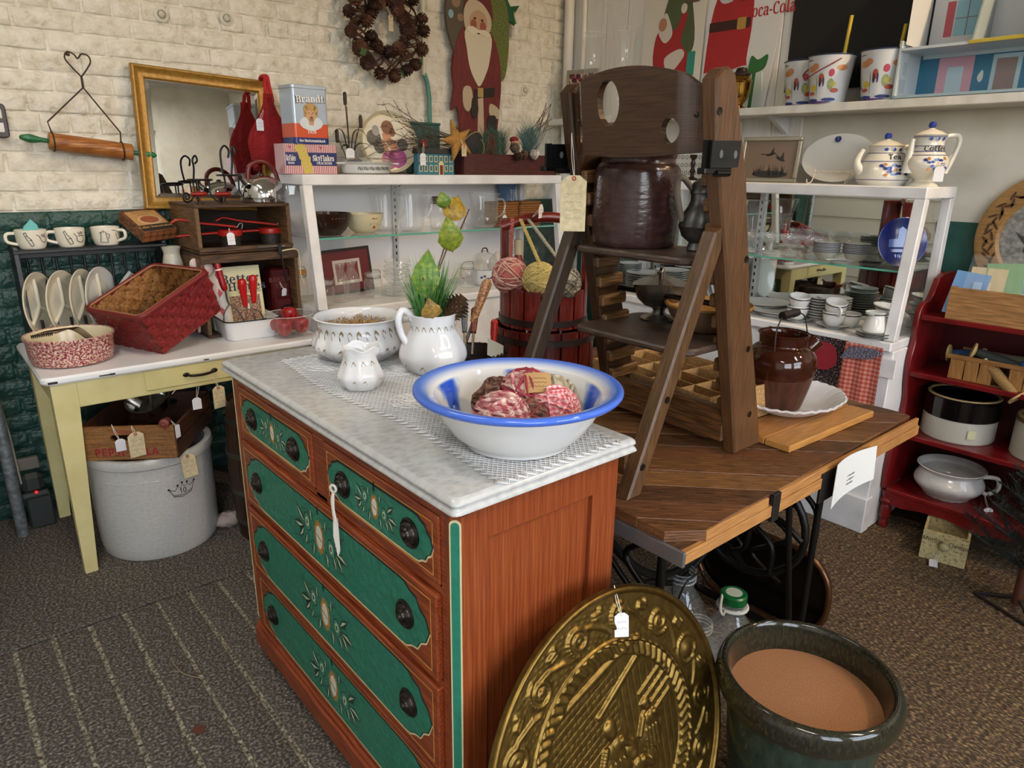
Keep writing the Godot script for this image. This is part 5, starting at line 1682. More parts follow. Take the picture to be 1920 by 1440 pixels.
func split_basket():
	# red splint basket tipped up on its end
	var o := thing("splint_basket","large red painted splint basket tipped on its side on the kitchen table, natural inside","basket",W(0.678,0.78,-2.904))
	var M := Basis(W(0.854,0.402,-0.331),W(-0.374,0.916,0.147),W(0.362,-0.001,0.932))
	var L := 0.31; var D := 0.182; var Wd := 0.302; var tp := 0.014
	var red := nmat([[0.2,"5c1014"],[0.5,"7c171b"],[0.8,"8f2225"]],0.05,0.5,W(5,5,5),0,0.0,0.3,0.06)
	var tan := nmat([[0.2,"6b421d"],[0.5,"8d602f"],[0.8,"a5773f"]],0.04,0.6,W(6,6,6),0,0.0,0.3,0.06)
	# local: x along the long side,y from bottom to rim,-z across
	var sides := [[V(0,0),V(L,0)],[V(L,0),V(L,-Wd)],[V(L,-Wd),V(0,-Wd)],[V(0,-Wd),V(0,0)]]
	var nrm := [V(0,1),V(1,0),V(0,-1),V(-1,0)]
	var rowsN := 7
	for s in 4:
		var a: Vector2 = sides[s][0]; var c: Vector2 = sides[s][1]; var nn: Vector2 = nrm[s]
		var len := (c - a).length()
		var nst := 9
		for r in rowsN:
			var y0 := D * (r + 0.06) / rowsN; var y1 := D * (r + 0.94) / rowsN
			for face2 in 2:
				# horizontal weaver: goes over and under the upright splints
				var b := b0(); b.t.basis = M
				var g := []
				for yy in [y0,(y0 + y1) / 2,y1]:
					var row := PackedVector3Array()
					var e = tp * yy / D
					for i in nst * 4 + 1:
						var t := float(i) / (nst * 4)
						var off := cos(t * nst * TAU / 2 + r * PI) * 0.003
						var p = a.lerp(c,t) + (a.lerp(c,t) - V(L / 2,-Wd / 2)) * (e / 0.15) + nn * (off + (0.0012 if face2 == 0 else -0.0012) + (0.0006 if yy > y0 and yy < y1 else 0.0))
						row.append(W(p.x,yy,p.y))
					g.append(row)
				b.grid(g,false,face2 == 0)
				part(o,"weaver_splint",b,red if face2 == 0 else tan)
		for k in nst:
			var t := (k + 0.5) / nst
			for face2 in 2:
				var b := b0(); b.t.basis = M
				var g := []
				for j in rowsN * 3 + 1:
					var y := D * float(j) / (rowsN * 3)
					var row := PackedVector3Array()
					for i in 3:
						var tt := t + (i - 1) * 0.42 / nst
						var e := tp * y / D
						var off := -sin(PI * (y / D * rowsN - 0.0)) * 0.0
						off = cos(PI * (floor(y / D * rowsN - 0.001) + k + 1)) * 0.0022
						var p := a.lerp(c,tt) + (a.lerp(c,tt) - V(L / 2,-Wd / 2)) * (e / 0.15) + nn * (off + (0.0008 if face2 == 0 else -0.0008))
						row.append(W(p.x,y,p.y))
					g.append(row)
				b.grid(g,false,face2 == 1)
				part(o,"upright_splint",b,red if face2 == 0 else tan)
	# bottom
	for k in 8:
		var b := b0(); b.t.basis = M
		b.box(W(L / 2,0.002 + 0.0015 * (k % 2),-Wd * (k + 0.5) / 8),W(L,0.0025,Wd / 8 * 0.93),0.0008)
		part(o,"bottom_splint",b,tan)
	for k in 8:
		var b := b0(); b.t.basis = M
		b.box(W(L * (k + 0.5) / 8,-0.0005 + 0.0015 * ((k + 1) % 2),-Wd / 2),W(L / 8 * 0.6,0.0025,Wd),0.0008)
		part(o,"bottom_splint",b,red)
	# rim hoop and handle
	var rim := []
	for p in rrect(L + 2 * tp + 0.012,Wd + 2 * tp + 0.012,0.03,4):
		rim.append(M * W(L / 2 + p.x,D,-Wd / 2 + p.y))
	var b := b0(); b.tube(rim,0.0085,8,true,1.4,M * Vector3.UP)
	part(o,"rim",b,pm("701619",0.5))
	b = b0()
	var inner := []
	for p in rrect(L + 2 * tp - 0.006,Wd + 2 * tp - 0.006,0.026,4):
		inner.append(M * W(L / 2 + p.x,D + 0.006,-Wd / 2 + p.y))
	b.tube(inner,0.004,6,true)
	part(o,"rim_lining",b,pm("9a6f50",0.6))
	for q in [[L + tp + 0.008,-Wd * 0.2],[L + tp + 0.008,-Wd * 0.8]]:
		b = b0(); b.t.basis = M
		b.box(W(L * 0.86,D * 0.87,0.018),W(0.13,0.016,0.008),0.002,Basis(Vector3.BACK,0.35))
	part(o,"handle",b,pm("6d1518",0.5))

func pot(called: String,label: String,cat: String,at: Vector3,prof: Array,th: float,m: Material,group := "",seg := 36) -> Node3D:
	var o := thing(called,label,cat,at,0.0,group)
	var b := b0(); b.lathe(wall(prof,th,4),seg)
	part(o,"body",b,m)
	return o

func clear(called: String,label: String,cat: String,at: Vector3,prof: Array,group := "",mod = null,seg := 32) -> Node3D:
	var o := thing(called,label,cat,at,0.0,group)
	var b := b0()
	var pr := [V(0,0.002)]
	pr.append_array(curve3(prof,4))
	b.lathe(pr,seg,Vector3.ZERO,mod)
	part(o,"body",b,glass())
	b = b0(); b.tube(ring_pts(W(0,prof[prof.size() - 1].y,0),prof[prof.size() - 1].x,Vector3.RIGHT,Vector3.BACK,seg),0.0016,6,true)
	b.lathe([V(0,0.001),V(prof[0].x * 0.9,0.001),V(prof[0].x * 0.96,0.007),V(0,0.008)],seg)
	part(o,"thick_rim",b,glass("f2f8f6",0.2))
	return o

func pine(o: Node3D,called: String,at: Vector3,n: int,len: float,spread: float,m: Material,lean := Vector3.ZERO):
	# many fine needles round a stem
	var b := bw()
	var stem := Vector3.UP * len * 0.75 + lean
	b.tube([at,at + stem * 0.5,at + stem],0.003,6)
	for i in n:
		var t := rng.randf()
		var a := rng.randf() * TAU
		var p := at + stem * t * 0.9
		var d := (W(cos(a),0,sin(a)) * spread + Vector3.UP * rng.randf_range(0.4,1.0) + lean * 2.0).normalized()
		var q := p + d * len * rng.randf_range(0.35,0.6)
		var s := d.cross(W(sin(a * 3.0),0.3,cos(a * 2.0))).normalized() * 0.0011
		b.poly([p + s,p - s,q],d.cross(s))
		b.poly([p + s.rotated(d,1.57),p - s.rotated(d,1.57),q],s)
	part(o,called,b,m).set_meta("kind","stuff")

func cone_scales(b: B,c: Vector3,r: float,h: float,dir: Vector3,lev := 7,per := 9):
	var bs := Basis(Quaternion(Vector3.UP,dir.normalized()))
	var keep := b.t
	b.t = b.t * Transform3D(bs,c)
	b.ball(W(0,h * 0.45,0),W(r * 0.62,h * 0.5,r * 0.62),10,6)
	for l in lev:
		var t := (l + 0.3) / lev
		var rr := r * sin(PI * (0.18 + 0.78 * t)) * 1.05
		for k in per:
			var a := TAU * (k + 0.5 * (l % 2)) / per
			var d := W(cos(a),0,sin(a)); var sd := W(-sin(a),0,cos(a))
			var p := W(0,h * t,0) + d * rr * 0.55
			var tip := W(0,h * t + h * 0.1,0) + d * rr
			b.poly([p - sd * r * 0.16,p + sd * r * 0.16,tip + sd * r * 0.2,tip + d * r * 0.1,tip - sd * r * 0.2],W(0,1,0) - d * 0.2)
			b.poly([p - sd * r * 0.16 - W(0,h * 0.04,0),p + sd * r * 0.16 - W(0,h * 0.04,0),tip + sd * r * 0.2 - W(0,h * 0.03,0),tip + d * r * 0.1,tip - sd * r * 0.2 - W(0,h * 0.03,0)],W(0,-1,0) + d * 0.4)
	b.t = keep

func ornament_tag(label: String,at: Vector3,up: float):
	price_tag(label,at,at + W(0.004,up,-0.01),0.028,0.042)

func left_case_goods():
	var T := 1.457
	# tall biscuit tin on a cracker box
	var o := thing("cracker_box","pink striped cracker box with a blue band lying under the tall tin","box",W(1.425,T,-3.12))
	var b := b0(); b.box(W(0,0.064,0),W(0.245,0.126,0.11),0.0015)
	part(o,"carton",b,pm("d8c8c6",0.4))
	b = b0()
	for k in 29:
		var x := -0.12 + k * 0.0085
		b.slab(W(x,0.002,0.0548),W(x + 0.0042,0.126,0.0554))
	for k in 13:
		b.slab(W(-0.1228,0.002,-0.053 + k * 0.0085),W(-0.1222,0.126,-0.0488 + k * 0.0085))
	part(o,"pink_stripes",b,pm("a8434c",0.4)).set_meta("kind","stuff")
	b = b0(); b.slab(W(-0.12,0.036,0.0552),W(0.1215,0.092,0.0558))
	part(o,"blue_band",b,pm("1f2560",0.35))
	var wh := pm("e9e4da",0.4)
	letters(o,"SkyFlakes",0.024,Transform3D(Basis(),W(0.057,0.068,0.056)),wh,"Droid Serif",true,true,0.62)
	letters(o,"SkyFlakes",0.024,Transform3D(Basis(),W(-0.096,0.068,0.056)),wh,"Droid Serif",true,true,0.27)
	letters(o,"CRACKERS",0.01,Transform3D(Basis(),W(0.06,0.047,0.056)),wh,"Droid Serif",true)
	letters(o,"CRACKERS",0.008,Transform3D(Basis(),W(-0.096,0.047,0.056)),wh,"Droid Serif",true,false,0.5)
	b = b0()
	for q in [[-0.04,0.088,0.3],[-0.028,0.055,-0.1],[-0.02,0.025,0.15],[-0.05,0.108,0.7]]:
		b.prism(shift(rrect(0.044,0.044,0.004),V(q[0],q[1]),1.0,q[2]),0.0558,0.0564 + q[1] * 0.02)
	part(o,"printed_biscuits",b,nmat([[0.2,"b8993c"],[0.7,"d3b95c"]],0.1,0.4,Vector3.ONE * 5))
	b = b0()
	b.prism(shift(ell(0.01,0.009,3),V(0.045,0.113),1.0,-PI / 2),0.0556,0.0562); b.prism(shift(ell(0.009,0.009,3),V(-0.1,0.113),1.0,-PI / 2),0.0556,0.0562)
	part(o,"printed_heart",b,pm("b0434f",0.4))
	o = thing("biscuit_tin","tall pale blue and orange tin printed with a smiling child on the cracker box","tin",W(1.43,T + 0.128,-3.12),0.06)
	b = b0(); b.prism(rrect(0.168,0.12,0.012),0.0,0.225,Transform3D(Basis(Vector3.RIGHT,Vector3.FORWARD,Vector3.UP),Vector3.ZERO),0.0)
	part(o,"body",b,pm("aebccb",0.22,0.2))
	b = b0(); b.prism(rrect(0.174,0.126,0.013),0.224,0.24,Transform3D(Basis(Vector3.RIGHT,Vector3.FORWARD,Vector3.UP),Vector3.ZERO),0.003)
	part(o,"lid",b,pm("b4c0cc",0.2,0.2))
	b = b0(); b.prism(rrect(0.1685,0.1205,0.012),0.0,0.026,Transform3D(Basis(Vector3.RIGHT,Vector3.FORWARD,Vector3.UP),Vector3.ZERO))
	part(o,"blue_foot_band",b,pm("1e2f6e",0.25))
	b = b0(); b.prism(rrect(0.1687,0.1207,0.012),0.026,0.083,Transform3D(Basis(Vector3.RIGHT,Vector3.FORWARD,Vector3.UP),Vector3.ZERO))
	part(o,"orange_band",b,pm("c8512a",0.25))
	b = b0(); b.prism(ell(0.055,0.03,26,V(0,0.086)),0.0602,0.0609)
	part(o,"printed_collar",b,pm("cfd5da",0.3))
	b = b0(); b.prism(ell(0.026,0.034,24,V(0.0,0.125)),0.0605,0.0613); b.prism(shift(rrect(0.024,0.03,0.006),V(0.0,0.092)),0.0605,0.0613)
	part(o,"printed_face",b,pm("c79a76",0.3))
	b = b0()
	for q in [[0,0.152,0.027,0.016],[-0.024,0.14,0.011,0.018],[0.025,0.14,0.011,0.018],[-0.027,0.12,0.006,0.012],[0.028,0.122,0.006,0.012]]:
		b.prism(ell(q[2],q[3],16,V(q[0],q[1])),0.0607,0.0617)
	part(o,"printed_hair",b,pm("b5935a",0.3))
	b = b0()
	for q in [[-0.009,0.128,0.003,0.002],[0.01,0.128,0.003,0.002],[0.001,0.11,0.009,0.0025],[0.001,0.119,0.002,0.0015]]:
		b.prism(ell(q[2],q[3],10,V(q[0],q[1])),0.0613,0.0618)
	part(o,"printed_features",b,pm("5a2c22",0.3))
	letters(o,"Brandt",0.03,Transform3D(Basis(Vector3.BACK,0.05),W(0,0.182,0.0606)),pm("20222a",0.3),"Droid Serif",true,true)
	letters(o,"Brandt",0.028,Transform3D(Basis(Vector3.BACK,0.05),W(0.0,0.184,0.0612)),pm("e6e6e2",0.3),"Droid Serif",true,true)
	letters(o,"1929",0.014,Transform3D(Basis(),W(0,0.05,0.061)),wh,"Droid Serif",true)
	letters(o,"Der Markenzwieback",0.0115,Transform3D(Basis(),W(0,0.013,0.061)),wh,"Droid Sans",true,false,0.78)
	# oval casserole with glass lid
	o = thing("casserole_dish","oval white casserole with a scrolled band and a clear glass lid on the left case","casserole",W(1.705,T,-3.08))
	var oval := func(r,y,a): return V(r * (1.0 if true else a),y)
	b = b0(); b.t.basis = Basis.from_scale(W(1.0,1,0.68))
	b.lathe([V(0,0),V(0.105,0.0),V(0.118,0.008),V(0.127,0.044),V(0.135,0.05),V(0.13,0.053),V(0.12,0.046),V(0.108,0.01),V(0,0.008)],48)
	part(o,"dish",b,pm("d5d6d2",0.2))
	b = b0(); b.box(W(0.145,0.049,0),W(0.04,0.007,0.06),0.003); b.box(W(-0.145,0.049,0),W(0.04,0.007,0.06),0.003)
	part(o,"lug_handle",b,pm("d5d6d2",0.2)).set_meta("kind","stuff")
	b = b0()
	var mpt := func(q): return W(sin(q.x / 0.125) * 0.125,q.y,cos(q.x / 0.125) * 0.125 * 0.68 + 0.0012)
	for k in 6:
		var x := -0.075 + k * 0.03
		b.patch(stroke(curve3([V(x - 0.014,0.02),V(x - 0.004,0.034),V(x + 0.004,0.02),V(x + 0.014,0.033)],5),0.003),mpt,func(q): return W(sin(q.x / 0.125),0,1.4).normalized())
		b.patch(stroke(curve3([V(x - 0.012,0.034),V(x - 0.002,0.022),V(x + 0.006,0.034)],5),0.002),mpt,Vector3.BACK)
	part(o,"scroll_band",b,pm("3a3d40",0.3))
	b = b0(); b.t.basis = Basis.from_scale(W(1.0,1,0.68))
	b.lathe([V(0.132,0.054),V(0.125,0.066),V(0.1,0.074),V(0,0.078)],48)
	b.tube(ring_pts(W(0,0.055,0),0.132,Vector3.RIGHT,Vector3.BACK,40),0.003,6,true)
	part(o,"glass_lid",b,glass("f0f4f2",0.12))
	# metal cattails
	o = thing("cattail_ornament","rusty metal cattail ornament behind the casserole","ornament",W(1.67,T,-3.2))
	b = b0()
	for q in [[-0.02,0.3,0.06],[0.015,0.34,-0.02],[0.05,0.19,0.02],[-0.045,0.17,0.0],[0.08,0.24,0.0]]:
		b.tube(curve3([W(0.015,0.02,0),W(q[0] * 0.4 + 0.01,q[1] * 0.5,q[2] * 0.4),W(q[0],q[1],q[2])],5),0.0022,6)
	for q in [[0.09,0.2,0.02],[-0.07,0.2,0.02],[-0.05,0.13,0.05],[0.11,0.14,0.03]]:
		b.tube(curve3([W(0.015,0.02,0),W(q[0] * 0.3,q[1] * 0.9,q[2]),W(q[0] * 0.8,q[1],q[2]),W(q[0] * 1.1,q[1] * 0.86,q[2])],5),[0.002,0.003,0.004,0.005,0.005,0.006,0.006,0.006,0.006,0.005,0.005,0.004,0.003,0.002,0.002,0.001],6,false,0.3)
	part(o,"stems",b,pm("3f3323",0.45,0.5)).set_meta("kind","stuff")
	for q in [[0.016,0.34,-0.02],[0.082,0.24,0.0],[-0.046,0.17,0.0]]:
		b = b0(); b.lathe([V(0,-0.03),V(0.008,-0.026),V(0.009,0.0),V(0.008,0.026),V(0,0.032)],14,W(q[0],q[1],q[2]))
		part(o,"seed_head",b,pm("3a2a1c",0.6))
	b = b0(); b.ball(W(0.03,0.035,0.02),W(0.055,0.04,0.03),20,12)
	part(o,"base",b,pm("3b3026",0.4,0.5))
	price_tag("small white price card in front of the metal cattails",W(1.645,T + 0.11,-3.12),W(1.66,T + 0.13,-3.16),0.044,0.036)
	# round advertising tray standing up
	o = thing("serving_tray","round cream tin tray picturing a woman in pink, standing behind the twigs","tray",W(1.905,T,-3.2))
	var tb := Basis(Vector3.UP,-0.12) * Basis(Vector3.RIGHT,PI / 2 - 0.2)
	var tt := Transform3D(tb,W(0,0.15,-0.01))
	b = b0(); b.t = tt
	b.lathe([V(0,0),V(0.132,0.0),V(0.14,0.004),V(0.147,0.022),V(0.15,0.024),V(0.149,0.026),V(0.144,0.022),V(0.137,0.007),V(0.13,0.003),V(0,0.003)],56)
	part(o,"pan",b,pm("d3c9a8",0.3))
	var pt := tt * Transform3D(Basis(Vector3.RIGHT,-PI / 2),W(0,0.003,0))
	var art := [[[ell(0.128,0.128,40)],"d4cdbb"],[[ell(0.05,0.05,18,V(0.04,-0.075),0.3),ell(0.04,0.045,18,V(-0.005,-0.085))],"a85082"],[[ell(0.038,0.04,18,V(-0.075,0.02)),ell(0.03,0.035,16,V(-0.05,-0.02)),ell(0.03,0.03,16,V(0.075,-0.01))],"4c4a48"],[[ell(0.024,0.028,18,V(-0.005,0.03)),ell(0.022,0.03,14,V(0.02,-0.01),0.5),ell(0.01,0.04,12,V(-0.02,-0.02),0.4)],"b87e5e"],[[ell(0.032,0.034,18,V(0.002,0.072)),ell(0.016,0.022,14,V(0.026,0.05))],"6e3a22"],[[ell(0.018,0.026,14,V(-0.062,0.055))],"8c8a86"]]
	var zz := 0.0003
	for a in art:
		b = b0()
		for q in a[0]: b.prism(q,0.0,zz,pt)
		part(o,"printed_picture",b,pm(a[1],0.4))
		zz += 0.0004
	# birch twigs
	o = thing("twig_bundle","bundle of bare budding twigs lying along the top of the left case","twigs",W(2.2,T,-3.1))
	b = bw()
	for i in 16:
		var p := W(2.24,1.6 + rng.randf_range(-0.03,0.05),-3.1 + rng.randf_range(-0.05,0.05))
		var d := W(-1,rng.randf_range(-0.22,0.34),rng.randf_range(-0.15,0.25)).normalized()
		var path := [p]
		for k in 5:
			d = (d + W(rng.randf_range(-0.1,0.1),rng.randf_range(-0.16,0.16),rng.randf_range(-0.1,0.1))).normalized()
			p += d * rng.randf_range(0.05,0.11)
			path.append(p)
			if k > 0:
				var e := (d + W(rng.randf_range(-0.2,0.2),rng.randf_range(-0.8,0.8),rng.randf_range(-0.3,0.3))).normalized()
				b.tube([p,p + e * 0.04,p + e * 0.08 + W(0,0.008,0)],0.0012,5)
				b.ball(p + e * 0.04,Vector3.ONE * 0.0035,6,4)
		b.tube(path,[0.003,0.0026,0.0022,0.0019,0.0015,0.001],5)
	part(o,"twigs",b,pm("4d443c",0.7)).set_meta("kind","stuff")
	# teal dustpan-like tin and the painted house
	o = thing("teal_tin","square dark teal tin standing behind the twigs below the teal pipe","tin",W(2.17,T,-3.3))
	b = b0(); b.box(W(0,0.125,0),W(0.185,0.25,0.06),0.006); b.box(W(0,0.253,0),W(0.19,0.012,0.065),0.003)
	part(o,"body",b,nmat([[0.2,"1f4a46"],[0.8,"35665f"]],0.04,0.4,Vector3.ONE * 4))
	o = thing("painted_house","small wooden house painted teal with cream windows and a red door","ornament",W(2.09,T,-3.06))
	b = b0(); b.slab(W(-0.11,0,-0.04),W(0.11,0.1,0.0),0.002)
	part(o,"body",b,pm("2f6f83",0.5))
	b = b0(); b.prism(PackedVector2Array([V(-0.046,0.1),V(0.006,0.1),V(-0.004,0.125),V(-0.036,0.125)]),-0.115,0.115,Transform3D(Basis(Vector3.FORWARD,Vector3.UP,Vector3.RIGHT),W(0,0,-0.04)))
	part(o,"roof",b,pm("2b2c2a",0.6))
	for r in 2:
		for k in 7:
			if r == 1 and k == 4: continue
			var x := -0.094 + k * 0.0305
			b = b0(); b.slab(W(x - 0.0095,0.026 + (0.034 if r == 0 else -0.012),0.0),W(x + 0.0095,0.052 + (0.038 if r == 0 else -0.006),0.0012))
			var wn := part(o,"window",b,pm("cdbf86",0.5))
			b = b0(); b.slab(W(x - 0.006,0.03 + (0.034 if r == 0 else -0.012),0.001),W(x + 0.006,0.048 + (0.038 if r == 0 else -0.006),0.0016))
			part(wn,"pane",b,pm("39616b",0.4))
	b = b0(); b.slab(W(0.014,0.0,0.0),W(0.042,0.056,0.002)); b.prism(PackedVector2Array([V(0.01,0.054),V(0.046,0.054),V(0.028,0.066)]),0,0.003)
	part(o,"door_frame",b,pm("d6c990",0.5))
	b = b0(); b.slab(W(0.019,0.0,0.0015),W(0.037,0.046,0.0032))
	part(o,"door",b,pm("6d1f1c",0.5))
	price_tag("white price tag hanging from a red heart on the painted house",W(2.0,T + 0.095,-3.045),W(2.01,T + 0.15,-3.05),0.032,0.05)
	o = thing("felt_heart","small red felt heart lying on the roof of the painted house","ornament",W(2.02,T + 0.128,-3.06))
	b = b0(); b.prism(PackedVector2Array(curve3([V(0,0),V(0.022,0.02),V(0.018,0.036),V(0.006,0.036),V(0,0.03),V(-0.006,0.036),V(-0.018,0.036),V(-0.022,0.02)],3,true)),-0.005,0.005,Transform3D(Basis(Vector3.UP,0.4),Vector3.ZERO),0.002)
	part(o,"cushion",b,pm("8f2b22",0.9))
	# stuffed fabric star
	o = thing("fabric_star","stuffed mustard fabric star with a button and a paper tag beside the planter box","ornament",W(2.2,T + 0.125,-3.03))
	b = b0()
	var st := PackedVector2Array()
	for k in 10:
		var a := PI / 2 + 0.3 + TAU * k / 10
		st.append(Vector2.from_angle(a) * (0.105 if k % 2 == 0 else 0.042))
	var rows := []
	for j in 9:
		var t := -1.0 + j / 4.0
		var row := PackedVector3Array()
		for i in 41:
			var s := float(i % 40) / 4.0
			var p := st[int(s) % 10].lerp(st[(int(s) + 1) % 10],s - floor(s))
			row.append(W(p.x,p.y,0) * sqrt(maxf(0.0,1.0 - t * t * 0.98)) + W(0,0.04,-t * 0.026 * -1.0))
		rows.append(row)
	b.t.basis = Basis(Vector3.RIGHT,-0.1)
	b.grid(rows,true,true)
	b.grid([rows[0],_collapse(rows[0])],true,false); b.grid([rows[8],_collapse(rows[8])],true,true)
	part(o,"cushion",b,nmat([[0.2,"9a6a2e"],[0.8,"b98742"]],0.08,0.9,Vector3.ONE * 6))
	b = b0(); b.ball(W(-0.02,0.1,0.028),W(0.008,0.008,0.004),12,8)
	part(o,"button",b,pm("5a3320",0.5))
	price_tag("tan paper tag tied to the mustard fabric star",W(2.215,T + 0.14,-2.995),W(2.2,T + 0.17,-3.0),0.036,0.05,0.2,true)
	# maroon planter box with greens
	o = thing("planter_box","long maroon wooden planter box filled with pine sprigs, cones and a small bearded doll head","planter",W(2.57,T,-3.1))
	b = b0()
	b.slab(W(-0.325,0,0.05),W(0.335,0.105,0.065),0.002); b.slab(W(-0.325,0,-0.065),W(0.335,0.105,-0.05),0.002)
	b.slab(W(-0.325,0,-0.05),W(-0.31,0.105,0.05),0.002); b.slab(W(0.32,0,-0.05),W(0.335,0.105,0.05),0.002); b.slab(W(-0.31,0,-0.05),W(0.32,0.012,0.05))
	b.slab(W(-0.31,0.012,-0.05),W(0.32,0.07,0.05))
	part(o,"trough",b,wood("3a1416","55201f",0,0.5,10.0,0.2))
	var pg := pm("4c6b58",0.7)
	var pg2 := pm("5e7f7c",0.7)
	for q in [[2.44,-3.12,0.15,0.5],[2.51,-3.09,0.17,0.6],[2.38,-3.11,0.12,0.7],[2.57,-3.12,0.14,0.6]]:
		pine(o,"pine_needles",W(q[0],1.53,q[1]),150,q[2] * 1.2,q[3],pg)
	for q in [[2.71,-3.1,0.17,0.5],[2.78,-3.12,0.19,0.55],[2.74,-3.08,0.16,0.6]]:
		pine(o,"pine_needles",W(q[0],1.53,q[1]),170,q[2] * 1.25,q[3],pg2)
	b = bw()
	for i in 22:
		var a := W(2.79 + rng.randf_range(-0.02,0.03),1.56,-3.15)
		b.tube([a,a + W(rng.randf_range(0.02,0.1),rng.randf_range(0.08,0.16),rng.randf_range(-0.05,0.03)),a + W(rng.randf_range(0.08,0.18),rng.randf_range(0.16,0.3),rng.randf_range(-0.05,0.03))],0.0013,5)
	part(o,"dry_twigs",b,pm("4a3d33",0.8)).set_meta("kind","stuff")
	for q in [[2.56,1.585,0.028,"7b6a5c"],[2.585,1.545,0.024,"4d3526"],[2.63,1.555,0.022,"6d5745"],[2.7,1.555,0.026,"cfc9c0"]]:
		b = bw(); cone_scales(b,W(q[0],q[1],-3.035),q[2],q[2] * 1.9,W(0.3,0.5,1))
		part(o,"pine_cone",b,pm(q[3],0.7))
	b = bw(); b.ball(W(2.595,1.612,-3.045),W(0.026,0.03,0.024),16,10)
	var dh := part(o,"doll_head",b,pm("b98a74",0.6))
	b = bw(); b.ball(W(2.592,1.64,-3.05),W(0.026,0.016,0.024),14,8);
	part(dh,"red_cap",b,pm("7d1a1c",0.8))
	b = bw(); b.ball(W(2.602,1.6,-3.032),W(0.024,0.022,0.018),14,8)
	part(dh,"white_beard",b,pm("d2cdc4",0.9))
	# dark wrapped bundle tied with twine
	o = thing("wrapped_bundle","dark grey cloth bundle tied with twine behind the fabric star","bundle",W(2.36,T + 0.1,-3.14))
	b = b0(); b.ball(W(0,0.05,0),W(0.085,0.075,0.05),20,12,Basis(),func(q): return 1.0 + 0.12 * sin(q.x * 5.0 + 1.0) * cos(q.y * 4.0))
	part(o,"cloth",b,pm("34312e",0.9))
	b = b0(); b.tube(ring_pts(W(0,0.05,0),0.088,W(0.8,0.45,0.1),W(-0.3,0.6,0.55),26),0.0022,6,true); b.tube(ring_pts(W(0,0.05,0),0.08,W(0.3,-0.8,0.3),W(0.7,0.2,0.5),26),0.0022,6,true)
	part(o,"twine",b,pm("a98d64",0.9))
	# ---------- upper glass shelf
	var S := 1.187
	o = pot("mixing_bowl","dark brown bowl with pale lace pattern at the left of the glass shelf","bowl",W(1.492,S,-3.08),[V(0.055,0),V(0.085,0.03),V(0.102,0.07),V(0.108,0.098)],0.004,pm("2e1a12",0.15))
	b = b0()
	for k in 26:
		var q0 := V(-0.045 + (k % 7) * 0.014 + (0.007 if k / 7 % 2 else 0.0),0.042 + (k / 7) * 0.011)
		b.patch(stroke(curve3([q0 + V(-0.005,0),q0 + V(0,0.005),q0 + V(0.005,0),q0 + V(0,-0.005),q0 + V(-0.004,0)],3),0.0016),func(q): return W(sin(q.x / 0.095 + 0.15) * (0.066 + 0.43 * q.y),q.y,cos(q.x / 0.095 + 0.15) * (0.066 + 0.43 * q.y)) + W(sin(q.x / 0.095 + 0.15),0,cos(q.x / 0.095 + 0.15)) * 0.0045,func(q): return W(sin(q.x / 0.095 + 0.15),-0.3,cos(q.x / 0.095 + 0.15)))
	part(o,"lace_print",b,pm("8f8076",0.3)).set_meta("kind","stuff")
	o = pot("floral_bowl","cream bowl with orange roses beside the dark brown mixing bowl","bowl",W(1.685,S,-3.09),[V(0.045,0),V(0.07,0.02),V(0.086,0.055),V(0.092,0.09)],0.004,pm("ccc3a0",0.18))
	b = b0()
	var cyl := func(q): return W(sin(q.x / 0.085 + 0.1) * (0.071 + 0.26 * q.y),q.y,cos(q.x / 0.085 + 0.1) * (0.071 + 0.26 * q.y))
	var cyn := func(q): return W(sin(q.x / 0.085 + 0.1),-0.25,cos(q.x / 0.085 + 0.1))
	for q in [[-0.008,0.068],[0.008,0.066],[0.0,0.03]]: b.patch(ell(0.0085,0.007,12,V(q[0],q[1])),cyl,cyn)
	part(o,"rose_print",b,pm("b0532a",0.3))
	b = b0()
	for q in [[-0.024,0.062,0.4],[0.024,0.056,-0.5],[-0.02,0.045,1.0],[0.018,0.044,2.0],[0.0,0.05,1.5],[-0.03,0.052,0.1]]: b.patch(ell(0.007,0.0025,8,V(q[0],q[1]),q[2]),cyl,cyn)
	part(o,"leaf_print",b,pm("6e7f5a",0.3))
	var flute := func(r,y,a): return V(r * (1.0 + (0.03 * cos(a * 14.0) if y > 0.01 else 0.0)),y)
	for i in 2:
		o = clear("glass_pitcher",["tall ribbed clear glass pitcher farther left on the glass shelf","tall ribbed clear glass pitcher with a looped handle in front of the shelf standard"][i],"pitcher",W([1.85,1.945][i],S,[-3.17,-3.08][i]),[V(0.055,0.004),V(0.06,0.02),V(0.068,0.1),V(0.078,0.18),V(0.082,0.2)],"ribbed pitchers",flute,84)
		b = b0(); b.tube(curve3([W(0.07,0.17,0),W(0.115,0.165,0),W(0.125,0.12,0),W(0.1,0.07,0),W(0.066,0.055,0)],6),0.006,10)
		part(o,"handle",b,glass("f0f6f4",0.15))
	o = clear("canning_jar","clear glass jar with a wire bail lid on the glass shelf","jar",W(2.125,S,-3.09),[V(0.048,0.002),V(0.052,0.02),V(0.052,0.105),V(0.044,0.122),V(0.042,0.135)])
	b = b0(); b.lathe([V(0,0.135),V(0.045,0.135),V(0.046,0.15),V(0.04,0.162),V(0,0.164)],28)
	b.tube(ring_pts(W(0,0.128,0),0.045,Vector3.RIGHT,Vector3.BACK,28),0.003,6,true)
	part(o,"lid",b,pm("6f6a62",0.3,0.5),"grey lid with wire bail")
	o = clear("canister","small clear glass canister with a knobbed lid beside the bail jar","jar",W(2.235,S,-3.09),[V(0.038,0.002),V(0.042,0.015),V(0.042,0.06),V(0.036,0.068)])
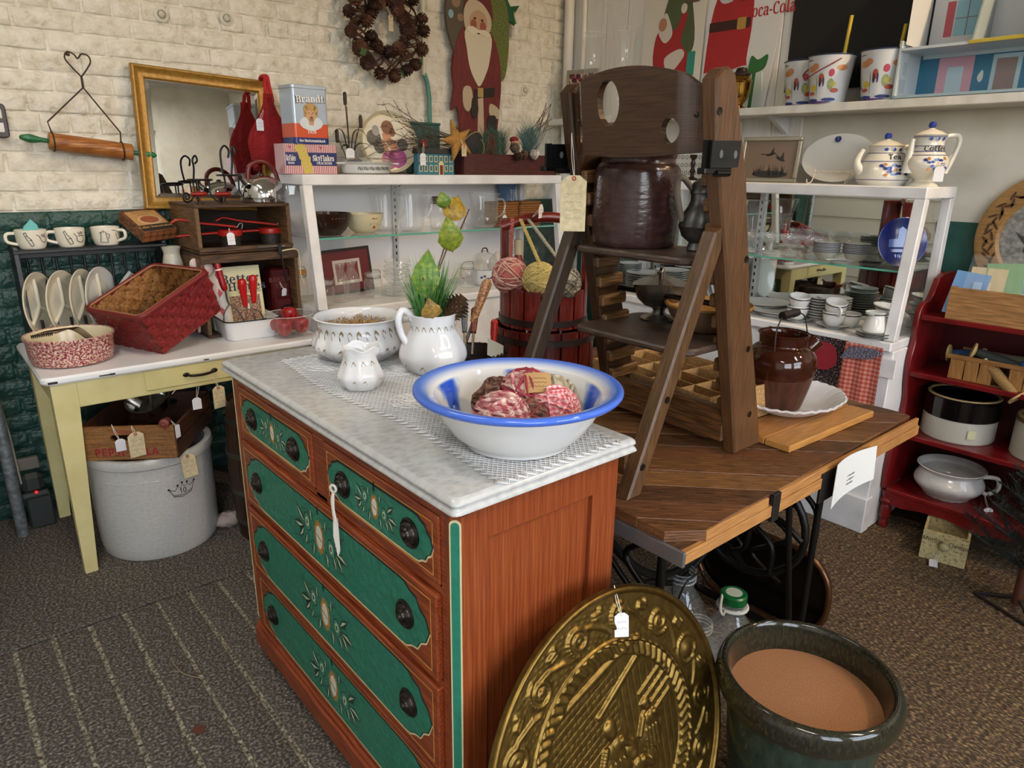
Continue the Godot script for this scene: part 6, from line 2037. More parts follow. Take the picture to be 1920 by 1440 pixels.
	b = b0(); b.lathe([V(0.038,0.068),V(0.036,0.076),V(0.012,0.086),V(0.006,0.092),V(0.01,0.1),V(0,0.106)],24)
	part(o,"lid",b,glass("eef4f2",0.2))
	o = clear("beer_mug","cut glass mug pitcher with thumbprint base in front of the wicker baskets","pitcher",W(2.395,S,-3.06),[V(0.058,0.004),V(0.072,0.03),V(0.074,0.07),V(0.078,0.15),V(0.083,0.175)],"",func(r,y,a): return V(r * (1.0 + (0.035 * cos(a * 11.0) * cos(y * 110.0) if y < 0.07 else 0.0)),y),66)
	b = b0(); b.tube(curve3([W(0.072,0.14,0.01),W(0.12,0.14,0.015),W(0.13,0.1,0.018),W(0.11,0.06,0.015),W(0.072,0.045,0.01)],6),0.006,10)
	part(o,"handle",b,glass("f0f6f4",0.15))
	for i in 2:
		o = thing("wicker_basket",["brown lidded wicker basket on the glass shelf behind the glass mug pitcher","brown lidded wicker basket at the right end of the glass shelf"][i],"basket",W([2.565,2.735][i],S,-3.12),0.0,"small wicker baskets")
		weave(o,0.15,0.12,0.11,9,pm("8a5a2e",0.6),pm("6e4522",0.6))
		b = b0(); b.box(W(0,0.118,0),W(0.158,0.016,0.128),0.006)
		part(o,"lid",b,nmat([[0.2,"6b4321"],[0.8,"95642f"]],0.2,0.6,W(6,6,2)))
	ornament_tag("small white price tag on the cut glass mug pitcher",W(2.49,S + 0.055,-3.0),0.05)
	o = pot("blue_pitcher","matte blue pitcher with a white fern relief behind the wicker baskets","pitcher",W(2.7,S,-3.24),[V(0.05,0),V(0.056,0.1),V(0.05,0.17),V(0.06,0.225)],0.004,pm("4d6a8c",0.5))
	b = b0()
	for k in 5:
		for s in [-1.0,1.0]:
			b.prism(ell(0.009,0.0032,10,V(s * 0.009,0.13 + k * 0.013),s * 0.7),0.052,0.0555)
	part(o,"fern_relief",b,pm("c4ccd4",0.5))
	# ---------- lower floor of the case
	var F := 0.875
	o = thing("framed_print","dark framed red matted print leaning at the back of the left case floor","picture",W(1.66,F,-3.23))
	b = b0(); b.t = Transform3D(Basis(Vector3.BACK,0.05) * Basis(Vector3.RIGHT,-0.12),Vector3.ZERO)
	b.slab(W(-0.14,0.0,-0.008),W(0.14,0.225,0.008),0.002)
	part(o,"frame",b,pm("20120e",0.35))
	for q in [[0.126,0.012,0.21,0.009,"6a1a22"],[0.075,0.05,0.17,0.0095,"cfc5b6"],[0.062,0.065,0.155,0.01,"7b2a2e"]]:
		var b2 := b0(); b2.t = b.t; b2.slab(W(-q[0],q[1],0.0),W(q[0],q[2],q[3]))
		part(o,"mat",b2,pm(q[4],0.4))
	for i in 2:
		o = clear("milk_bottle",["clear glass milk bottle on the case floor, left of its twin","clear glass milk bottle on the case floor, right of its twin"][i],"bottle",W([1.512,1.585][i],F,[-3.03,-3.06][i]),[V(0.036,0.002),V(0.038,0.02),V(0.038,0.085),V(0.03,0.12),V(0.018,0.15),V(0.018,0.165),V(0.023,0.172),V(0.022,0.182)],"milk bottles")
	for q in [[1.405,-2.98,0.95,"clear glass jar with a wire bail at the left end of the case floor"],[1.69,-3.04,1.0,"clear glass jar with a wire bail in front of the red framed print"],[1.36,-3.16,1.2,"clear glass jar with an amber lid behind the case's left post"],[2.255,-3.03,1.0,"small clear glass jar beside the blue and white pot"]]:
		o = clear("bail_jar",q[3],"jar",W(q[0],F,q[1]),[V(0.04,0.002),V(0.044,0.02),V(0.044,0.08 * q[2]),V(0.036,0.096 * q[2]),V(0.036,0.11 * q[2])],"jars on the case floor")
		b = b0(); b.lathe([V(0,0.11 * q[2]),V(0.038,0.11 * q[2]),V(0.038,0.124 * q[2]),V(0,0.128 * q[2])],24)
		part(o,"lid",b,pm("c07a2c",0.3) if q[2] > 1.1 else glass("e8f0ec",0.2))
		b = b0(); b.tube(curve3([W(-0.042,0.09 * q[2],0),W(-0.046,0.06,0.01),W(-0.04,0.05,0.03)],4),0.0015,5); b.tube(curve3([W(-0.042,0.1 * q[2],0),W(-0.03,0.134 * q[2],0.01),W(0.03,0.134 * q[2],0.01),W(0.042,0.1 * q[2],0)],4),0.0015,5); b.tube(ring_pts(W(0,0.1 * q[2],0),0.039,Vector3.RIGHT,Vector3.BACK,24),0.0015,5,true)
		part(o,"wire_bail",b,pm("5a5650",0.4,0.7))
	for k in 6:
		o = clear("glass_saucer","clear glass saucer, layer %s of the pile on the case floor" % ["one, lowest","two","three","four","five","six, topmost under the bowls"][k],"saucer",W(1.825,F + k * 0.008,-3.04),[V(0.03,0.002),V(0.05,0.004),V(0.07,0.012)],"glass saucers")
	for k in 4:
		o = clear("glass_bowl","small fluted glass bowl, %s in the nest on the glass saucers" % ["lowest","second","third","topmost"][k],"bowl",W(1.822 + 0.003 * k,F + 0.05 + k * 0.024,-3.04),[V(0.028,0.003),V(0.045,0.015),V(0.06,0.04),V(0.066,0.05)],"fluted glass bowls",func(r,y,a): return V(r * (1.0 + 0.03 * cos(a * 12.0) * y * 20.0),y),60)
	o = pot("sugar_bowl","white pot with a blue flower band under the clear glass dome","pot",W(2.375,F,-3.03),[V(0.05,0),V(0.066,0.02),V(0.07,0.07),V(0.072,0.085)],0.004,pm("d0d2d4",0.2))
	b = b0()
	for k in 9:
		var a := -0.9 + k * 0.25
		b.ball(W(sin(a) * 0.0705,0.05 + 0.008 * sin(k * 2.0),cos(a) * 0.0705),W(0.008,0.006,0.003),8,6,Basis(Vector3.UP,a))
	part(o,"blue_flowers",b,pm("35486e",0.3)).set_meta("kind","stuff")
	o = clear("glass_dome","clear glass dome with a knob standing over the blue and white pot","dome",W(2.375,F + 0.086,-3.03),[V(0.068,0.0),V(0.068,0.05),V(0.055,0.08),V(0.02,0.092),V(0.012,0.1)])
	b = b0(); b.tube(curve3([W(-0.02,0.092,0),W(-0.012,0.112,0),W(0.012,0.112,0),W(0.02,0.092,0)],5),0.004,8)
	part(o,"knob",b,pm("4a4642",0.3,0.6))
	o = pot("ginger_jar","white china jar with a domed lid behind the glass dome","jar",W(2.52,F,-3.1),[V(0.04,0),V(0.055,0.04),V(0.055,0.1),V(0.04,0.13),V(0.02,0.15),V(0.008,0.165)],0.004,pm("cfc8c0",0.2))
	o = thing("toy_figure","small red and cream bottle standing under the right end of the glass shelf","bottle",W(2.72,F,-3.15))
	b = b0(); b.lathe([V(0,0),V(0.035,0.0),V(0.04,0.06),V(0.03,0.1),V(0.02,0.13)],24)
	part(o,"body",b,pm("7d2420",0.4))
	b = b0(); b.lathe([V(0.02,0.13),V(0.026,0.14),V(0.026,0.21),V(0.02,0.22),V(0,0.222)],24)
	part(o,"neck",b,pm("bdb193",0.5))

func _collapse(r: PackedVector3Array) -> PackedVector3Array:
	var c := Vector3.ZERO
	for i in r.size() - 1: c += r[i] / (r.size() - 1)
	var q := PackedVector3Array()
	for i in r.size(): q.append(c)
	return q

func weave(o: Node3D,w: float,d: float,h: float,rows: int,m: Material,m2: Material):
	# basketwork: rounds of cane in and out of stakes
	var b := b0()
	for r in rows:
		var path := []
		var base := rrect(w,d,0.02,3)
		var per := 0.0
		for i in 64:
			var t := float(i) / 64 * base.size()
			var p := base[int(t) % base.size()].lerp(base[(int(t) + 1) % base.size()],t - floor(t))
			path.append(W(p.x,h * (r + 0.5) / rows,p.y) + W(p.x,0,p.y).normalized() * 0.0025 * cos(i * PI / 2 + r * PI))
		b.tube(path,h / rows * 0.55,6,true,1.0,Vector3.UP)
	part(o,"cane_rounds",b,m).set_meta("kind","stuff")
	b = b0(); b.box(W(0,h / 2,0),W(w - 0.012,h,d - 0.012))
	part(o,"inner_wall",b,m2)

func gingham(a: String,b: String,k := 8) -> StandardMaterial3D:
	var key := "ging%s%s%d" % [a,b,k]
	if mats.has(key): return mats[key]
	var im := Image.create(64,64,false,Image.FORMAT_RGB8)
	var ca := Color(a); var cb := Color(b)
	for y in 64:
		for x in 64:
			var n := (1 if (x * k / 64) % 2 == 0 else 0) + (1 if (y * k / 64) % 2 == 0 else 0)
			im.set_pixel(x,y,ca if n == 0 else (ca.lerp(cb,0.5) if n == 1 else cb))
	var m := StandardMaterial3D.new()
	m.albedo_texture = ImageTexture.create_from_image(im)
	m.uv1_triplanar = true; m.uv1_scale = Vector3.ONE * 14.0
	m.roughness = 0.9
	mats[key] = m
	return m

func wound_ball(called: String,label: String,cat: String,at: Vector3,r: float,m: Material,m2: Material,turns: int,w: float,sd: int,group: String) -> Node3D:
	var o := thing(called,label,cat,at,0.0,group)
	var rg := RandomNumberGenerator.new()
	rg.seed = sd
	var b := b0(); b.ball(Vector3.ZERO,Vector3.ONE * r,22,14,Basis(),func(q): return 1.0 + 0.03 * sin(q.x * 7.0 + sd) * cos(q.z * 6.0))
	part(o,"core",b,m)
	var s := [b0(),b0()]
	for k in turns:
		var n := W(rg.randf_range(-1,1),rg.randf_range(-1,1),rg.randf_range(-1,1)).normalized()
		var a := n.cross(W(0.3,1,0.2)).normalized()
		var c := n * rg.randf_range(-0.35,0.35) * r
		var rr := sqrt(r * r - c.length_squared()) * 1.0
		s[k % 2].tube(ring_pts(c,rr + w * 0.2,a,n.cross(a),22),w,6,true,0.45,n)
	part(o,"wound_strip",s[0],m); part(o,"wound_strip",s[1],m2)
	return o

func frill(b: B,f: Callable,pts: Array,w: float):
	b.patch(stroke(curve3(pts,4),w),f,func(q): return Vector3.UP)

func dresser_goods():
	var M := 0.965
	# lace runner: knotted net with a denser hem
	var o := thing("lace_runner","white crocheted lace runner lying along the marble top under bowl and pitchers","runner",W(0.885,M,-1.37))
	var b := b0()
	var half := V(0.15,0.5)
	for fam in 2:
		var dir := V(1,1.25 if fam == 0 else -1.25).normalized()
		var nn := dir.orthogonal()
		for k in range(-70,71):
			var c := nn * k * 0.0092
			var t0 := -2.0; var t1 := 2.0
			for ax in 2:
				var ta := (-half[ax] - c[ax]) / dir[ax]; var tb := (half[ax] - c[ax]) / dir[ax]
				t0 = maxf(t0,minf(ta,tb)); t1 = minf(t1,maxf(ta,tb))
			if t1 - t0 < 0.01: continue
			var n := maxi(2,int((t1 - t0) / 0.03))
			var path := []
			for i in n + 1:
				var p := c + dir * lerpf(t0,t1,float(i) / n)
				path.append(W(p.x + 0.012 * sin(p.y * 9.0),0.0016 + 0.0005 * sin(i * 2.0 + k),p.y))
			b.tube(path,0.0011,4)
	part(o,"net",b,pm("d8d9db",0.8)).set_meta("kind","stuff")
	b = b0()
	for side in 4:
		for k in 3:
			var path := []
			var n := 90 if side < 2 else 30
			for i in n + 1:
				var t := -1.0 + 2.0 * i / n
				var zig := 0.006 * (1.0 if i % 2 else -1.0)
				var p := V((half.x + 0.004 * k + zig) * (1 if side == 0 else -1),t * (half.y + 0.008)) if side < 2 else V(t * (half.x + 0.008),(half.y + 0.004 * k + zig) * (1 if side == 2 else -1))
				path.append(W(p.x + 0.012 * sin(p.y * 9.0),0.002,p.y))
			b.tube(path,0.0013,4)
	part(o,"scalloped_hem",b,pm("dcdde0",0.8)).set_meta("kind","stuff")
	b = b0()
	for q in [[-0.06,-0.4,0.07,0.07],[0.06,-0.22,0.05,0.06],[-0.05,0.02,0.05,0.06],[0.07,0.2,0.05,0.06],[-0.03,0.36,0.06,0.06]]:
		for k in 4:
			b.tube(ring_pts(W(q[0],0.0022,q[1]),q[2] * (0.25 + 0.25 * k),Vector3.RIGHT,Vector3.BACK,22),0.0016,4,true)
		for k in 8:
			b.tube([W(q[0],0.002,q[1]),W(q[0] + cos(k * PI / 4) * q[2],0.002,q[1] + sin(k * PI / 4) * q[2])],0.0016,4)
	part(o,"worked_motif",b,pm("dcdde0",0.8)).set_meta("kind","stuff")
	var china := nmat([[0.0,"d2d3d6"],[0.6,"dfe0e2"],[1.0,"e4e4e4"]],0.01,0.1,Vector3.ONE * 2)
	var gold := pm("8d7a55",0.4,0.3)
	# chamber pot with dried petals
	o = thing("chamber_pot","white ironstone chamber pot full of dried petals at the back of the marble top","chamber pot",W(0.93,M + 0.002,-1.77))
	var lobed := func(r,y,a): return V(r * (1.0 + 0.028 * cos(a * 12.0) * sin(clampf(y / 0.11,0,1) * PI)),y)
	b = b0(); b.lathe(wall([V(0.075,0),V(0.088,0.008),V(0.125,0.035),V(0.128,0.055),V(0.112,0.09),V(0.113,0.112),V(0.124,0.124)],0.006,4),96,Vector3.ZERO,lobed)
	part(o,"body",b,china)
	b = b0(); b.tube(curve3([W(0.11,0.1,0.03),W(0.165,0.1,0.05),W(0.175,0.06,0.055),W(0.15,0.03,0.045),W(0.118,0.03,0.035)],6),0.009,10)
	part(o,"handle",b,china)
	b = b0()
	var fp := func(q): return (func(a,y): return W(cos(a),0,sin(a)) * (0.113 + 0.016 * sin(clampf((0.105 - y) / 0.1,0,1) * PI * 0.72) + 0.003) + W(0,y,0)).call(q.x,q.y)
	for k in 16:
		var a := 0.2 + k * 0.2
		b.patch(stroke(curve3([V(a,0.092),V(a + 0.06,0.1),V(a + 0.1,0.09),V(a + 0.06,0.078)],3),0.004 + 0.004 * (k % 2)),fp,func(q): return W(cos(q.x),0,sin(q.x)))
		b.patch(stroke(curve3([V(a,0.03),V(a + 0.03,0.05),V(a + 0.09,0.045)],3),0.005),fp,func(q): return W(cos(q.x),0,sin(q.x)))
	part(o,"gilt_scrolls",b,gold).set_meta("kind","stuff")
	b = b0(); b.lathe([V(0.1,0.088),V(0.06,0.1),V(0,0.103)],30)
	for i in 260:
		var a := rng.randf() * TAU; var r := sqrt(rng.randf()) * 0.095
		var p := W(cos(a) * r,0.1 - r * 0.1 + rng.randf() * 0.012,sin(a) * r)
		var d := W(rng.randf_range(-1,1),rng.randf_range(-0.3,1),rng.randf_range(-1,1)).normalized() * rng.randf_range(0.008,0.02)
		var e := d.cross(W(0.2,1,0.1)).normalized() * 0.0025
		b.poly([p - e,p + e,p + d + e * 0.4,p + d - e * 0.4],Vector3.UP)
	part(o,"dried_petals",b,nmat([[0.2,"6d4a2a"],[0.5,"a78454"],[0.8,"cfb98a"]],0.1,0.9,Vector3.ONE * 9)).set_meta("kind","stuff")
	price_tag("tan tag on the chamber pot's handle behind the tall pitcher",W(1.075,M + 0.07,-1.69),W(1.08,M + 0.09,-1.71),0.035,0.05,0.4,true)
	# cream pitcher,small
	o = thing("cream_pitcher","small white ironstone pitcher with a frilled rim standing on the lace runner","pitcher",W(0.795,M + 0.002,-1.515))
	b = b0(); b.lathe(wall([V(0.036,0),V(0.044,0.006),V(0.056,0.03),V(0.051,0.05),V(0.041,0.075),V(0.042,0.092),V(0.048,0.106)],0.004,4),60,Vector3.ZERO,func(r,y,a): return V(r * (1.0 + 0.03 * cos(a * 9.0) * (1.0 if y < 0.07 else 0.5)) + (0.008 * maxf(0.0,cos(a - 0.2)) ** 4 if y > 0.09 else 0.0),y + (0.004 * cos(a * 5.0) if y > 0.085 else 0.0)))
	part(o,"body",b,china)
	b = b0()
	for k in 14:
		var a := k * 0.45
		var f2 := func(q): return W(cos(q.x),0,sin(q.x)) * (0.045 + 0.013 * sin(clampf((0.09 - q.y) / 0.09,0,1) * PI)) + W(0,q.y,0)
		b.patch(stroke(curve3([V(a,0.07),V(a + 0.12,0.078),V(a + 0.2,0.068)],3),0.003),f2,func(q): return W(cos(q.x),0,sin(q.x)))
		b.patch(stroke(curve3([V(a,0.02),V(a + 0.05,0.03),V(a + 0.15,0.026)],3),0.003),f2,func(q): return W(cos(q.x),0,sin(q.x)))
	part(o,"gilt_scrolls",b,gold).set_meta("kind","stuff")
	# tall pitcher holding greenery
	var pc := W(1.025,M + 0.002,-1.535)
	o = thing("ironstone_pitcher","tall white ironstone pitcher with a scrolled handle, holding grass and autumn leaves","pitcher",pc)
	b = b0(); b.lathe(wall([V(0.058,0),V(0.068,0.006),V(0.09,0.04),V(0.084,0.075),V(0.062,0.115),V(0.06,0.135),V(0.066,0.158)],0.005,4),72,Vector3.ZERO,func(r,y,a): return V(r * (1.0 + 0.02 * cos(a * 9.0) * (1.0 if y < 0.11 else 0.3)) + (0.05 * pow(maxf(0.0,cos(a + 0.55)),5) * clampf((y - 0.11) / 0.05,0,1)),y + (0.03 * pow(maxf(0.0,cos(a + 0.55)),5) if y > 0.12 else 0.0)))
	part(o,"body",b,china)
	b = b0(); b.tube(curve3([W(-0.06,0.045,0.0),W(-0.07,0.075,-0.01),W(-0.085,0.11,-0.02),W(-0.092,0.15,-0.02),W(-0.08,0.172,-0.018),W(-0.06,0.16,-0.012),W(-0.055,0.145,-0.01)],6),0.009,10)
	part(o,"handle",b,china)
	b = b0()
	var f3 := func(q): return W(cos(q.x),0,sin(q.x)) * (0.0665 + 0.026 * sin(clampf((0.115 - q.y) / 0.115,0,1) * PI * 0.9)) + W(0,q.y,0)
	for k in 12:
		var a := -0.3 + k * 0.3
		b.patch(stroke(curve3([V(a,0.12),V(a + 0.1,0.132),V(a + 0.18,0.12)],3),0.004),f3,func(q): return W(cos(q.x),0,sin(q.x)))
		if k % 2: b.patch(stroke(curve3([V(a,0.016),V(a + 0.06,0.03),V(a + 0.16,0.022)],3),0.004),f3,func(q): return W(cos(q.x),0,sin(q.x)))
	part(o,"gilt_scrolls",b,gold).set_meta("kind","stuff")
	o = thing("grass_bunch","tuft of fine bright green grass standing in the tall ironstone pitcher","grass",pc + W(-0.01,0.12,0))
	b = b0()
	for i in 420:
		var a := rng.randf() * TAU; var s := rng.randf() * 0.5
		var d := W(cos(a) * s,1.0,sin(a) * s).normalized()
		if i % 3 == 0: d = (d + W(0.42,0.0,-0.25) * rng.randf()).normalized()
		var L := rng.randf_range(0.12,0.2)
		var p := W(cos(a) * 0.02,0,sin(a) * 0.02)
		var sd := d.cross(W(sin(a),0.1,cos(a))).normalized() * 0.001
		var q := p + d * L * 0.6; var e := p + d * L + W(cos(a),-0.3,sin(a)) * 0.015 * s
		b.poly([p + sd,p - sd,q - sd,q + sd],d.cross(sd)); b.poly([q + sd,q - sd,e],d.cross(sd))
	part(o,"blades",b,nmat([[0.2,"2c5a25"],[0.5,"477f38"],[0.8,"7fa566"]],0.06,0.6,W(8,2,8))).set_meta("kind","stuff")
	o = thing("leafy_twig","artificial twig with large green and yellow leaves in the tall ironstone pitcher","twig",pc + W(0.0,0.12,0.0))
	b = b0()
	for q in [[W(0,0,0),W(0.04,0.12,-0.04),W(0.1,0.2,-0.08),W(0.14,0.28,-0.1),W(0.2,0.3,-0.16)],[W(0.1,0.2,-0.08),W(0.17,0.22,-0.12),W(0.26,0.29,-0.18)],[W(0.14,0.28,-0.1),W(0.13,0.31,-0.1)],[W(0.04,0.12,-0.04),W(0.09,0.25,-0.02)],[W(0,0,0),W(-0.03,0.08,0.02),W(-0.045,0.14,0.03)]]:
		b.tube(curve3(q,4),0.0022,6)
	part(o,"stem",b,pm("5b4038",0.6)).set_meta("kind","stuff")
	var k := 0
	for q in [[W(-0.045,0.085,0.03),W(-0.02,0.21,0.02),0.034,"5f8a2c"],[W(0.085,0.19,-0.02),W(0.06,0.285,-0.01),0.032,"7a8f2a"],[W(0.13,0.27,-0.09),W(0.17,0.335,-0.11),0.034,"a8852c"],[W(-0.03,0.03,0.05),W(-0.055,0.09,0.07),0.026,"9c7a3a"],[W(0.12,0.3,-0.1),W(0.105,0.345,-0.1),0.02,"6a8a34"]]:
		b = b0()
		var ax: Vector3 = (q[1] - q[0]); var side := ax.cross(W(0.5,-0.2,-0.84)).normalized()
		var nn := side.cross(ax).normalized()
		var rows := []
		for j in 9:
			var t := j / 8.0
			var w: float = q[2] * sin(PI * pow(t,0.75)) * (1.0 + 0.12 * (j % 2))
			var row := PackedVector3Array()
			for i in 5:
				var u := -1.0 + i * 0.5
				row.append(q[0] + ax * t + side * w * u + nn * (absf(u) * 0.008 - sin(t * PI) * 0.01))
			rows.append(row)
		b.grid(rows)
		var lm := nmat([[0.2,Color(q[3]).darkened(0.25).to_html(false)],[0.55,q[3]],[0.8,Color(q[3]).lerp(Color("d8b23a"),0.6).to_html(false)]],0.03,0.5,Vector3.ONE * 8)
		lm.backlight_enabled = true; lm.backlight = Color(0.25,0.25,0.08)
		part(o,"leaf",b,lm)
		b = b0(); b.tube([q[0],q[0] + ax * 0.5 - nn * 0.008,q[1]],0.0012,5)
		part(o,"midrib",b,pm("8a7a3a",0.6))
	o = thing("pine_cone","brown pine cone resting in the mouth of the tall ironstone pitcher","cone",pc + W(0.045,0.155,0.02))
	b = b0(); cone_scales(b,W(-0.01,-0.01,0),0.036,0.07,W(0.6,0.7,0.2),9,10)
	part(o,"scales",b,pm("6b5138",0.7))
	# wash basin: blue blown rim and plumes are glaze colour
	var im := Image.create(512,128,false,Image.FORMAT_RGB8)
	var wh := Color("dcdcda"); var bl := Color("2b55c4")
	var nz := FastNoiseLite.new(); nz.seed = 3; nz.frequency = 0.02
	for y in 128:
		for x in 512:
			var c := 0.0
			for q in 5:
				var dx := absf(fposmod(x - 40.0 - q * 102.4 + 256.0,512.0) - 256.0)
				var yy := 127 - y
				var t := clampf((112.0 - yy) / 58.0,0,1)
				var w := lerpf(26.0,7.0,t) + nz.get_noise_2d(x * 2.0,y) * 9.0
				c = maxf(c,smoothstep(w,w * 0.35,dx) * smoothstep(1.0,0.55,t) * smoothstep(126.0,116.0,yy))
			im.set_pixel(x,y,wh.lerp(bl,clampf(c,0,1)))
	var bm := StandardMaterial3D.new()
	bm.albedo_texture = ImageTexture.create_from_image(im)
	bm.roughness = 0.08
	var im2 := Image.create(8,64,false,Image.FORMAT_RGB8)
	for y in 64:
		for x in 8:
			im2.set_pixel(x,y,wh.lerp(Color("4a6fd0"),smoothstep(2.0,16.0,y) * smoothstep(62.0,42.0,y)))
	var rm := StandardMaterial3D.new()
	rm.albedo_texture = ImageTexture.create_from_image(im2)
	rm.roughness = 0.08
	var bc := W(0.868,M + 0.003,-1.0)
	o = thing("wash_basin","large white wash basin with blue rim, full of rag balls, on the marble top","basin",bc)
	b = b0(); b.lathe(curve3([V(0.168,0.106),V(0.158,0.085),V(0.146,0.05),V(0.12,0.022),V(0.085,0.012),V(0,0.01)],5),72)
	var ins := part(o,"inside",b,bm,"white inside with blue plumes")
	b = b0(); b.lathe([V(0,0),V(0.1,0.0),V(0.108,0.003),V(0.112,0.012),V(0.135,0.03),V(0.158,0.065),V(0.172,0.094),V(0.196,0.104)],72)
	part(o,"outside",b,pm("dcdcda",0.1))
	b = b0(); b.lathe(curve3([V(0.194,0.103),V(0.204,0.106),V(0.209,0.113),V(0.206,0.119),V(0.198,0.12),V(0.182,0.115),V(0.168,0.106)],5),72)
	part(o,"rim",b,rm,"rolled rim blown with blue")
	k = 0
	var red := gingham("8e2438","dac6b4"); var red2 := gingham("c03a4a","e8d9d2",16); var brn := gingham("4a2a24","8c6a54",12); var tan := pm("b3a78f",0.9)
	for q in [[-0.062,0.064,0.03,0.044,red,red,"dark red plaid rag ball at the left of the wash basin"],[0.0,0.06,-0.055,0.042,brn,brn,"brown plaid rag ball at the back of the wash basin"],[0.03,0.082,-0.012,0.044,red,pm("8c2c3a",0.9),"red plaid rag ball with a paper band on top in the wash basin"],[0.076,0.066,0.01,0.042,tan,pm("8f8a7c",0.9),"tan rag ball at the right of the wash basin"],[0.042,0.064,0.05,0.04,red2,red2,"bright red gingham rag ball at the front right of the wash basin"],[-0.012,0.054,0.045,0.034,pm("7c3a34",0.9),brn,"tangled brown and red rag ball in the middle of the wash basin"]]:
		wound_ball("rag_ball",q[6],"rag ball",bc + W(q[0] * 1.12,q[1] + 0.004,q[2] * 1.12),q[3] * 1.16,q[4],q[5],14,0.0075,20 + k,"rag balls in the wash basin")
		k += 1
	o = thing("paper_band","kraft paper label with handwriting on the topmost red rag ball","label",bc + W(0.026,0.126,0.03))
	b = b0(); b.sheet(PackedVector2Array([V(-0.027,-0.022),V(0.027,-0.022),V(0.027,0.022),V(-0.027,0.022)]),[],0.0006,func(p): return Basis(Vector3.UP,-0.6) * Basis(Vector3.RIGHT,-0.75) * W(p.x,p.y,p.z - p.x * p.x * 5.0),0.006)
	part(o,"label",b,pm("a78252",0.7))
	b = b0()
	for r in 3:
		var pts := []
		for i in 10: pts.append(W(-0.018 + 0.004 * i,0.009 - r * 0.009 + (0.0015 if i % 2 else -0.001),0.0009 - pow(-0.018 + 0.004 * i,2) * 5.0))
		var tr := []
		for p in pts: tr.append(Basis(Vector3.UP,-0.6) * Basis(Vector3.RIGHT,-0.75) * p)
		b.tube(tr,0.0004,4)
	part(o,"handwriting",b,pm("3a2a1c",0.8))
	o = thing("raffia","loose pink and straw coloured shreds among the rag balls","raffia",bc + W(-0.005,0.085,0.035))
	b = b0()
	for i in 34:
		var p := W(rng.randf_range(-0.03,0.035),rng.randf_range(-0.01,0.005),rng.randf_range(-0.03,0.03)); var d := W(rng.randf_range(-1,1),rng.randf_range(-0.2,0.6),rng.randf_range(-1,1)).normalized() * rng.randf_range(0.015,0.035)
		b.tube([p,p + d * 0.5 + W(0,0.008,0),p + d],0.0009,4)
	part(o,"shreds",b,pm("a85a58",0.9)).set_meta("kind","stuff")
	# tag on a drawer pull
	o = thing("ribbon_tag","long folded white ribbon tag tied to a pull of the near top drawer","price tag",W(0.598,0.82,-1.292))
	b = b0()
	b.tube(ring_pts(W(0,0.012,0),0.008,W(0.4,0,1).normalized(),Vector3.UP,12),0.003,6,true)
	b.tube(curve3([W(-0.002,0.002,0.003),W(-0.008,-0.03,0.012),W(-0.007,-0.06,0.02)],4),0.003,6); b.tube(curve3([W(-0.002,0.002,0),W(-0.006,-0.02,0.0),W(-0.004,-0.07,0.004)],4),0.0022,6)
	b.prism(PackedVector2Array([V(0.0,-0.06),V(0.011,-0.055),V(0.012,-0.135),V(0.006,-0.15),V(-0.002,-0.1)]),-0.001,0.001,Transform3D(Basis(Vector3.UP,-0.9),W(-0.006,0,0.002)))
	part(o,"ribbon",b,pm("d9d4c8",0.7))

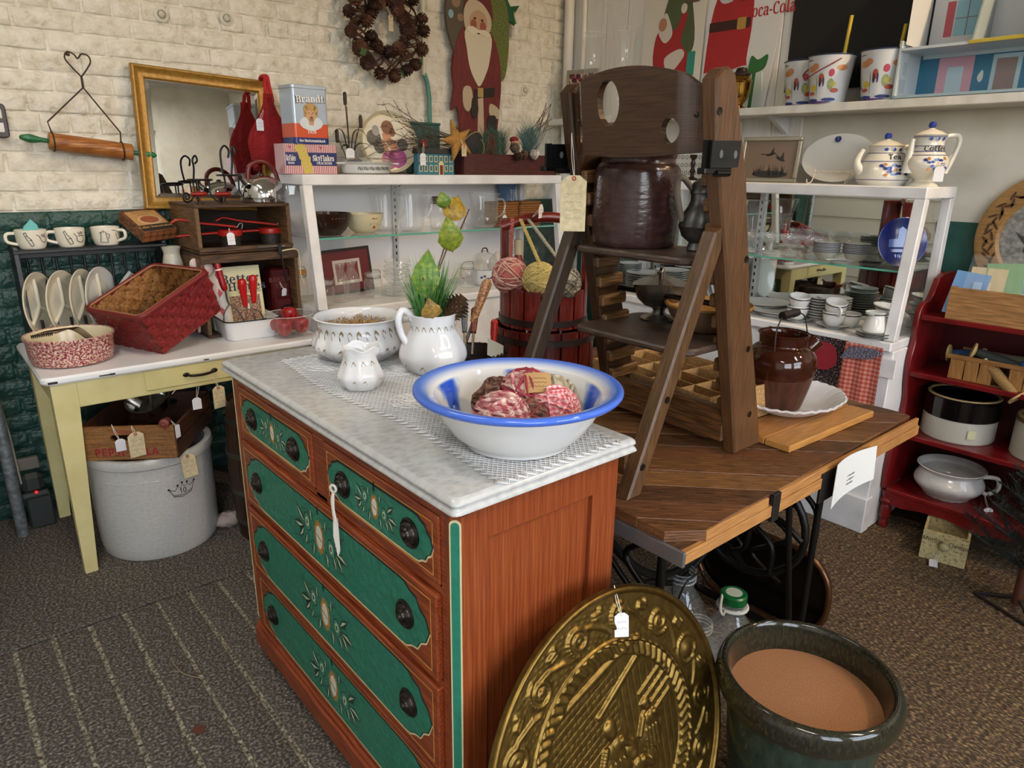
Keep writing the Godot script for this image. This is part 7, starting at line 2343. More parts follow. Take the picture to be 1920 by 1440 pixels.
func chair_goods():
	# stoneware crock and pewter on the upper shelf
	var o := thing("stoneware_crock","dark brown salt-glazed stoneware crock on the chair's upper shelf","crock",W(1.525,1.297,-1.28))
	var b := b0(); b.lathe(wall([V(0.105,0),V(0.112,0.008),V(0.116,0.05),V(0.117,0.12),V(0.115,0.19),V(0.108,0.21),V(0.1,0.216),V(0.1,0.228),V(0.104,0.236)],0.008,4),56)
	part(o,"body",b,nmat([[0.0,"2c1a18"],[0.5,"38231f"],[1.0,"473530"]],0.03,0.2,W(3,5,3),0,0.0,0.1,0.05))
	price_tag("large tan price tag hanging on strings from the chair's backrest",W(1.33,1.475,-1.325),W(1.35,1.585,-1.36),0.066,0.135,-0.76,true,0.0,4)
	o = thing("pewter_jug","lidded pewter jug with a wrapped handle on the chair's upper shelf","jug",W(1.56,1.298,-1.085))
	b = b0(); b.lathe([V(0,0),V(0.034,0),V(0.036,0.004),V(0.033,0.012),V(0.03,0.02),V(0.05,0.036),V(0.06,0.062),V(0.053,0.09),V(0.039,0.112),V(0.034,0.127),V(0.035,0.14),V(0.038,0.145),V(0.037,0.152),V(0.034,0.156),V(0.031,0.17),V(0.018,0.18),V(0,0.183)],44)
	part(o,"body",b,nmat([[0.2,"5f6266"],[0.8,"84878a"]],0.02,0.28,Vector3.ONE * 3,0,0.85))
	b = b0(); b.tube(curve3([W(-0.026,0.155,-0.022),W(-0.05,0.18,-0.034),W(-0.064,0.168,-0.042),W(-0.058,0.12,-0.036),W(-0.047,0.075,-0.028)],6),0.008,10)
	part(o,"handle",b,pm("6d655a",0.6))
	# pewter gravy boat and pie bowl below
	var pew := nmat([[0.2,"77746e"],[0.8,"a09c94"]],0.02,0.25,Vector3.ONE * 3,0,0.9)
	o = thing("gravy_boat","lidded pewter sauce boat on a round foot on the chair's lower shelf","sauce boat",W(1.655,1.073,-1.275),0.65)
	b = b0(); b.lathe([V(0,0),V(0.052,0),V(0.054,0.004),V(0.046,0.009),V(0.022,0.016),V(0.017,0.026),V(0.022,0.034)],36)
	part(o,"foot",b,pew)
	b = b0(); b.lathe([V(0.02,0.033),V(0.045,0.042),V(0.066,0.062),V(0.078,0.09),V(0.082,0.104),V(0.07,0.106),V(0.04,0.116),V(0.014,0.122),V(0.01,0.13),V(0.013,0.136),V(0,0.142)],44,Vector3.ZERO,func(r,y,a): return V(r * (1.0 + 0.22 * absf(cos(a)) ** 3),y + 0.012 * absf(cos(a)) ** 3 * clampf(y / 0.1,0,1)))
	part(o,"bowl",b,pew)
	b = b0(); b.tube(curve3([W(-0.03,0.12,0),W(-0.055,0.15,0),W(-0.03,0.152,0)],5),0.007,8); b.ball(W(0.085,0.085,0.02),W(0.016,0.014,0.014),14,8)
	part(o,"spout_and_catch",b,pew)
	o = thing("pie_bowl","wide tan stoneware bowl with a grey outside on the chair's lower shelf behind the leg","bowl",W(1.655,1.073,-1.105))
	b = b0(); b.lathe([V(0,0),V(0.064,0),V(0.07,0.004),V(0.105,0.04),V(0.117,0.066),V(0.12,0.068)],48)
	part(o,"outside",b,pm("6b5442",0.3),"brown grey outside")
	b = b0(); b.lathe([V(0.12,0.068),V(0.121,0.073),V(0.117,0.074),V(0.1,0.045),V(0.06,0.014),V(0,0.01)],48)
	part(o,"inside",b,nmat([[0.2,"8d5a2a"],[0.8,"b4803f"]],0.04,0.3,Vector3.ONE * 4),"tan glazed inside and rim")
	# behind the chair: partitioned carton,jug on a platter on boards
	o = thing("divided_carton","tan cardboard box with partitions holding small bundles, behind the chair's stretcher","box",W(1.83,0.762,-1.3),-0.1)
	var kraft := nmat([[0.2,"96703f"],[0.8,"b58d58"]],0.05,0.75,Vector3.ONE * 5)
	for q in [[-0.16,0,0.004,0.5],[0.16,0,0.004,0.5]]:
		b = b0(); b.box(W(q[0],0.06,0),W(0.004,0.12,0.5))
		part(o,"wall_panel",b,kraft)
	for z in [-0.25,0.25]:
		b = b0(); b.box(W(0,0.06,z),W(0.32,0.12,0.004))
		part(o,"wall_panel",b,kraft)
	for z in [-0.125,0.0,0.125]:
		b = b0(); b.box(W(0,0.058,z),W(0.316,0.11,0.003))
		part(o,"divider",b,kraft)
	for x in [-0.08,0.0,0.08]:
		b = b0(); b.box(W(x,0.058,0),W(0.003,0.11,0.496))
		part(o,"divider",b,kraft)
	b = b0(); b.box(W(0,0.003,0),W(0.32,0.006,0.5))
	part(o,"bottom",b,kraft)
	var k := 0
	for q in [[-0.12,-0.06,"7a2430"],[-0.04,-0.19,"3f6a4a"],[0.04,0.06,"7d9a6a"],[-0.12,-0.19,"b5735a"]]:
		wound_ball("thread_ball",["dark red thread ball in the partitioned carton","green thread ball in the partitioned carton","pale green thread ball in the partitioned carton","pink thread ball in the partitioned carton"][k],"thread ball",W(1.83,0.80,-1.3) + Basis(Vector3.UP,-0.1) * W(q[0],0.0,q[1]),0.03,pm(q[2],0.8),pm(Color(q[2]).lightened(0.3).to_html(false),0.8),8,0.004,50 + k,"thread balls in the carton")
		k += 1
	o = thing("cutting_board","honey coloured two-plank bread board at the right end of the work table","board",W(1.97,0.7605,-0.93),-0.03)
	for q in [[-0.24,0.005,0.245,0.083,"a2682c","c48b48"],[-0.24,-0.1,0.245,0.003,"96602c","b87c40"]]:
		b = b0(); b.slab(W(q[0],0,q[1]),W(q[2],0.021,q[3]),0.003)
		part(o,"plank",b,wood(q[4],q[5],0,0.4,14.0))
	o = thing("platter","big white moulded ironstone platter under the brown jug","platter",W(2.03,0.783,-1.02),0.1)
	b = b0(); b.t.basis = Basis.from_scale(W(1.22,1,0.92))
	b.lathe([V(0,0),V(0.085,0),V(0.1,0.006),V(0.14,0.03),V(0.162,0.04),V(0.164,0.044),V(0.158,0.046),V(0.135,0.037),V(0.1,0.013),V(0,0.01)],80,Vector3.ZERO,func(r,y,a): return V(r * (1.0 + 0.012 * cos(a * 10.0) * smoothstep(0.1,0.16,r)),y + 0.002 * cos(a * 30.0) * smoothstep(0.115,0.14,r)))
	part(o,"body",b,pm("d5d5d8",0.12))
	o = thing("glazed_jug","brown glazed stoneware jug with a bail handle and stubby spout standing on the platter","jug",W(1.985,0.794,-1.05))
	b = b0(); b.lathe(wall([V(0.07,0),V(0.076,0.006),V(0.09,0.06),V(0.099,0.1)],0.006,3),52)
	part(o,"lower_body",b,nmat([[0.2,"3a1c12"],[0.8,"5a3020"]],0.04,0.32,W(6,1,6)),"duller lower half")
	b = b0(); b.lathe(wall([V(0.098,0.1),V(0.105,0.135),V(0.1,0.165),V(0.084,0.188),V(0.072,0.196),V(0.07,0.205),V(0.073,0.228),V(0.077,0.232)],0.006,4),52,Vector3.ZERO,func(r,y,a): return V(r * (1.0 + 0.006 * sin(a * 20.0) * smoothstep(0.11,0.13,y) * smoothstep(0.19,0.17,y)),y))
	part(o,"upper_body",b,pm("35160c",0.08),"glossy dark brown upper half")
	b = b0(); b.lathe(wall([V(0.02,0),V(0.024,0.02),V(0.026,0.05),V(0.028,0.055)],0.005,3),24,W(0.075,0.165,0.03),null,Basis(Vector3.FORWARD,0.8) * Basis(Vector3.RIGHT,0.3))
	part(o,"spout",b,pm("35160c",0.1))
	b = b0(); b.tube(curve3([W(-0.082,0.19,0.02),W(-0.075,0.25,0.015),W(-0.035,0.29,0.01),W(0.03,0.292,0.01),W(0.07,0.28,0.02),W(0.078,0.24,0.03),W(0.084,0.185,0.04)],5),0.0022,6)
	b.tube(ring_pts(W(0.088,0.175,0.045),0.012,Vector3.RIGHT,Vector3.UP,14),0.003,6,true)
	part(o,"bail",b,pm("3a3430",0.4,0.7))
	b = b0(); b.lathe([V(0,-0.045),V(0.012,-0.044),V(0.013,-0.02),V(0.011,0.0),V(0.013,0.02),V(0.012,0.044),V(0,0.045)],16,W(0,0.292,0.01),null,Basis(Vector3.BACK,PI / 2))
	part(o,"grip",b,pm("17110e",0.5))
	# red staved buckets behind the dresser
	for q in [[0.762,0.19,0.185,"dark red staved tub standing under the red yarn bucket","4a120c"],[0.952,0.16,0.135,"tall-eared red staved bucket holding yarn balls","641a14"]]:
		o = thing("staved_bucket",q[3],"bucket",W(1.735,q[0],-1.865),0.0,"")
		var n := 16
		for i in n:
			var a0 := TAU * i / n + 0.02; var a1 := TAU * (i + 1) / n - 0.02
			var ear: bool = q[0] > 0.9 and (i == 9 or i == 10 or i == 1 or i == 2)
			b = b0()
			for s in 3:
				var t0 := lerpf(a0,a1,s / 3.0); var t1 := lerpf(a0,a1,(s + 1) / 3.0)
				var h: float = q[2] + (0.0 if not ear else 0.235)
				var r0: float = q[1]; var r1: float = q[1] - 0.016
				var A := W(cos(t0),0,sin(t0)); var C := W(cos(t1),0,sin(t1)); var mm := (A + C).normalized()
				b.poly([A * r0,C * r0,C * r0 + W(0,h,0),A * r0 + W(0,h,0)],mm); b.poly([A * r1,C * r1,C * r1 + W(0,h,0),A * r1 + W(0,h,0)],-mm)
				b.poly([A * r0 + W(0,h,0),C * r0 + W(0,h,0),C * r1 + W(0,h,0),A * r1 + W(0,h,0)],Vector3.UP)
				if s == 0: b.poly([A * r0,A * r0 + W(0,h,0),A * r1 + W(0,h,0),A * r1],A.cross(Vector3.UP))
				if s == 2: b.poly([C * r0,C * r0 + W(0,h,0),C * r1 + W(0,h,0),C * r1],Vector3.UP.cross(C))
			part(o,"stave",b,nmat([[0.2,Color(q[4]).darkened(0.25).to_html(false)],[0.6,q[4]],[0.9,Color(q[4]).lightened(0.12).to_html(false)]],0.03,0.28,W(8,1.5,8)))
		b = b0(); b.lathe([V(0,0.012),V(q[1] - 0.01,0.012),V(q[1] - 0.01,0.02),V(0,0.02)],32)
		part(o,"bottom",b,pm("1c0a07",0.7))
		for y in ([0.03,0.15] if q[0] < 0.9 else [0.022]):
			b = b0(); b.lathe([V(q[1],y - 0.012),V(q[1] + 0.004,y - 0.011),V(q[1] + 0.004,y + 0.011),V(q[1],y + 0.012)],48)
			part(o,"hoop",b,pm("1b0c08",0.4))
		if q[0] > 0.9:
			b = b0(); b.tube(curve3([W(-0.14,0.345,-0.075),W(-0.05,0.375,-0.02),W(0.05,0.375,0.02),W(0.14,0.345,0.08)],6),0.018,12)
			part(o,"yoke",b,pm("641a14",0.3))
	k = 0
	for q in [[1.605,1.13,-1.9,0.062,"a55d55","c9a89a","pink and cream yarn ball hanging on the left of the red bucket"],[1.655,1.125,-1.80,0.058,"b7a465","c9b87c","cream yellow yarn ball in the middle of the red bucket"],[1.72,1.115,-1.745,0.058,"a09a8a","5b5a58","grey and cream striped yarn ball at the right of the red bucket"]]:
		o = wound_ball("yarn_ball",q[6],"yarn ball",W(q[0],q[1],q[2]),q[3],pm(q[4],0.9),pm(q[5],0.9),26,0.0045,30 + k,"yarn balls in the red bucket")
		b = b0()
		var top := W(1.62 + k * 0.02,1.325,-1.91 + k * 0.02) - W(q[0],q[1],q[2])
		for s in 3:
			var path := []
			for i in 25:
				var t := i / 24.0
				path.append((top * t + W(0,q[3] * 0.9 * (1 - t),0)) + W(cos(t * 30.0 + s * 2.1),0,sin(t * 30.0 + s * 2.1)) * 0.005)
			b.tube(path,0.003,6)
		part(o,"braid",b,pm(q[4],0.9),"braided yarn tail")
		k += 1
	price_tag("pale price tag standing on the yoke of the tall-eared red bucket",W(1.70,1.37,-1.85),W(1.66,1.335,-1.85),0.07,0.04,0.6)
	# basket of tools
	o = thing("tool_basket","dark brown round basket with a wire edge holding old tools behind the pitchers","basket",W(1.365,0.762,-1.80))
	b = b0(); b.lathe(wall([V(0.085,0),V(0.1,0.06),V(0.112,0.14),V(0.116,0.15)],0.006,3),40)
	part(o,"body",b,pm("23120c",0.4))
	b = b0()
	var zig := []
	for i in 60: zig.append(W(cos(TAU * i / 60) * 0.104,0.146 + (0.008 if i % 2 else 0.0),sin(TAU * i / 60) * 0.104))
	b.tube(zig,0.0022,5,true); b.tube(ring_pts(W(0.07,0.158,0.085),0.016,Vector3.UP,W(0.6,0,-0.6),14),0.002,5,true)
	part(o,"wire_edge",b,pm("1a1512",0.5,0.5))
	var T := W(1.365,0.78,-1.80)
	var tools := [[W(-0.02,0.1,-0.05),W(0.085,0.36,-0.03),0.016,"c08a5c","7d2a1c","chisel with a chipped red and bare wood handle leaning out of the tool basket"],[W(-0.05,0.12,0.02),W(0.02,0.28,-0.08),0.012,"5b6470","46505c","blue grey steel bar leaning out of the tool basket"],[W(-0.03,0.13,0.03),W(0.06,0.26,-0.07),0.013,"6d2a1e","5a2018","brown wooden tool handle leaning out of the tool basket"],[W(0.06,0.05,0.02),W(0.085,0.23,0.005),0.012,"a81d14","8f1810","bright red plastic tool handle standing in the tool basket"]]
	for q in tools:
		o = thing("hand_tool",q[5],"tool",T + q[0],0.0,"tools in the basket")
		var d: Vector3 = q[1] - q[0]
		var bs := Basis(Quaternion(Vector3.UP,d.normalized()))
		var L := d.length()
		b = b0(); b.lathe([V(0,L * 0.45),V(q[2] * 0.7,L * 0.46),V(q[2] * 0.8,L * 0.6),V(q[2],L * 0.8),V(q[2] * 1.1,L * 0.95),V(q[2] * 0.6,L),V(0,L)],16,Vector3.ZERO,null,bs)
		part(o,"handle",b,nmat([[0.4,q[4]],[0.55,q[3]]],0.06,0.4,Vector3.ONE * 6))
		b = b0(); b.tube([Vector3.ZERO,d * 0.46],q[2] * 0.35,8)
		part(o,"shaft",b,pm("77706a",0.3,0.8))
	o = thing("printed_card","small pale printed card stuck in the tool basket","card",T + W(0.02,0.13,0.09))
	b = b0(); b.box(W(0,0.02,0),W(0.075,0.06,0.001),0.0,Basis(Vector3.BACK,-0.5) * Basis(Vector3.RIGHT,-0.5))
	part(o,"card",b,pm("a9aba2",0.6))

func cloth(o: Node3D,called: String,w: float,h: float,m: Material,folds: float,top_in := 0.0,back := 0.0):
	var b := b0()
	var rows := []
	for j in 15:
		var t := j / 14.0
		var row := PackedVector3Array()
		for i in 21:
			var u := -1.0 + i / 10.0
			row.append(W(u * w / 2 * (1.0 - top_in * t),-h * (1.0 - t) + (0.012 * sin(u * 5.0) if j == 0 else 0.0),0.012 + folds * sin(u * 7.0 + t) * (1.0 - 0.6 * t) + 0.01 * (1.0 - t) + back * t))
		rows.append(row)
	b.grid(rows,false,true)
	part(o,called,b,m)

func cup(label: String,at: Vector3,tilt: float,turn: float,k := 1.0) -> Node3D:
	var o := thing("diner_cup",label,"cup",at,turn,"banded diner cups")
	var ti := Basis(Vector3.BACK,tilt)
	var b := b0(); b.lathe(wall([V(0.024 * k,0),V(0.028 * k,0.004),V(0.04 * k,0.022),V(0.045 * k,0.045),V(0.0455 * k,0.06)],0.004,4),32,Vector3.ZERO,null,ti)
	part(o,"bowl",b,pm("d5d6d3",0.14))
	b = b0(); b.tube(ring_pts(ti * W(0,0.053,0),0.0456 * k,ti * Vector3.RIGHT,ti * Vector3.BACK,30),0.0022,5,true)
	part(o,"black_band",b,pm("15151a",0.2))
	b = b0(); b.tube(curve3([ti * W(0.042 * k,0.05,0),ti * W(0.066 * k,0.05,0),ti * W(0.07 * k,0.034,0),ti * W(0.055 * k,0.018,0),ti * W(0.036 * k,0.016,0)],5),0.0055,8)
	part(o,"handle",b,pm("d5d6d3",0.14))
	return o

func dish(label: String,cat: String,at: Vector3,r: float,deep: float,group: String,banded := true,up := Basis()) -> Node3D:
	var o := thing("diner_" + cat,label,cat,at,0.0,group)
	var b := b0(); b.lathe([V(0,0),V(r * 0.55,0),V(r * 0.62,deep * 0.25),V(r * 0.97,deep * 0.85),V(r,deep),V(r * 0.96,deep),V(r * 0.6,deep * 0.4),V(0,deep * 0.3)],36,Vector3.ZERO,null,up)
	part(o,"body",b,pm("d3d5d1",0.14))
	if banded:
		b = b0(); b.tube(ring_pts(up * W(0,deep * 0.8,0),r * 0.97,up * Vector3.RIGHT,up * Vector3.BACK,34),0.0016,5,true)
		part(o,"black_band",b,pm("15151a",0.2))
	return o

func nth(k: int,n: int) -> String:
	return "topmost" if k == n - 1 else ("lowest" if k == 0 else ["second","third","fourth","fifth","sixth","seventh","eighth","ninth","tenth","eleventh","twelfth"][k - 1] + " up")

func right_case_goods():
	var T := 1.445
	# goods on top
	var o := thing("framed_picture","silver framed brown picture of flying geese over reeds on top of the right case","picture",W(3.14,T,-1.85),-PI / 2 + 0.15)
	var tl := Transform3D(Basis(Vector3.RIGHT,-0.14),Vector3.ZERO)
	var b := b0()
	for q in [[-0.14,0,0.14,0.018],[-0.14,0.186,0.14,0.204],[-0.14,0.018,-0.122,0.186],[0.122,0.018,0.14,0.186]]:
		b.t = tl; b.slab(W(q[0],q[1],-0.01),W(q[2],q[3],0.012),0.003)
	part(o,"frame",b,pm("8d8878",0.35,0.5))
	b = b0(); b.t = tl; b.slab(W(-0.125,0.015,-0.006),W(0.125,0.19,0.002))
	var pic := part(o,"print",b,pm("6d5a48",0.3))
	b = b0(); b.t = tl
	for q in [[0.0,0.125,0.02,0.3],[0.05,0.105,0.024,-0.4]]:
		var c := V(q[0],q[1])
		b.prism(ell(q[2],q[2] * 0.3,14,c,q[3]),0.002,0.0026); b.prism(PackedVector2Array([c + V(-0.004,0),c + V(0.012,0.034),c + V(0.016,0.002)]),0.002,0.0026); b.prism(stroke([c,c + Vector2.from_angle(q[3] + 2.8) * 0.045],0.004),0.002,0.0026)
	for k in 44:
		var x := rng.randf_range(-0.07,0.09); var h := rng.randf_range(0.02,0.05)
		b.prism(PackedVector2Array([V(x - 0.003,0.032),V(x + 0.003,0.032),V(x + rng.randf_range(-0.012,0.012),0.032 + h)]),0.002,0.0026)
	b.prism(ell(0.085,0.016,22,V(0.01,0.036)),0.002,0.0025)
	part(pic,"printed_geese",b,pm("1a1714",0.4)).set_meta("kind","stuff")
	o = thing("serving_platter","oval white platter with a small blue badge on a wire stand on the right case","platter",W(3.2,T,-1.55),-PI / 2)
	tl = Transform3D(Basis(Vector3.RIGHT,PI / 2 - 0.22),W(0,0.105,-0.02))
	b = b0(); b.t = tl * Transform3D(Basis.from_scale(W(0.165,1,0.105)),Vector3.ZERO)
	b.lathe([V(0,0),V(0.66,0.0),V(0.74,0.01),V(1.0,0.02),V(1.0,0.024),V(0.72,0.015),V(0.64,0.006),V(0,0.005)],56)
	part(o,"dish_body",b,pm("d2d2ce",0.14))
	b = b0(); b.t = tl * Transform3D(Basis(Vector3.RIGHT,-PI / 2),W(-0.02,0.019,-0.083)); b.lathe([V(0.006,0),V(0.014,0.0),V(0.014,0.002),V(0.006,0.002)],22,Vector3.ZERO,null,Basis(Vector3.RIGHT,PI / 2)); b.prism(shift(rrect(0.012,0.006,0.002),V(0,0)),0,0.002)
	part(o,"blue_badge",b,pm("22326e",0.2))
	o = thing("plate_stand","twisted white wire stand holding the oval platter","stand",W(3.17,T,-1.55),-PI / 2)
	b = b0()
	for s in [-0.08,0.08]:
		b.tube(curve3([W(s,0.06,0.0),W(s,0.012,0.02),W(s * 1.05,0.0,0.05),W(s * 1.1,0.018,0.056)],5),0.003,6)
	var tw := []
	for i in 60: tw.append(W(-0.08 + 0.16 * i / 59.0,0.05 + cos(i * 1.4) * 0.0025,0.004 + sin(i * 1.4) * 0.0025))
	b.tube(tw,0.0025,6)
	part(o,"wire",b,pm("cfc9bb",0.4))
	var blue := pm("24398c",0.15); var cer := pm("d8d5c8",0.12)
	for i in 2:
		var prof: Array = [[V(0.085,0),V(0.098,0.02),V(0.1,0.045),V(0.088,0.09),V(0.07,0.125),V(0.062,0.13),V(0.064,0.152)],[V(0.058,0),V(0.05,0.01),V(0.034,0.022),V(0.05,0.04),V(0.078,0.07),V(0.078,0.1),V(0.056,0.135),V(0.052,0.17),V(0.057,0.19)]][i]
		o = thing(["teapot","coffee_pot"][i],["white and blue painted teapot lettered Tea on top of the right case","tall white and blue painted pot lettered Coffee at the end of the right case"][i],["teapot","coffee pot"][i],W(3.12,T,[-1.315,-1.155][i]),-0.7)
		b = b0(); b.lathe(wall(prof,0.004,4),44)
		part(o,"body",b,cer)
		var ty: float = prof[prof.size() - 1].y; var tr: float = prof[prof.size() - 1].x
		b = b0(); b.lathe([V(tr,ty),V(tr + 0.004,ty + 0.003),V(tr * 0.7,ty + 0.016),V(tr * 0.2,ty + 0.026),V(tr * 0.14,ty + 0.03)],36)
		var lid := part(o,"lid",b,cer)
		b = b0(); b.lathe([V(0.006,ty + 0.026),V(0.013,ty + 0.034),V(0.014,ty + 0.044),V(0.009,ty + 0.052),V(0,ty + 0.053)],16)
		part(lid,"knob",b,blue)
		b = b0(); b.tube(curve3([W(tr * 0.9,ty - 0.004,0),W(tr + 0.045,ty + 0.004,0),W(tr + 0.06,ty - 0.02,0),W(tr + 0.05,ty - 0.07,0),W(prof[3 if i == 0 else 4].x + 0.004,0.05,0)],6),0.009,10)
		part(o,"handle",b,cer)
		b = b0(); b.tube(curve3([W(-prof[1 if i == 0 else 4].x * 0.9,0.05,0),W(-prof[1 if i == 0 else 4].x - (0.015 if i == 0 else -0.008),ty * 0.6,0),W(-tr - (0.03 if i == 0 else 0.01),ty - 0.012,0)],6),[0.022,0.021,0.02,0.018,0.016,0.015,0.014,0.013,0.012,0.011,0.01,0.01,0.01],12)
		part(o,"spout",b,cer)
		b = b0()
		var R := func(y):
			for k in prof.size() - 1:
				if y <= prof[k + 1].y: return lerpf(prof[k].x,prof[k + 1].x,(y - prof[k].y) / (prof[k + 1].y - prof[k].y)) + 0.0028
			return prof[prof.size() - 1].x + 0.002
		var mp := func(q): return W(sin(q.x) * R.call(q.y),q.y,cos(q.x) * R.call(q.y))
		var nm := func(q): return W(sin(q.x),0.1,cos(q.x))
		for y in ([0.022,0.094,0.126] if i == 0 else [0.132,0.152,0.186,0.118]):
			b.tube(ring_pts(W(0,y,0),R.call(y) - 0.001,Vector3.RIGHT,Vector3.BACK,40),0.0012,5,true)
		var cy: float = [0.062,0.085][i]
		for k in 7:
			var a := TAU * k / 7
			b.patch(ell(0.12,0.005,8,V(cos(a) * 0.24,cy + sin(a) * 0.018)),mp,nm)
		for s in [-0.55,0.5,-0.38,0.36]:
			b.patch(ell(0.1,0.006,8,V(s,cy + 0.016 * sin(s * 9.0))),mp,nm); b.patch(stroke([V(s * 0.4,cy),V(s,cy + 0.014 * sin(s * 9.0))],0.006),mp,nm)
		for k in 3: b.patch(ell(0.13,0.007,5,V(-0.45 + k * 0.45,ty - 0.012)),mp,nm)
		part(o,"blue_painting",b,blue)
		b = b0()
		for q in [[0.0,0.0],[0.4,0.022],[-0.35,-0.02],[-0.42,0.02]]: b.patch(ell(0.09,0.006,10,V(q[0],cy + q[1])),mp,nm)
		part(o,"orange_blossoms",b,pm("b8793f",0.2))
		b = b0()
		b.add(text_arrays(["Tea","Coffee"][i],0.02,"Droid Serif",true),func(p): return mp.call(V(p.x / [0.078,0.056][i],p.y + [0.112,0.143][i])) + W(sin(p.x / 0.07),0,cos(p.x / 0.07)) * p.z)
		part(o,"lettering",b,pm("17171c",0.4))
	price_tag("blank white card tag on the tall coffee pot",W(3.06,T + 0.07,-1.08),W(3.1,T + 0.12,-1.06),0.036,0.05,-0.9,false,0.0,0)
	for i in 2:
		o = thing("candlestick",["dark turned candlestick between the chair posts, nearer the crock","dark turned candlestick half hidden by the chair's right post"][i],"candlestick",W(3.15,T,[-2.28,-2.2][i]),0.0,"dark candlesticks")
		b = b0(); b.lathe(curve3([V(0,0),V(0.032,0.0),V(0.03,0.008),V(0.012,0.016),V(0.009,0.03),V(0.015,0.045),V(0.008,0.06),V(0.013,0.08),V(0.009,0.1),V(0.018,0.115),V(0.018,0.125),V(0,0.125)],3),20)
		part(o,"body",b,pm("2b211b",0.35,0.4))
	o = thing("openwork_plate","white openwork rectangular plate with looped border standing behind the candlesticks","plate",W(3.26,T,-2.3),-PI / 2)
	b = b0(); b.slab(W(-0.17,0,-0.004),W(0.17,0.15,0.004),0.003)
	part(o,"panel",b,pm("d3d3d0",0.3))
	b = b0()
	for r in 3:
		for k in 12: b.tube(ring_pts(W(-0.155 + k * 0.028,0.035 + r * 0.04,0.005),0.009,Vector3.RIGHT,Vector3.UP,10),0.0016,5,true)
	part(o,"loops",b,pm("6a6864",0.5)).set_meta("kind","stuff")
	# glass shelf: crystal and bowls
	var S := 1.126
	o = clear("glass_vase","tall fluted clear glass vase at the back of the right glass shelf","vase",W(3.13,S,-1.88),[V(0.04,0.004),V(0.03,0.03),V(0.034,0.12),V(0.046,0.2),V(0.06,0.235)],"",func(r,y,a): return V(r * (1.0 + 0.05 * cos(a * 8.0)),y),56)
	var cut := func(r,y,a): return V(r * (1.0 + (0.05 * cos(a * 12.0) * cos(y * 160.0) if y > 0.045 else 0.0)),y)
	for k in 7:
		o = clear("sherbet_glass","stemmed crystal sherbet glass on the right glass shelf, %s from the chair's post" % ["first","second","third","fourth","fifth","sixth","seventh"][k],"glass",W([3.04,3.12,3.05,3.13,3.05,3.13,3.06][k],S,-1.84 + k * 0.052),[V(0.034,0.003),V(0.008,0.012),V(0.007,0.035),V(0.026,0.05),V(0.043,0.068),V(0.046,0.088)],"crystal sherbet glasses",cut,60)
	for k in 6:
		o = thing("striped_bowl","blue striped bowl, %s in the %s stack on the right glass shelf" % [nth(k % 3,3),["left","right"][k / 3]],"bowl",W(3.04 + 0.05 * (k / 3),S + (k % 3) * 0.014,-1.465 + 0.105 * (k / 3)),0.0,"striped bowls")
		b = b0(); b.lathe(wall([V(0.028,0),V(0.04,0.02),V(0.052,0.042),V(0.055,0.052)],0.003,3),32)
		part(o,"body",b,pm("a9a899",0.2))
		b = b0()
		for y in [0.04,0.048]: b.tube(ring_pts(W(0,y,0),0.0525 + (y - 0.04) * 0.3,Vector3.RIGHT,Vector3.BACK,30),0.0018,5,true)
		part(o,"blue_stripes",b,pm("3a4468",0.2))
	o = dish("small saucer with a dark blue centre at the front of the right glass shelf","saucer",W(2.985,S,-1.375),0.058,0.014,"",false)
	b = b0(); b.lathe([V(0.04,0.009),V(0.02,0.0085),V(0,0.008)],28)
	part(o,"blue_centre",b,pm("39426a",0.2))
	o = dish("dark glass saucer beside the upright blue plate","saucer",W(3.02,S,-1.26),0.05,0.014,"",false)
	o.get_child(0).material_override = pm("22201f",0.15)
	o = thing("blue_plate","cobalt blue plate with a building relief standing on the right glass shelf","plate",W(3.05,S + 0.004,-1.17),0.0)
	var pb := Basis(Vector3.UP,-0.75) * Basis(Vector3.RIGHT,PI / 2 - 0.2)
	tl = Transform3D(pb,W(0,0.098,0))
	b = b0(); b.t = tl; b.lathe([V(0,0),V(0.06,0),V(0.095,0.012),V(0.098,0.015),V(0.094,0.016),V(0.06,0.005),V(0,0.005)],44)
	part(o,"plate_body",b,pm("16296e",0.12))
	b = b0(); var fx := tl * Transform3D(Basis(Vector3.RIGHT,-PI / 2),W(0,0.0052,0))
	b.prism(PackedVector2Array([V(-0.05,-0.02),V(0.05,-0.02),V(0.05,0.01),V(0.02,0.012),V(0.016,0.05),V(0.0,0.062),V(-0.014,0.05),V(-0.016,0.014),V(-0.05,0.01)]),0,0.0015,fx); b.prism(shift(rrect(0.08,0.012,0.002),V(0,-0.034)),0,0.0015,fx)
	part(o,"relief",b,pm("5470b4",0.15))
	letters(o,"1908",0.018,fx * Transform3D(Basis(),W(0.0,-0.058,0.001)),pm("7d93c8",0.2),"Droid Serif",true)
	# lower floor: diner china
	var F := 0.851
	for s in 4:
		var at: Vector3 = [W(3.05,F,-2.46),W(3.05,F,-2.28),W(3.08,F,-2.6),W(3.13,F,-1.44)][s]
		var n: int = [9,12,12,9][s]
		for k in n:
			dish("white %s plate, %s in the pile %s" % [["larger","smaller","green edged","dinner"][s],nth(k,n),["left of the pewter sauce boat","just above the pewter sauce boat","at the right case's far left","behind the cups"][s]],"plate",at + W(0,k * 0.0115,0),[0.105,0.09,0.07,0.075][s],0.014,"stacked diner plates")
	for k in 5:
		dish("white plate standing on edge in the right case, %s from the left" % ["first","second","third","fourth","fifth"][k],"plate",W(3.1,F + 0.1,-2.12 + k * 0.035),0.1,0.014,"upright diner plates",true,Basis(Vector3.RIGHT,PI / 2 - 0.15))
	for k in 8:
		o = dish("white banded bowl, %s in the pile beside the cups" % nth(k,8),"bowl",W(3.06,F + k * 0.012,-1.5 + 0.04),0.062,0.03,"stacked diner bowls")
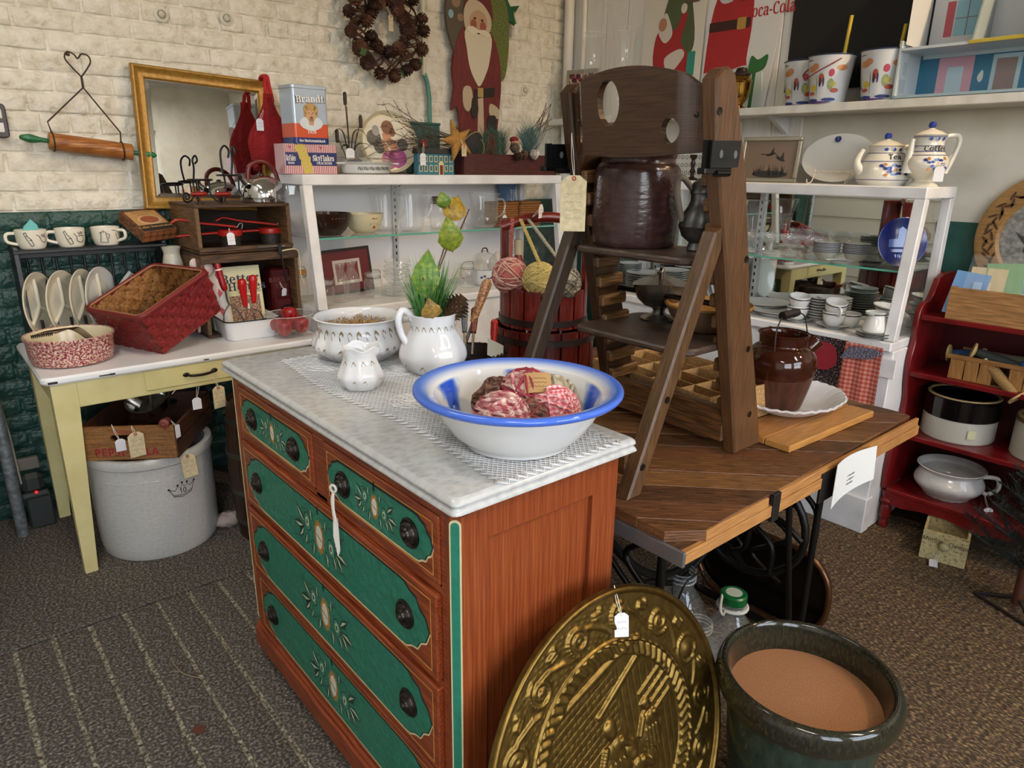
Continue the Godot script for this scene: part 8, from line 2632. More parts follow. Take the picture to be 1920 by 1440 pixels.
	dish("large oval-looking white platter with a black line at the left of the cups","platter",W(3.04,F,-1.66),0.13,0.03,"")
	dish("white platter with a black line behind the left cups","platter",W(3.15,F + 0.004,-1.78),0.12,0.03,"")
	for q in [[2.985,-1.53,"left"],[2.985,-1.365,"middle"]]:
		dish("white banded saucer under the %s pair of stacked cups" % q[2],"saucer",W(q[0],F,q[1]),0.068,0.016,"saucers under cups")
		cup("white banded cup standing on the %s saucer" % q[2],W(q[0],F + 0.01,q[1]),0.0,0.8)
		cup("white banded cup tilted on top of another on the %s saucer" % q[2],W(q[0],F + 0.058,q[1]),0.18 if q[1] < -1.45 else -0.25,0.8 if q[1] < -1.45 else 3.9)
	cup("white banded cup behind the creamer in the right case",W(3.06,F,-1.33),0.0,0.4)
	for k in 2:
		dish("white banded saucer, %s of the two under the creamer" % ["lower","upper"][k],"saucer",W(2.93,F + k * 0.012,-1.165),0.07,0.016,"saucers under the creamer")
		dish("white banded bowl, %s of the two behind the creamer" % ["lower","upper tilted"][k],"bowl",W(3.07,F + 0.04 + k * 0.035,-1.19),0.056,0.04,"bowls behind the creamer",true,Basis(Vector3.RIGHT,0.12 * k))
	dish("white banded saucer lifting the pair of bowls behind the creamer","saucer",W(3.07,F,-1.19),0.06,0.04,"")
	o = thing("creamer","white banded china creamer on two saucers at the end of the right case","creamer",W(2.93,F + 0.026,-1.165),-0.7)
	b = b0(); b.lathe(wall([V(0.042,0),V(0.047,0.008),V(0.044,0.03),V(0.034,0.06),V(0.033,0.075),V(0.036,0.082)],0.004,4),36,Vector3.ZERO,func(r,y,a): return V(r + (0.014 * pow(maxf(0.0,-cos(a)),6) if y > 0.07 else 0.0),y))
	part(o,"body",b,pm("d5d6d3",0.14))
	b = b0(); b.tube(ring_pts(W(0,0.073,0),0.0335,Vector3.RIGHT,Vector3.BACK,28),0.0022,5,true)
	part(o,"black_band",b,pm("15151a",0.2))
	b = b0(); b.tube(curve3([W(0.032,0.07,0),W(0.058,0.07,0),W(0.06,0.045,0),W(0.04,0.022,0)],5),0.0055,8)
	part(o,"handle",b,pm("d5d6d3",0.14))
	price_tag("round-looking white tag dangling in front of the creamer over the case ledge",W(2.885,F - 0.03,-1.16),W(2.94,F + 0.08,-1.12),0.03,0.026,-1.2)
	# aprons hanging from the ledge
	o = thing("apron","black floral apron with a red pocket hanging from the right case ledge","apron",W(2.893,0.83,-1.42),-PI / 2)
	cloth(o,"skirt",0.36,0.34,nmat([[0.0,"121014"],[0.62,"16131a"],[0.68,"8a4a50"],[0.74,"c98f86"],[0.8,"7d8a6a"]],0.09,0.9,Vector3.ONE * 4.5,0,0.0,0.0,0.03,2),0.006)
	b = b0(); b.patch(PackedVector2Array(curve3([V(0.02,-0.05),V(0.06,-0.02),V(0.13,-0.03),V(0.15,-0.1),V(0.1,-0.14),V(0.04,-0.12)],3,true)),func(q): return W(q.x,q.y,0.026),Vector3.BACK)
	part(o,"pocket",b,pm("8d1c2a",0.9))
	o = thing("apron","red lattice patterned apron with a paisley waistband on the right case ledge","apron",W(2.88,0.83,-1.17),-PI / 2)
	cloth(o,"skirt",0.17,0.43,gingham("a8352c","c9907c",8),0.006,0.12)
	b = b0(); b.patch(PackedVector2Array([V(-0.085,-0.07),V(-0.05,-0.012),V(0.05,-0.005),V(0.085,-0.02),V(0.04,-0.05)]),func(q): return W(q.x,q.y,0.028),Vector3.BACK)
	part(o,"waistband",b,nmat([[0.3,"2a2c48"],[0.5,"6f6a80"],[0.7,"a89a86"]],0.15,0.9,Vector3.ONE * 5,1))
	b = b0(); b.slab(W(-0.085,-0.435,0.02),W(0.085,-0.40,0.028),0.003)
	part(o,"hem",b,pm("a8282c",0.9))

func figure(o: Node3D,pieces: Array,xf: Transform3D,z0 := 0.0):
	var z := z0
	for q in pieces:
		z += 0.0005
		for p in q[2]:
			var b := b0(); b.prism(p,0.0,z,xf)
			part(o,q[0],b,pm(q[1],0.55))

func blob(a: Array,per := 4) -> PackedVector2Array:
	var pts := []
	for i in range(0,a.size(),2): pts.append(V(a[i],a[i + 1]))
	return PackedVector2Array(curve3(pts,per,true))

func shelf_goods():
	# pine cone wreath
	var o := thing("wreath","pine cone and vine wreath hanging on the white brick wall","wreath",W(2.045,2.165,-3.44))
	var b := b0()
	for k in 9:
		var pts := []
		for i in 40: pts.append(W(cos(TAU * i / 40) * (0.16 + 0.05 * sin(i * 0.63 * (1 + k % 3) + k)),sin(TAU * i / 40) * (0.165 + 0.05 * sin(i * 0.5 + k * 2.0)),0.005 * sin(i + k * 1.7) + 0.01 * (k % 3)))
		b.tube(curve3(pts,2,true),0.0035 if k < 6 else 0.005,5,true)
	part(o,"vines",b,pm("4a2f20",0.8)).set_meta("kind","stuff")
	for k in 34:
		var a := TAU * k / 17.0 + (0.18 if k > 16 else 0.0)
		var r := 0.2 if k < 17 else 0.125
		b = b0(); cone_scales(b,W(cos(a) * r,sin(a) * r * 1.02,0.015),rng.randf_range(0.027,0.037),0.06,W(cos(a) * (0.6 if k < 17 else -0.5),sin(a) * (0.6 if k < 17 else -0.5),0.9) + W(rng.randf_range(-0.5,0.5),rng.randf_range(-0.5,0.5),0),6,8)
		part(o,"pine_cone",b,pm(["4a2a1b","5b3826","3d2418"][k % 3],0.75))
	for q in [[-0.19,-0.135,0.4],[-0.15,0.16,1.0],[0.21,0.02,2.0],[0.2,-0.14,0.8],[0.08,-0.2,1.6]]:
		b = b0(); b.prism(shift(PackedVector2Array([V(-0.03,0),V(-0.01,0.012),V(0.0,0.024),V(0.01,0.01),V(0.03,0.004),V(0.012,-0.01),V(0.0,-0.02),V(-0.012,-0.012)]),V(q[0],q[1]),1.0,q[2]),0.05,0.053,Transform3D(Basis(Vector3.UP,0.2),Vector3.ZERO))
		part(o,"ivy_leaf",b,pm("3d5a34",0.6))
	price_tag("long pale tag hanging in the middle of the pine cone wreath",W(2.06,2.22,-3.4),W(2.04,2.3,-3.42),0.03,0.07,0.2,true)
	# painted board figure
	o = thing("board_figure","painted wooden cut-out of a bearded man in a long dark red robe","wooden figure",W(2.65,1.5,-3.46))
	var rob := wood("5a1616","762422",1,0.6,6.0)
	var sack := blob([-0.2,0.9,-0.11,0.98,-0.05,0.75,-0.08,0.5,-0.17,0.62,-0.215,0.76])
	b = b0(); b.prism(sack,0.0,0.016)
	part(o,"sack",b,pm("4f4638",0.6))
	b = b0(); b.prism(blob([0.1,0.98,0.2,0.9,0.23,0.72,0.2,0.5,0.12,0.5,0.08,0.7]),0.0,0.015)
	part(o,"tree_shape",b,nmat([[0.3,"3d4a22"],[0.6,"6b7434"],[0.85,"8a8a45"]],0.12,0.7,Vector3.ONE * 4))
	b = b0(); b.prism(blob([-0.14,0.0,-0.13,0.2,-0.15,0.32,-0.19,0.3,-0.17,0.42,-0.18,0.52,-0.15,0.66,-0.1,0.74,0.0,0.78,0.1,0.72,0.155,0.6,0.17,0.45,0.155,0.3,0.14,0.15,0.15,0.0],3),0.0,0.02,Transform3D(),0.002)
	part(o,"robe",b,rob)
	var xf := Transform3D(Basis(),W(0,0,0.02))
	figure(o,[["hood","5c1717",[blob([-0.09,0.78,-0.085,0.9,-0.04,0.98,0.04,0.97,0.09,0.88,0.09,0.78])]],["fur_trim","b8a890",[blob([-0.095,0.74,-0.1,0.82,-0.06,0.875,0.02,0.87,0.085,0.81,0.09,0.75,0.06,0.72,-0.06,0.72])]],["beard","c9bfa6",[blob([-0.085,0.73,-0.08,0.62,-0.06,0.53,-0.02,0.46,0.01,0.44,0.05,0.5,0.08,0.58,0.085,0.72])]],["face","b08a6e",[ell(0.062,0.06,22,V(0.0,0.77))]],["cheeks","8e4a38",[ell(0.022,0.026,14,V(-0.035,0.755)),ell(0.022,0.026,14,V(0.032,0.75))]],["moustache","d3c8ae",[blob([-0.08,0.735,-0.04,0.745,0.0,0.73,0.04,0.735,0.085,0.715,0.05,0.7,0.0,0.715,-0.05,0.705])]],["features","1f1712",[ell(0.009,0.006,10,V(-0.026,0.787)),ell(0.009,0.006,10,V(0.026,0.782)),ell(0.008,0.004,8,V(0.0,0.712))]],["front_trim","b59f88",[PackedVector2Array([V(-0.005,0.43),V(0.03,0.43),V(0.045,0.0),V(-0.01,0.0)])]],["belt","1a1816",[PackedVector2Array([V(-0.03,0.42),V(0.115,0.44),V(0.115,0.39),V(-0.03,0.37)])]],["buckle","a58a52",[rrect(0.04,0.05,0.004)]],["cuff","b3a184",[blob([-0.11,0.42,-0.06,0.43,-0.045,0.36,-0.075,0.3,-0.11,0.33]),blob([0.085,0.35,0.15,0.32,0.14,0.27,0.08,0.29])]],["mitten","201d1a",[blob([-0.05,0.37,-0.02,0.37,-0.005,0.31,-0.03,0.26,-0.055,0.29]),blob([0.075,0.28,0.125,0.28,0.125,0.2,0.085,0.19,0.06,0.23])]],["net_print","8e2d26",[stroke([V(0.06,0.2),V(0.055,0.1),V(0.09,0.06),V(0.11,0.18)],0.006),stroke([V(0.06,0.15),V(0.1,0.1)],0.005),stroke([V(0.1,0.15),V(0.06,0.09)],0.005)]]],xf)
	for c in o.get_children():
		if String(c.name).begins_with("buckle"): c.position += W(0.012,0.405,0.0)
	figure(o,[["painted_toys","8a6a52",[ell(0.03,0.035,14,V(-0.15,0.86)),ell(0.022,0.02,12,V(-0.12,0.78))]],["painted_toys","7fa3ad",[ell(0.017,0.022,14,V(-0.185,0.79))]]],Transform3D(Basis(),W(0,0,0.016)))
	o = thing("green_star","green wooden star with a white tag pinned beside the bearded figure's tree","star",W(2.88,2.345,-3.47))
	var st := PackedVector2Array()
	for k in 10: st.append(Vector2.from_angle(PI / 2 + 0.25 + TAU * k / 10) * (0.1 if k % 2 == 0 else 0.042))
	b = b0(); b.prism(st,0.0,0.02,Transform3D(),0.004)
	part(o,"star",b,pm("12522e",0.4))
	price_tag("white price tag hanging from the green wooden star",W(2.93,2.29,-3.44),W(2.91,2.36,-3.44),0.03,0.05,0.1,false,0.0,1)
	# right wall shelf
	var S := 1.784
	var fw := Basis(Vector3.BACK,Vector3.UP,Vector3.LEFT)
	for i in 2:
		clear("hurricane_glass",["clear glass hurricane chimney nearer the corner on the wall shelf","clear glass hurricane chimney beside the first poster on the wall shelf"][i],"lamp glass",W(3.3,S,[-3.17,-2.92][i]),[V(0.055,0),V(0.07,0.08),V(0.068,0.16),V(0.048,0.3),V(0.05,0.38),V(0.07,0.47)],"hurricane glasses")
	o = thing("small_frame","small pale frame with a red picture on the wall shelf behind the chair","picture",W(3.27,S,-3.22),-PI / 2 + 0.2)
	b = b0(); b.slab(W(-0.11,0,-0.01),W(0.11,0.28,0.01),0.003)
	part(o,"frame",b,pm("8f8a78",0.5))
	b = b0(); b.slab(W(-0.085,0.03,0.0),W(0.085,0.255,0.0115))
	part(o,"print",b,nmat([[0.3,"23262c"],[0.5,"7d1f22"],[0.7,"bdb8b0"]],0.05,0.4,Vector3.ONE * 3,1))
	# posters: plain festive stand-ins
	for i in 2:
		var w: float = [0.41,0.48][i]
		o = thing("poster",["cream poster with a green tree and a red seated shape, standing on the wall shelf","pale poster with a big red robed shape and red script, standing beside the black panel"][i],"poster",W(3.385,S,[-2.665,-2.205][i]),0.0)
		xf = Transform3D(fw,W(0.0,0.0,0.0)) * Transform3D(Basis(Vector3.RIGHT,-0.03),Vector3.ZERO)
		b = b0(); b.prism(PackedVector2Array([V(-w / 2,0),V(w / 2 - (0.09 if i else 0.0),0),V(w / 2,0.95),V(-w / 2,0.95)]),0.0,0.003,xf)
		part(o,"sheet",b,pm("d8d4c8" if i == 0 else "d9dada",0.45))
		if i == 0:
			figure(o,[["printed_tree","4d5a38",[blob([-0.09,0.42,-0.04,0.62,0.03,0.8,0.1,0.62,0.15,0.38,0.1,0.3,-0.06,0.32])]],["printed_robe","a3242a",[blob([-0.12,0.28,-0.11,0.42,-0.05,0.46,0.02,0.44,0.06,0.52,0.09,0.5,0.06,0.38,0.12,0.3,0.13,0.2,0.02,0.16,-0.06,0.2])]],["printed_white","cfc8bc",[blob([-0.1,0.45,-0.06,0.53,-0.03,0.5,0.0,0.42,-0.05,0.38]),blob([-0.04,0.3,0.06,0.34,0.09,0.3,0.0,0.22]),ell(0.02,0.026,12,V(0.065,0.54))]],["printed_face","b07a60",[ell(0.028,0.034,16,V(-0.07,0.475))]],["printed_gifts","2f8a78",[shift(rrect(0.07,0.07,0.004),V(-0.14,0.17)),shift(rrect(0.05,0.12,0.004),V(0.14,0.26))]],["printed_gifts","7f9a3c",[shift(rrect(0.07,0.045,0.004),V(-0.06,0.13))]],["printed_gifts","a86a4a",[ell(0.04,0.05,12,V(0.07,0.13)),ell(0.03,0.04,12,V(0.02,0.17))]],["printed_lantern","5a4a40",[PackedVector2Array([V(0.07,0.56),V(0.16,0.56),V(0.155,0.64),V(0.115,0.68),V(0.075,0.64)])]],["printed_lantern","a82a2a",[shift(rrect(0.06,0.034,0.006),V(0.115,0.59))]]],xf,0.003)
			letters(o,"Coca-Cola",0.012,xf * Transform3D(Basis(),W(0.115,0.588,0.0075)),pm("e0d8d0",0.5),"Droid Serif",true,true,0.75)
		else:
			figure(o,[["printed_robe","a8242a",[blob([-0.23,0.2,-0.22,0.4,-0.19,0.55,-0.12,0.6,-0.04,0.6,0.02,0.55,0.03,0.4,0.02,0.25,0.03,0.14,-0.1,0.1,-0.23,0.1],3)]],["printed_white","bfc4c6",[blob([-0.23,0.2,-0.1,0.2,0.03,0.22,0.04,0.15,-0.1,0.11,-0.23,0.12]),blob([-0.2,0.62,-0.14,0.7,-0.04,0.7,-0.03,0.62,-0.08,0.54,-0.16,0.53])]],["printed_face","a8705a",[ell(0.04,0.045,16,V(-0.11,0.72)),ell(0.03,0.018,12,V(0.03,0.62),0.9)]],["printed_belt","3a1c18",[shift(rrect(0.24,0.045,0.004),V(-0.1,0.42))]],["printed_belt","b08a44",[shift(rrect(0.05,0.055,0.008),V(-0.03,0.42))]],["printed_gift","c8d8d2",[PackedVector2Array([V(0.02,0.0),V(0.14,0.0),V(0.12,0.18),V(0.05,0.18)])]],["printed_gift","2f6a34",[PackedVector2Array([V(0.06,0.0),V(0.08,0.0),V(0.085,0.18),V(0.065,0.18)]),blob([0.04,0.18,0.05,0.26,0.09,0.24,0.14,0.26,0.13,0.2,0.08,0.18])]]],xf,0.003)
			letters(o,"Coca-Cola",0.055,xf * Transform3D(Basis(),W(0.12,0.465,0.0035)),pm("b0262e",0.4),"Droid Serif",true,true,0.72)
			letters(o,"Starts Here",0.05,xf * Transform3D(Basis(),W(0.09,0.545,0.0035)),pm("22232a",0.4),"Droid Serif",false,false,0.8)
	o = thing("brass_urn","polished brass lamp urn with a dark cap on the wall shelf beside the chair's post","urn",W(3.26,S,-2.12))
	b = b0(); b.lathe(curve3([V(0,0),V(0.035,0.0),V(0.035,0.008),V(0.02,0.02),V(0.03,0.035),V(0.045,0.06),V(0.052,0.12),V(0.056,0.13),V(0.048,0.14),V(0.042,0.155),V(0.02,0.165)],3),36)
	part(o,"body",b,pm("b0853c",0.12,1.0))
	b = b0(); b.lathe([V(0.044,0.155),V(0.046,0.165),V(0.03,0.172),V(0.024,0.19),V(0,0.196)],28)
	part(o,"cap",b,pm("2a1c14",0.4,0.3))
	b = b0(); b.slab(W(-0.0045,-0.519,-0.78),W(0.0045,0.519,0.78))
	one("black_panel",b,pm("0c0d10",0.7),"matte black panel on the right wall behind the tin pails","panel",W(3.3995,2.381,-1.18))
	# printed tin pails
	var k := 0
	for q in [[3.315,-1.815],[3.235,-1.655],[3.245,-1.43]]:
		o = thing("tin_pail",["white printed tin pail at the left, half behind another on the wall shelf","white printed tin pail with a red bail hanging across its front","white printed tin pail beside the dollhouse"][k],"pail",W(q[0],S,q[1]),-2.1,"printed tin pails")
		b = b0(); b.lathe([V(0,0.004),V(0.07,0.004),V(0.07,0),V(0.072,0),V(0.096,0.19),V(0.099,0.194),V(0.095,0.195),V(0.071,0.01)],44)
		part(o,"body",b,pm("cdd0d2",0.25))
		var mp := func(p): return W(sin(p.x / 0.085) * (0.0727 + 0.126 * p.y),p.y,cos(p.x / 0.085) * (0.0727 + 0.126 * p.y)) + W(sin(p.x / 0.085),0,cos(p.x / 0.085)) * 0.0004
		var nm := func(p): return W(sin(p.x / 0.085),-0.13,cos(p.x / 0.085))
		for q2 in [["b0523a",[[-0.11,0.145,0.014,0.014],[0.05,0.1,0.012,0.02],[0.0,0.04,0.022,0.008],[0.11,0.05,0.02,0.01]]],["c0875a",[[0.0,0.14,0.028,0.014],[0.02,0.148,0.018,0.014],[0.13,0.14,0.024,0.012]]],["b03a58",[[-0.05,0.1,0.008,0.03],[-0.1,0.085,0.01,0.022],[0.09,0.12,0.012,0.016]]],["8a9a6c",[[-0.075,0.085,0.014,0.03],[-0.03,0.075,0.01,0.024],[0.09,0.075,0.014,0.024]]],["c9b43a",[[0.01,0.062,0.018,0.014],[0.1,0.075,0.014,0.012]]],["2e3f7a",[[-0.09,0.015,0.03,0.006],[0.0,0.012,0.04,0.007],[0.09,0.014,0.035,0.007],[-0.12,0.1,0.006,0.01],[0.06,0.085,0.004,0.02]]],["5a3a7a",[[0.02,0.004,0.09,0.004],[-0.03,0.05,0.014,0.006]]],["1e1f24",[[-0.02,0.175,0.03,0.002],[0.045,0.085,0.006,0.02],[-0.06,0.06,0.0012,0.04],[0.03,0.07,0.0012,0.045]]]]:
			b = b0()
			for p in q2[1]: b.patch(ell(p[2],p[3],9,V(p[0],p[1])),mp,nm)
			part(o,"printed_scene",b,pm(q2[0],0.3))
		b = b0(); b.tube(ring_pts(W(0,0.194,0),0.0975,Vector3.RIGHT,Vector3.BACK,40),0.003,6,true)
		part(o,"rim",b,pm("1e2c4e",0.3))
		b = b0()
		if k == 1: b.tube(curve3([W(-0.098,0.175,0.02),W(-0.06,0.13,0.09),W(0.0,0.105,0.112),W(0.06,0.13,0.09),W(0.098,0.175,0.02)],5),0.006,8,false,0.4)
		else: b.tube(curve3([W(-0.098,0.18,0),W(-0.08,0.2,-0.05),W(0.0,0.215,-0.1),W(0.08,0.2,-0.05),W(0.098,0.18,0)],5),0.006,8,false,0.4)
		part(o,"bail",b,pm("8d1a1c",0.3))
		if k > 0:
			o = thing("toy_shovel",["","yellow shovel handle standing tall out of the middle tin pail","yellow shovel handle standing out of the right tin pail"][k],"shovel",W(q[0] + 0.02,S + 0.02,q[1] + 0.03),0.0,"toy shovels")
			b = b0(); b.tube([W(0,0,0),W(-0.02,0.33 if k == 1 else 0.27,0.03)],0.008,8)
			part(o,"handle",b,pm("c2a524",0.35))
		k += 1
	# tin dollhouse
	o = thing("dollhouse","tin dollhouse with blue lower room and yellow floor edge on the wall shelf","dollhouse",W(3.28,S,-1.0))
	var lit := pm("3a7f9a",0.35)
	for q in [["back_wall",W(3.37,1.79,-1.34),W(3.378,1.965,-0.35),"2f6f8c"],["upper_back_wall",W(3.37,1.985,-1.32),W(3.378,2.4,-0.35),"b9c0c8"],["left_wall",W(3.17,1.79,-1.348),W(3.378,2.0,-1.34),"b9c4c8"],["floor_board",W(3.17,1.785,-1.345),W(3.378,1.795,-0.35),"9fb4bd"],["storey_board",W(3.17,1.962,-1.34),W(3.378,1.972,-0.35),"c4ccd0"]]:
		b = bw(); b.slab(q[1],q[2],0.0)
		part(o,q[0],b,pm(q[3],0.35))
	b = bw(); b.slab(W(3.165,1.962,-1.1),W(3.172,1.975,-0.35),0.001)
	part(o,"yellow_edge",b,pm("b8a42a",0.35))
	b = bw(); b.poly([W(3.18,1.985,-1.33),W(3.375,1.985,-1.33),W(3.375,2.4,-1.33),W(3.18,2.2,-1.33)],Vector3.BACK)
	part(o,"upper_side_wall",b,pm("c2c5c8",0.4))
	for z in [-1.1,-0.92]:
		b = bw(); b.prism(PackedVector2Array([V(3.2,1.972),V(3.375,1.972),V(3.375,2.4),V(3.32,2.4)]),z - 0.003,z + 0.003)
		part(o,"partition",b,pm("8f9a9c",0.3))
	xf = Transform3D(fw,W(0.09,0.006,0.0))
	figure(o,[["printed_curtain","c79aa8",[shift(rrect(0.13,0.15,0.004),V(-0.2,0.082)),shift(rrect(0.06,0.15,0.004),V(0.14,0.082))]],["printed_window","b4c8d0",[shift(rrect(0.06,0.1,0.003),V(-0.2,0.07))]],["printed_door_frame","a9c4cc",[shift(rrect(0.1,0.15,0.003),V(-0.02,0.078))]],["printed_door","8d7a74",[shift(rrect(0.07,0.135,0.002),V(-0.02,0.07))]],["printed_sconce","c8d0cc",[blob([-0.115,0.075,-0.1,0.1,-0.095,0.07,-0.105,0.055]),blob([0.05,0.09,0.065,0.115,0.07,0.085,0.06,0.07])]],["printed_frieze","c4d2d4",[PackedVector2Array([V(-0.33,0.158),V(0.6,0.158),V(0.6,0.172),V(-0.33,0.172)])]]],xf)
	figure(o,[["printed_window","7fb0c4",[shift(rrect(0.09,0.13,0.003),V(-0.19,0.3))]],["printed_shutter","a84858",[shift(rrect(0.03,0.13,0.002),V(-0.255,0.3))]],["printed_frame","6f7680",[stroke([V(-0.19,0.235),V(-0.19,0.365)],0.004),stroke([V(-0.235,0.3),V(-0.145,0.3)],0.004)]]],xf)
	b = bw(); b.slab(W(3.2,1.81,-1.3395),W(3.25,1.86,-1.3385)); b.slab(W(3.215,1.875,-1.3395),W(3.245,1.925,-1.3385))
	part(o,"printed_fireplace",b,pm("a9b0b4",0.4))

func cabinet_goods():
	# on the red hutch
	var o := thing("card_box","shallow plain wooden box of printed cards on the red hutch's upper shelf","box",W(3.14,0.949,-0.79))
	for q in [[3.065,3.075,-0.965,-0.6,0.125],[3.2,3.21,-0.965,-0.6,0.125],[3.075,3.2,-0.965,-0.955,0.125],[3.075,3.2,-0.61,-0.6,0.125],[3.075,3.2,-0.955,-0.61,0.01]]:
		var b := bw(); b.slab(W(q[0],0.949,q[2]),W(q[1],0.949 + q[4],q[3]),0.001)
		part(o,"board",b,wood("8a5c30","b4824c",2,0.55,10.0))
	var k := 0
	for q in [["5a8fc4","blue"],["c8b48a","buff"],["6f9a6a","green"],["8fb8bc","pale teal"],["c99a8c","pink"],["b9bdb0","grey"]]:
		o = thing("printed_card","glossy %s view card standing in the plain wooden box" % q[1],"card",W(3.11 + 0.014 * k,0.962,-0.92 + k * 0.055),-PI / 2 + 0.1 * (k % 3),"view cards in the box")
		var b := b0(); b.box(W(0,0.085 + 0.012 * (k % 3),0),W(0.12,0.17 + 0.02 * (k % 3),0.001),0.0,Basis(Vector3.BACK,0.08 * (k % 3 - 1)) * Basis(Vector3.RIGHT,-0.3))
		part(o,"card",b,pm(q[0],0.25))
		b = b0()
		for s in 3: b.box(W(-0.03 + s * 0.03,0.06 + 0.03 * ((s + k) % 3),0.012 - 0.008 * ((s + k) % 3)),W(0.03,0.03,0.001),0.0,Basis(Vector3.RIGHT,-0.3))
		part(o,"printed_view",b,pm(Color(q[0]).lightened(0.3).to_html(false),0.3))
		k += 1
	o = thing("plastic_sleeve","clear crumpled plastic sleeve over the view cards","sleeve",W(3.1,1.03,-0.80),-PI / 2)
	var b := b0()
	var rows := []
	for j in 7:
		var row := PackedVector3Array()
		for i in 25:
			row.append(W(-0.13 + i * 0.011,j * 0.028,0.02 - j * 0.008 + (0.007 * sin(i * 2.1 + j) * (j / 6.0))))
		rows.append(row)
	b.grid(rows,false,true)
	part(o,"film",b,glass("f4f6f8",0.08))
	o = thing("wall_plaque","round tan wooden plaque with a carved border and grey bird print on the right wall","plaque",W(3.405,1.25,-0.76),-PI / 2)
	b = b0(); b.t.basis = Basis.from_scale(W(0.98,1,1)) * Basis(Vector3.RIGHT,PI / 2)
	b.lathe([V(0,0),V(0.245,0.0),V(0.26,0.008),V(0.258,0.022),V(0.24,0.028),V(0.18,0.026),V(0.168,0.016),V(0,0.014)],60)
	part(o,"disc",b,wood("8a6232","ab8048",0,0.45,6.0))
	b = b0(); b.prism(ell(0.163,0.166,48),0.014,0.0165)
	part(o,"print",b,nmat([[0.2,"6d6d68"],[0.8,"a09f98"]],0.03,0.4,Vector3.ONE * 4))
	b = b0()
	for i in 40:
		var a := 2.0 + i * 0.075
		b.prism(ell(0.02,0.005,8,Vector2.from_angle(a) * (0.205 + 0.014 * sin(i * 2.0)),a + PI / 2 + 0.8 * sin(i * 1.7)),0.024,0.0292)
	part(o,"carved_border",b,pm("4a3018",0.6))
	b = b0(); b.prism(ell(0.05,0.026,18,V(-0.03,-0.03),0.4),0.0165,0.018); b.prism(PackedVector2Array([V(-0.07,-0.03),V(-0.115,0.025),V(-0.05,-0.01)]),0.0165,0.018)
	part(o,"printed_bird",b,pm("3c3b38",0.5))
	o = thing("splint_tray","torn wooden splint basket of textile bobbins on the hutch's middle shelf","basket",W(3.17,0.713,-0.76),-PI / 2)
	for i in 7:
		for s in [-0.07,0.09]:
			if i == 3 and s > 0: continue
			b = b0(); b.box(W(-0.13 + i * 0.05,0.045,s),W(0.046,0.085,0.003),0.0,Basis(Vector3.BACK,0.04 * sin(i * 2.0)))
			part(o,"splint",b,wood("7a4d22","a9763c",1,0.55,12.0))
	for q in [[0.0,0.09,0.093,0.34,0.012],[0.0,0.09,-0.074,0.34,0.012],[-0.155,0.045,0.01,0.003,0.17],[0.17,0.045,0.01,0.003,0.17]]:
		b = b0(); b.box(W(q[0],q[1],q[2]),W(q[3],0.018 if q[3] > 0.1 else 0.09,0.006 if q[3] > 0.1 else q[4]),0.001)
		part(o,"rim_strip",b,wood("6d431f","9c6a35",0,0.55,12.0))
	b = b0(); b.slab(W(-0.155,0,-0.07),W(0.17,0.004,0.09))
	part(o,"bottom",b,pm("6d431f",0.7))
	k = 0
	for q in [[W(3.16,0.80,-0.87),W(0.1,0.03,0.9),"20406e","blue wound bobbin at the left of the splint basket"],[W(3.13,0.81,-0.78),W(0.3,-0.25,0.9),"20251f","dark wound bobbin with a pale wooden flange in the splint basket"],[W(3.2,0.80,-0.76),W(0.0,0.05,1),"55523f","olive wound bobbin at the back of the splint basket"],[W(3.18,0.81,-0.65),W(0.2,0.3,0.8),"1f4a86","bright blue wound bobbin at the right of the splint basket"],[W(3.09,0.742,-0.735),W(0.1,0.5,-0.6),"9c7a44","bare wooden bobbin showing through the gap in the splint basket"]]:
		o = thing("bobbin",q[3],"bobbin",q[0],0.0,"textile bobbins")
		var bs := Basis(Quaternion(Vector3.UP,(q[1] as Vector3).normalized()))
		b = b0(); b.lathe([V(0,-0.07),V(0.016,-0.068),V(0.022,-0.03),V(0.02,0.06),V(0.01,0.085),V(0,0.085)],20,Vector3.ZERO,null,bs)
		part(o,"thread",b,nmat([[0.3,Color(q[2]).darkened(0.3).to_html(false)],[0.7,q[2]]],0.15,0.8,W(4,12,4)))
		b = b0(); b.lathe([V(0,-0.085),V(0.034,-0.085),V(0.034,-0.078),V(0.01,-0.07),V(0,-0.07)],22,Vector3.ZERO,null,bs); b.lathe([V(0,0.085),V(0.009,0.085),V(0.012,0.1),V(0,0.105)],14,Vector3.ZERO,null,bs)
		part(o,"wooden_ends",b,pm("a58a5c",0.5)).set_meta("kind","stuff")
		k += 1
	for i in 2:
		o = thing("butter_crock",["low stoneware crock with a black glazed upper half on the red hutch","low grey stoneware crock with a brown chipped rim at the right of the red hutch"][i],"crock",W(3.225,0.443,[-0.885,-0.56][i]))
		b = b0()
		var h: float = [0.185,0.165][i]; var r: float = [0.135,0.13][i]
		b.lathe([V(0,0),V(r - 0.004,0),V(r,0.006),V(r,h * (0.5 if i == 0 else 0.86))],52)
		part(o,"lower_wall",b,nmat([[0.0,"aba698"],[1.0,"bab5a6"]],0.08,0.3,Vector3.ONE * 8))
		b = b0(); b.lathe([V(r,h * (0.5 if i == 0 else 0.86)),V(r + 0.003,h * (0.52 if i == 0 else 0.87)),V(r + 0.003,h - 0.008),V(r - 0.003,h - 0.004)],52)
		b.lathe([V(r - 0.014,h - 0.004),V(r - 0.018,h * 0.8),V(r - 0.02,0.02),V(0,0.015)],52)
		part(o,"glaze",b,pm("0e0b0b",0.12) if i == 0 else pm("5d4632",0.3))
		b = b0(); b.lathe([V(r - 0.001,h - 0.006),V(r - 0.004,h),V(r - 0.012,h),V(r - 0.015,h - 0.006)],52)
		part(o,"bare_rim",b,pm("a48a5e",0.6))
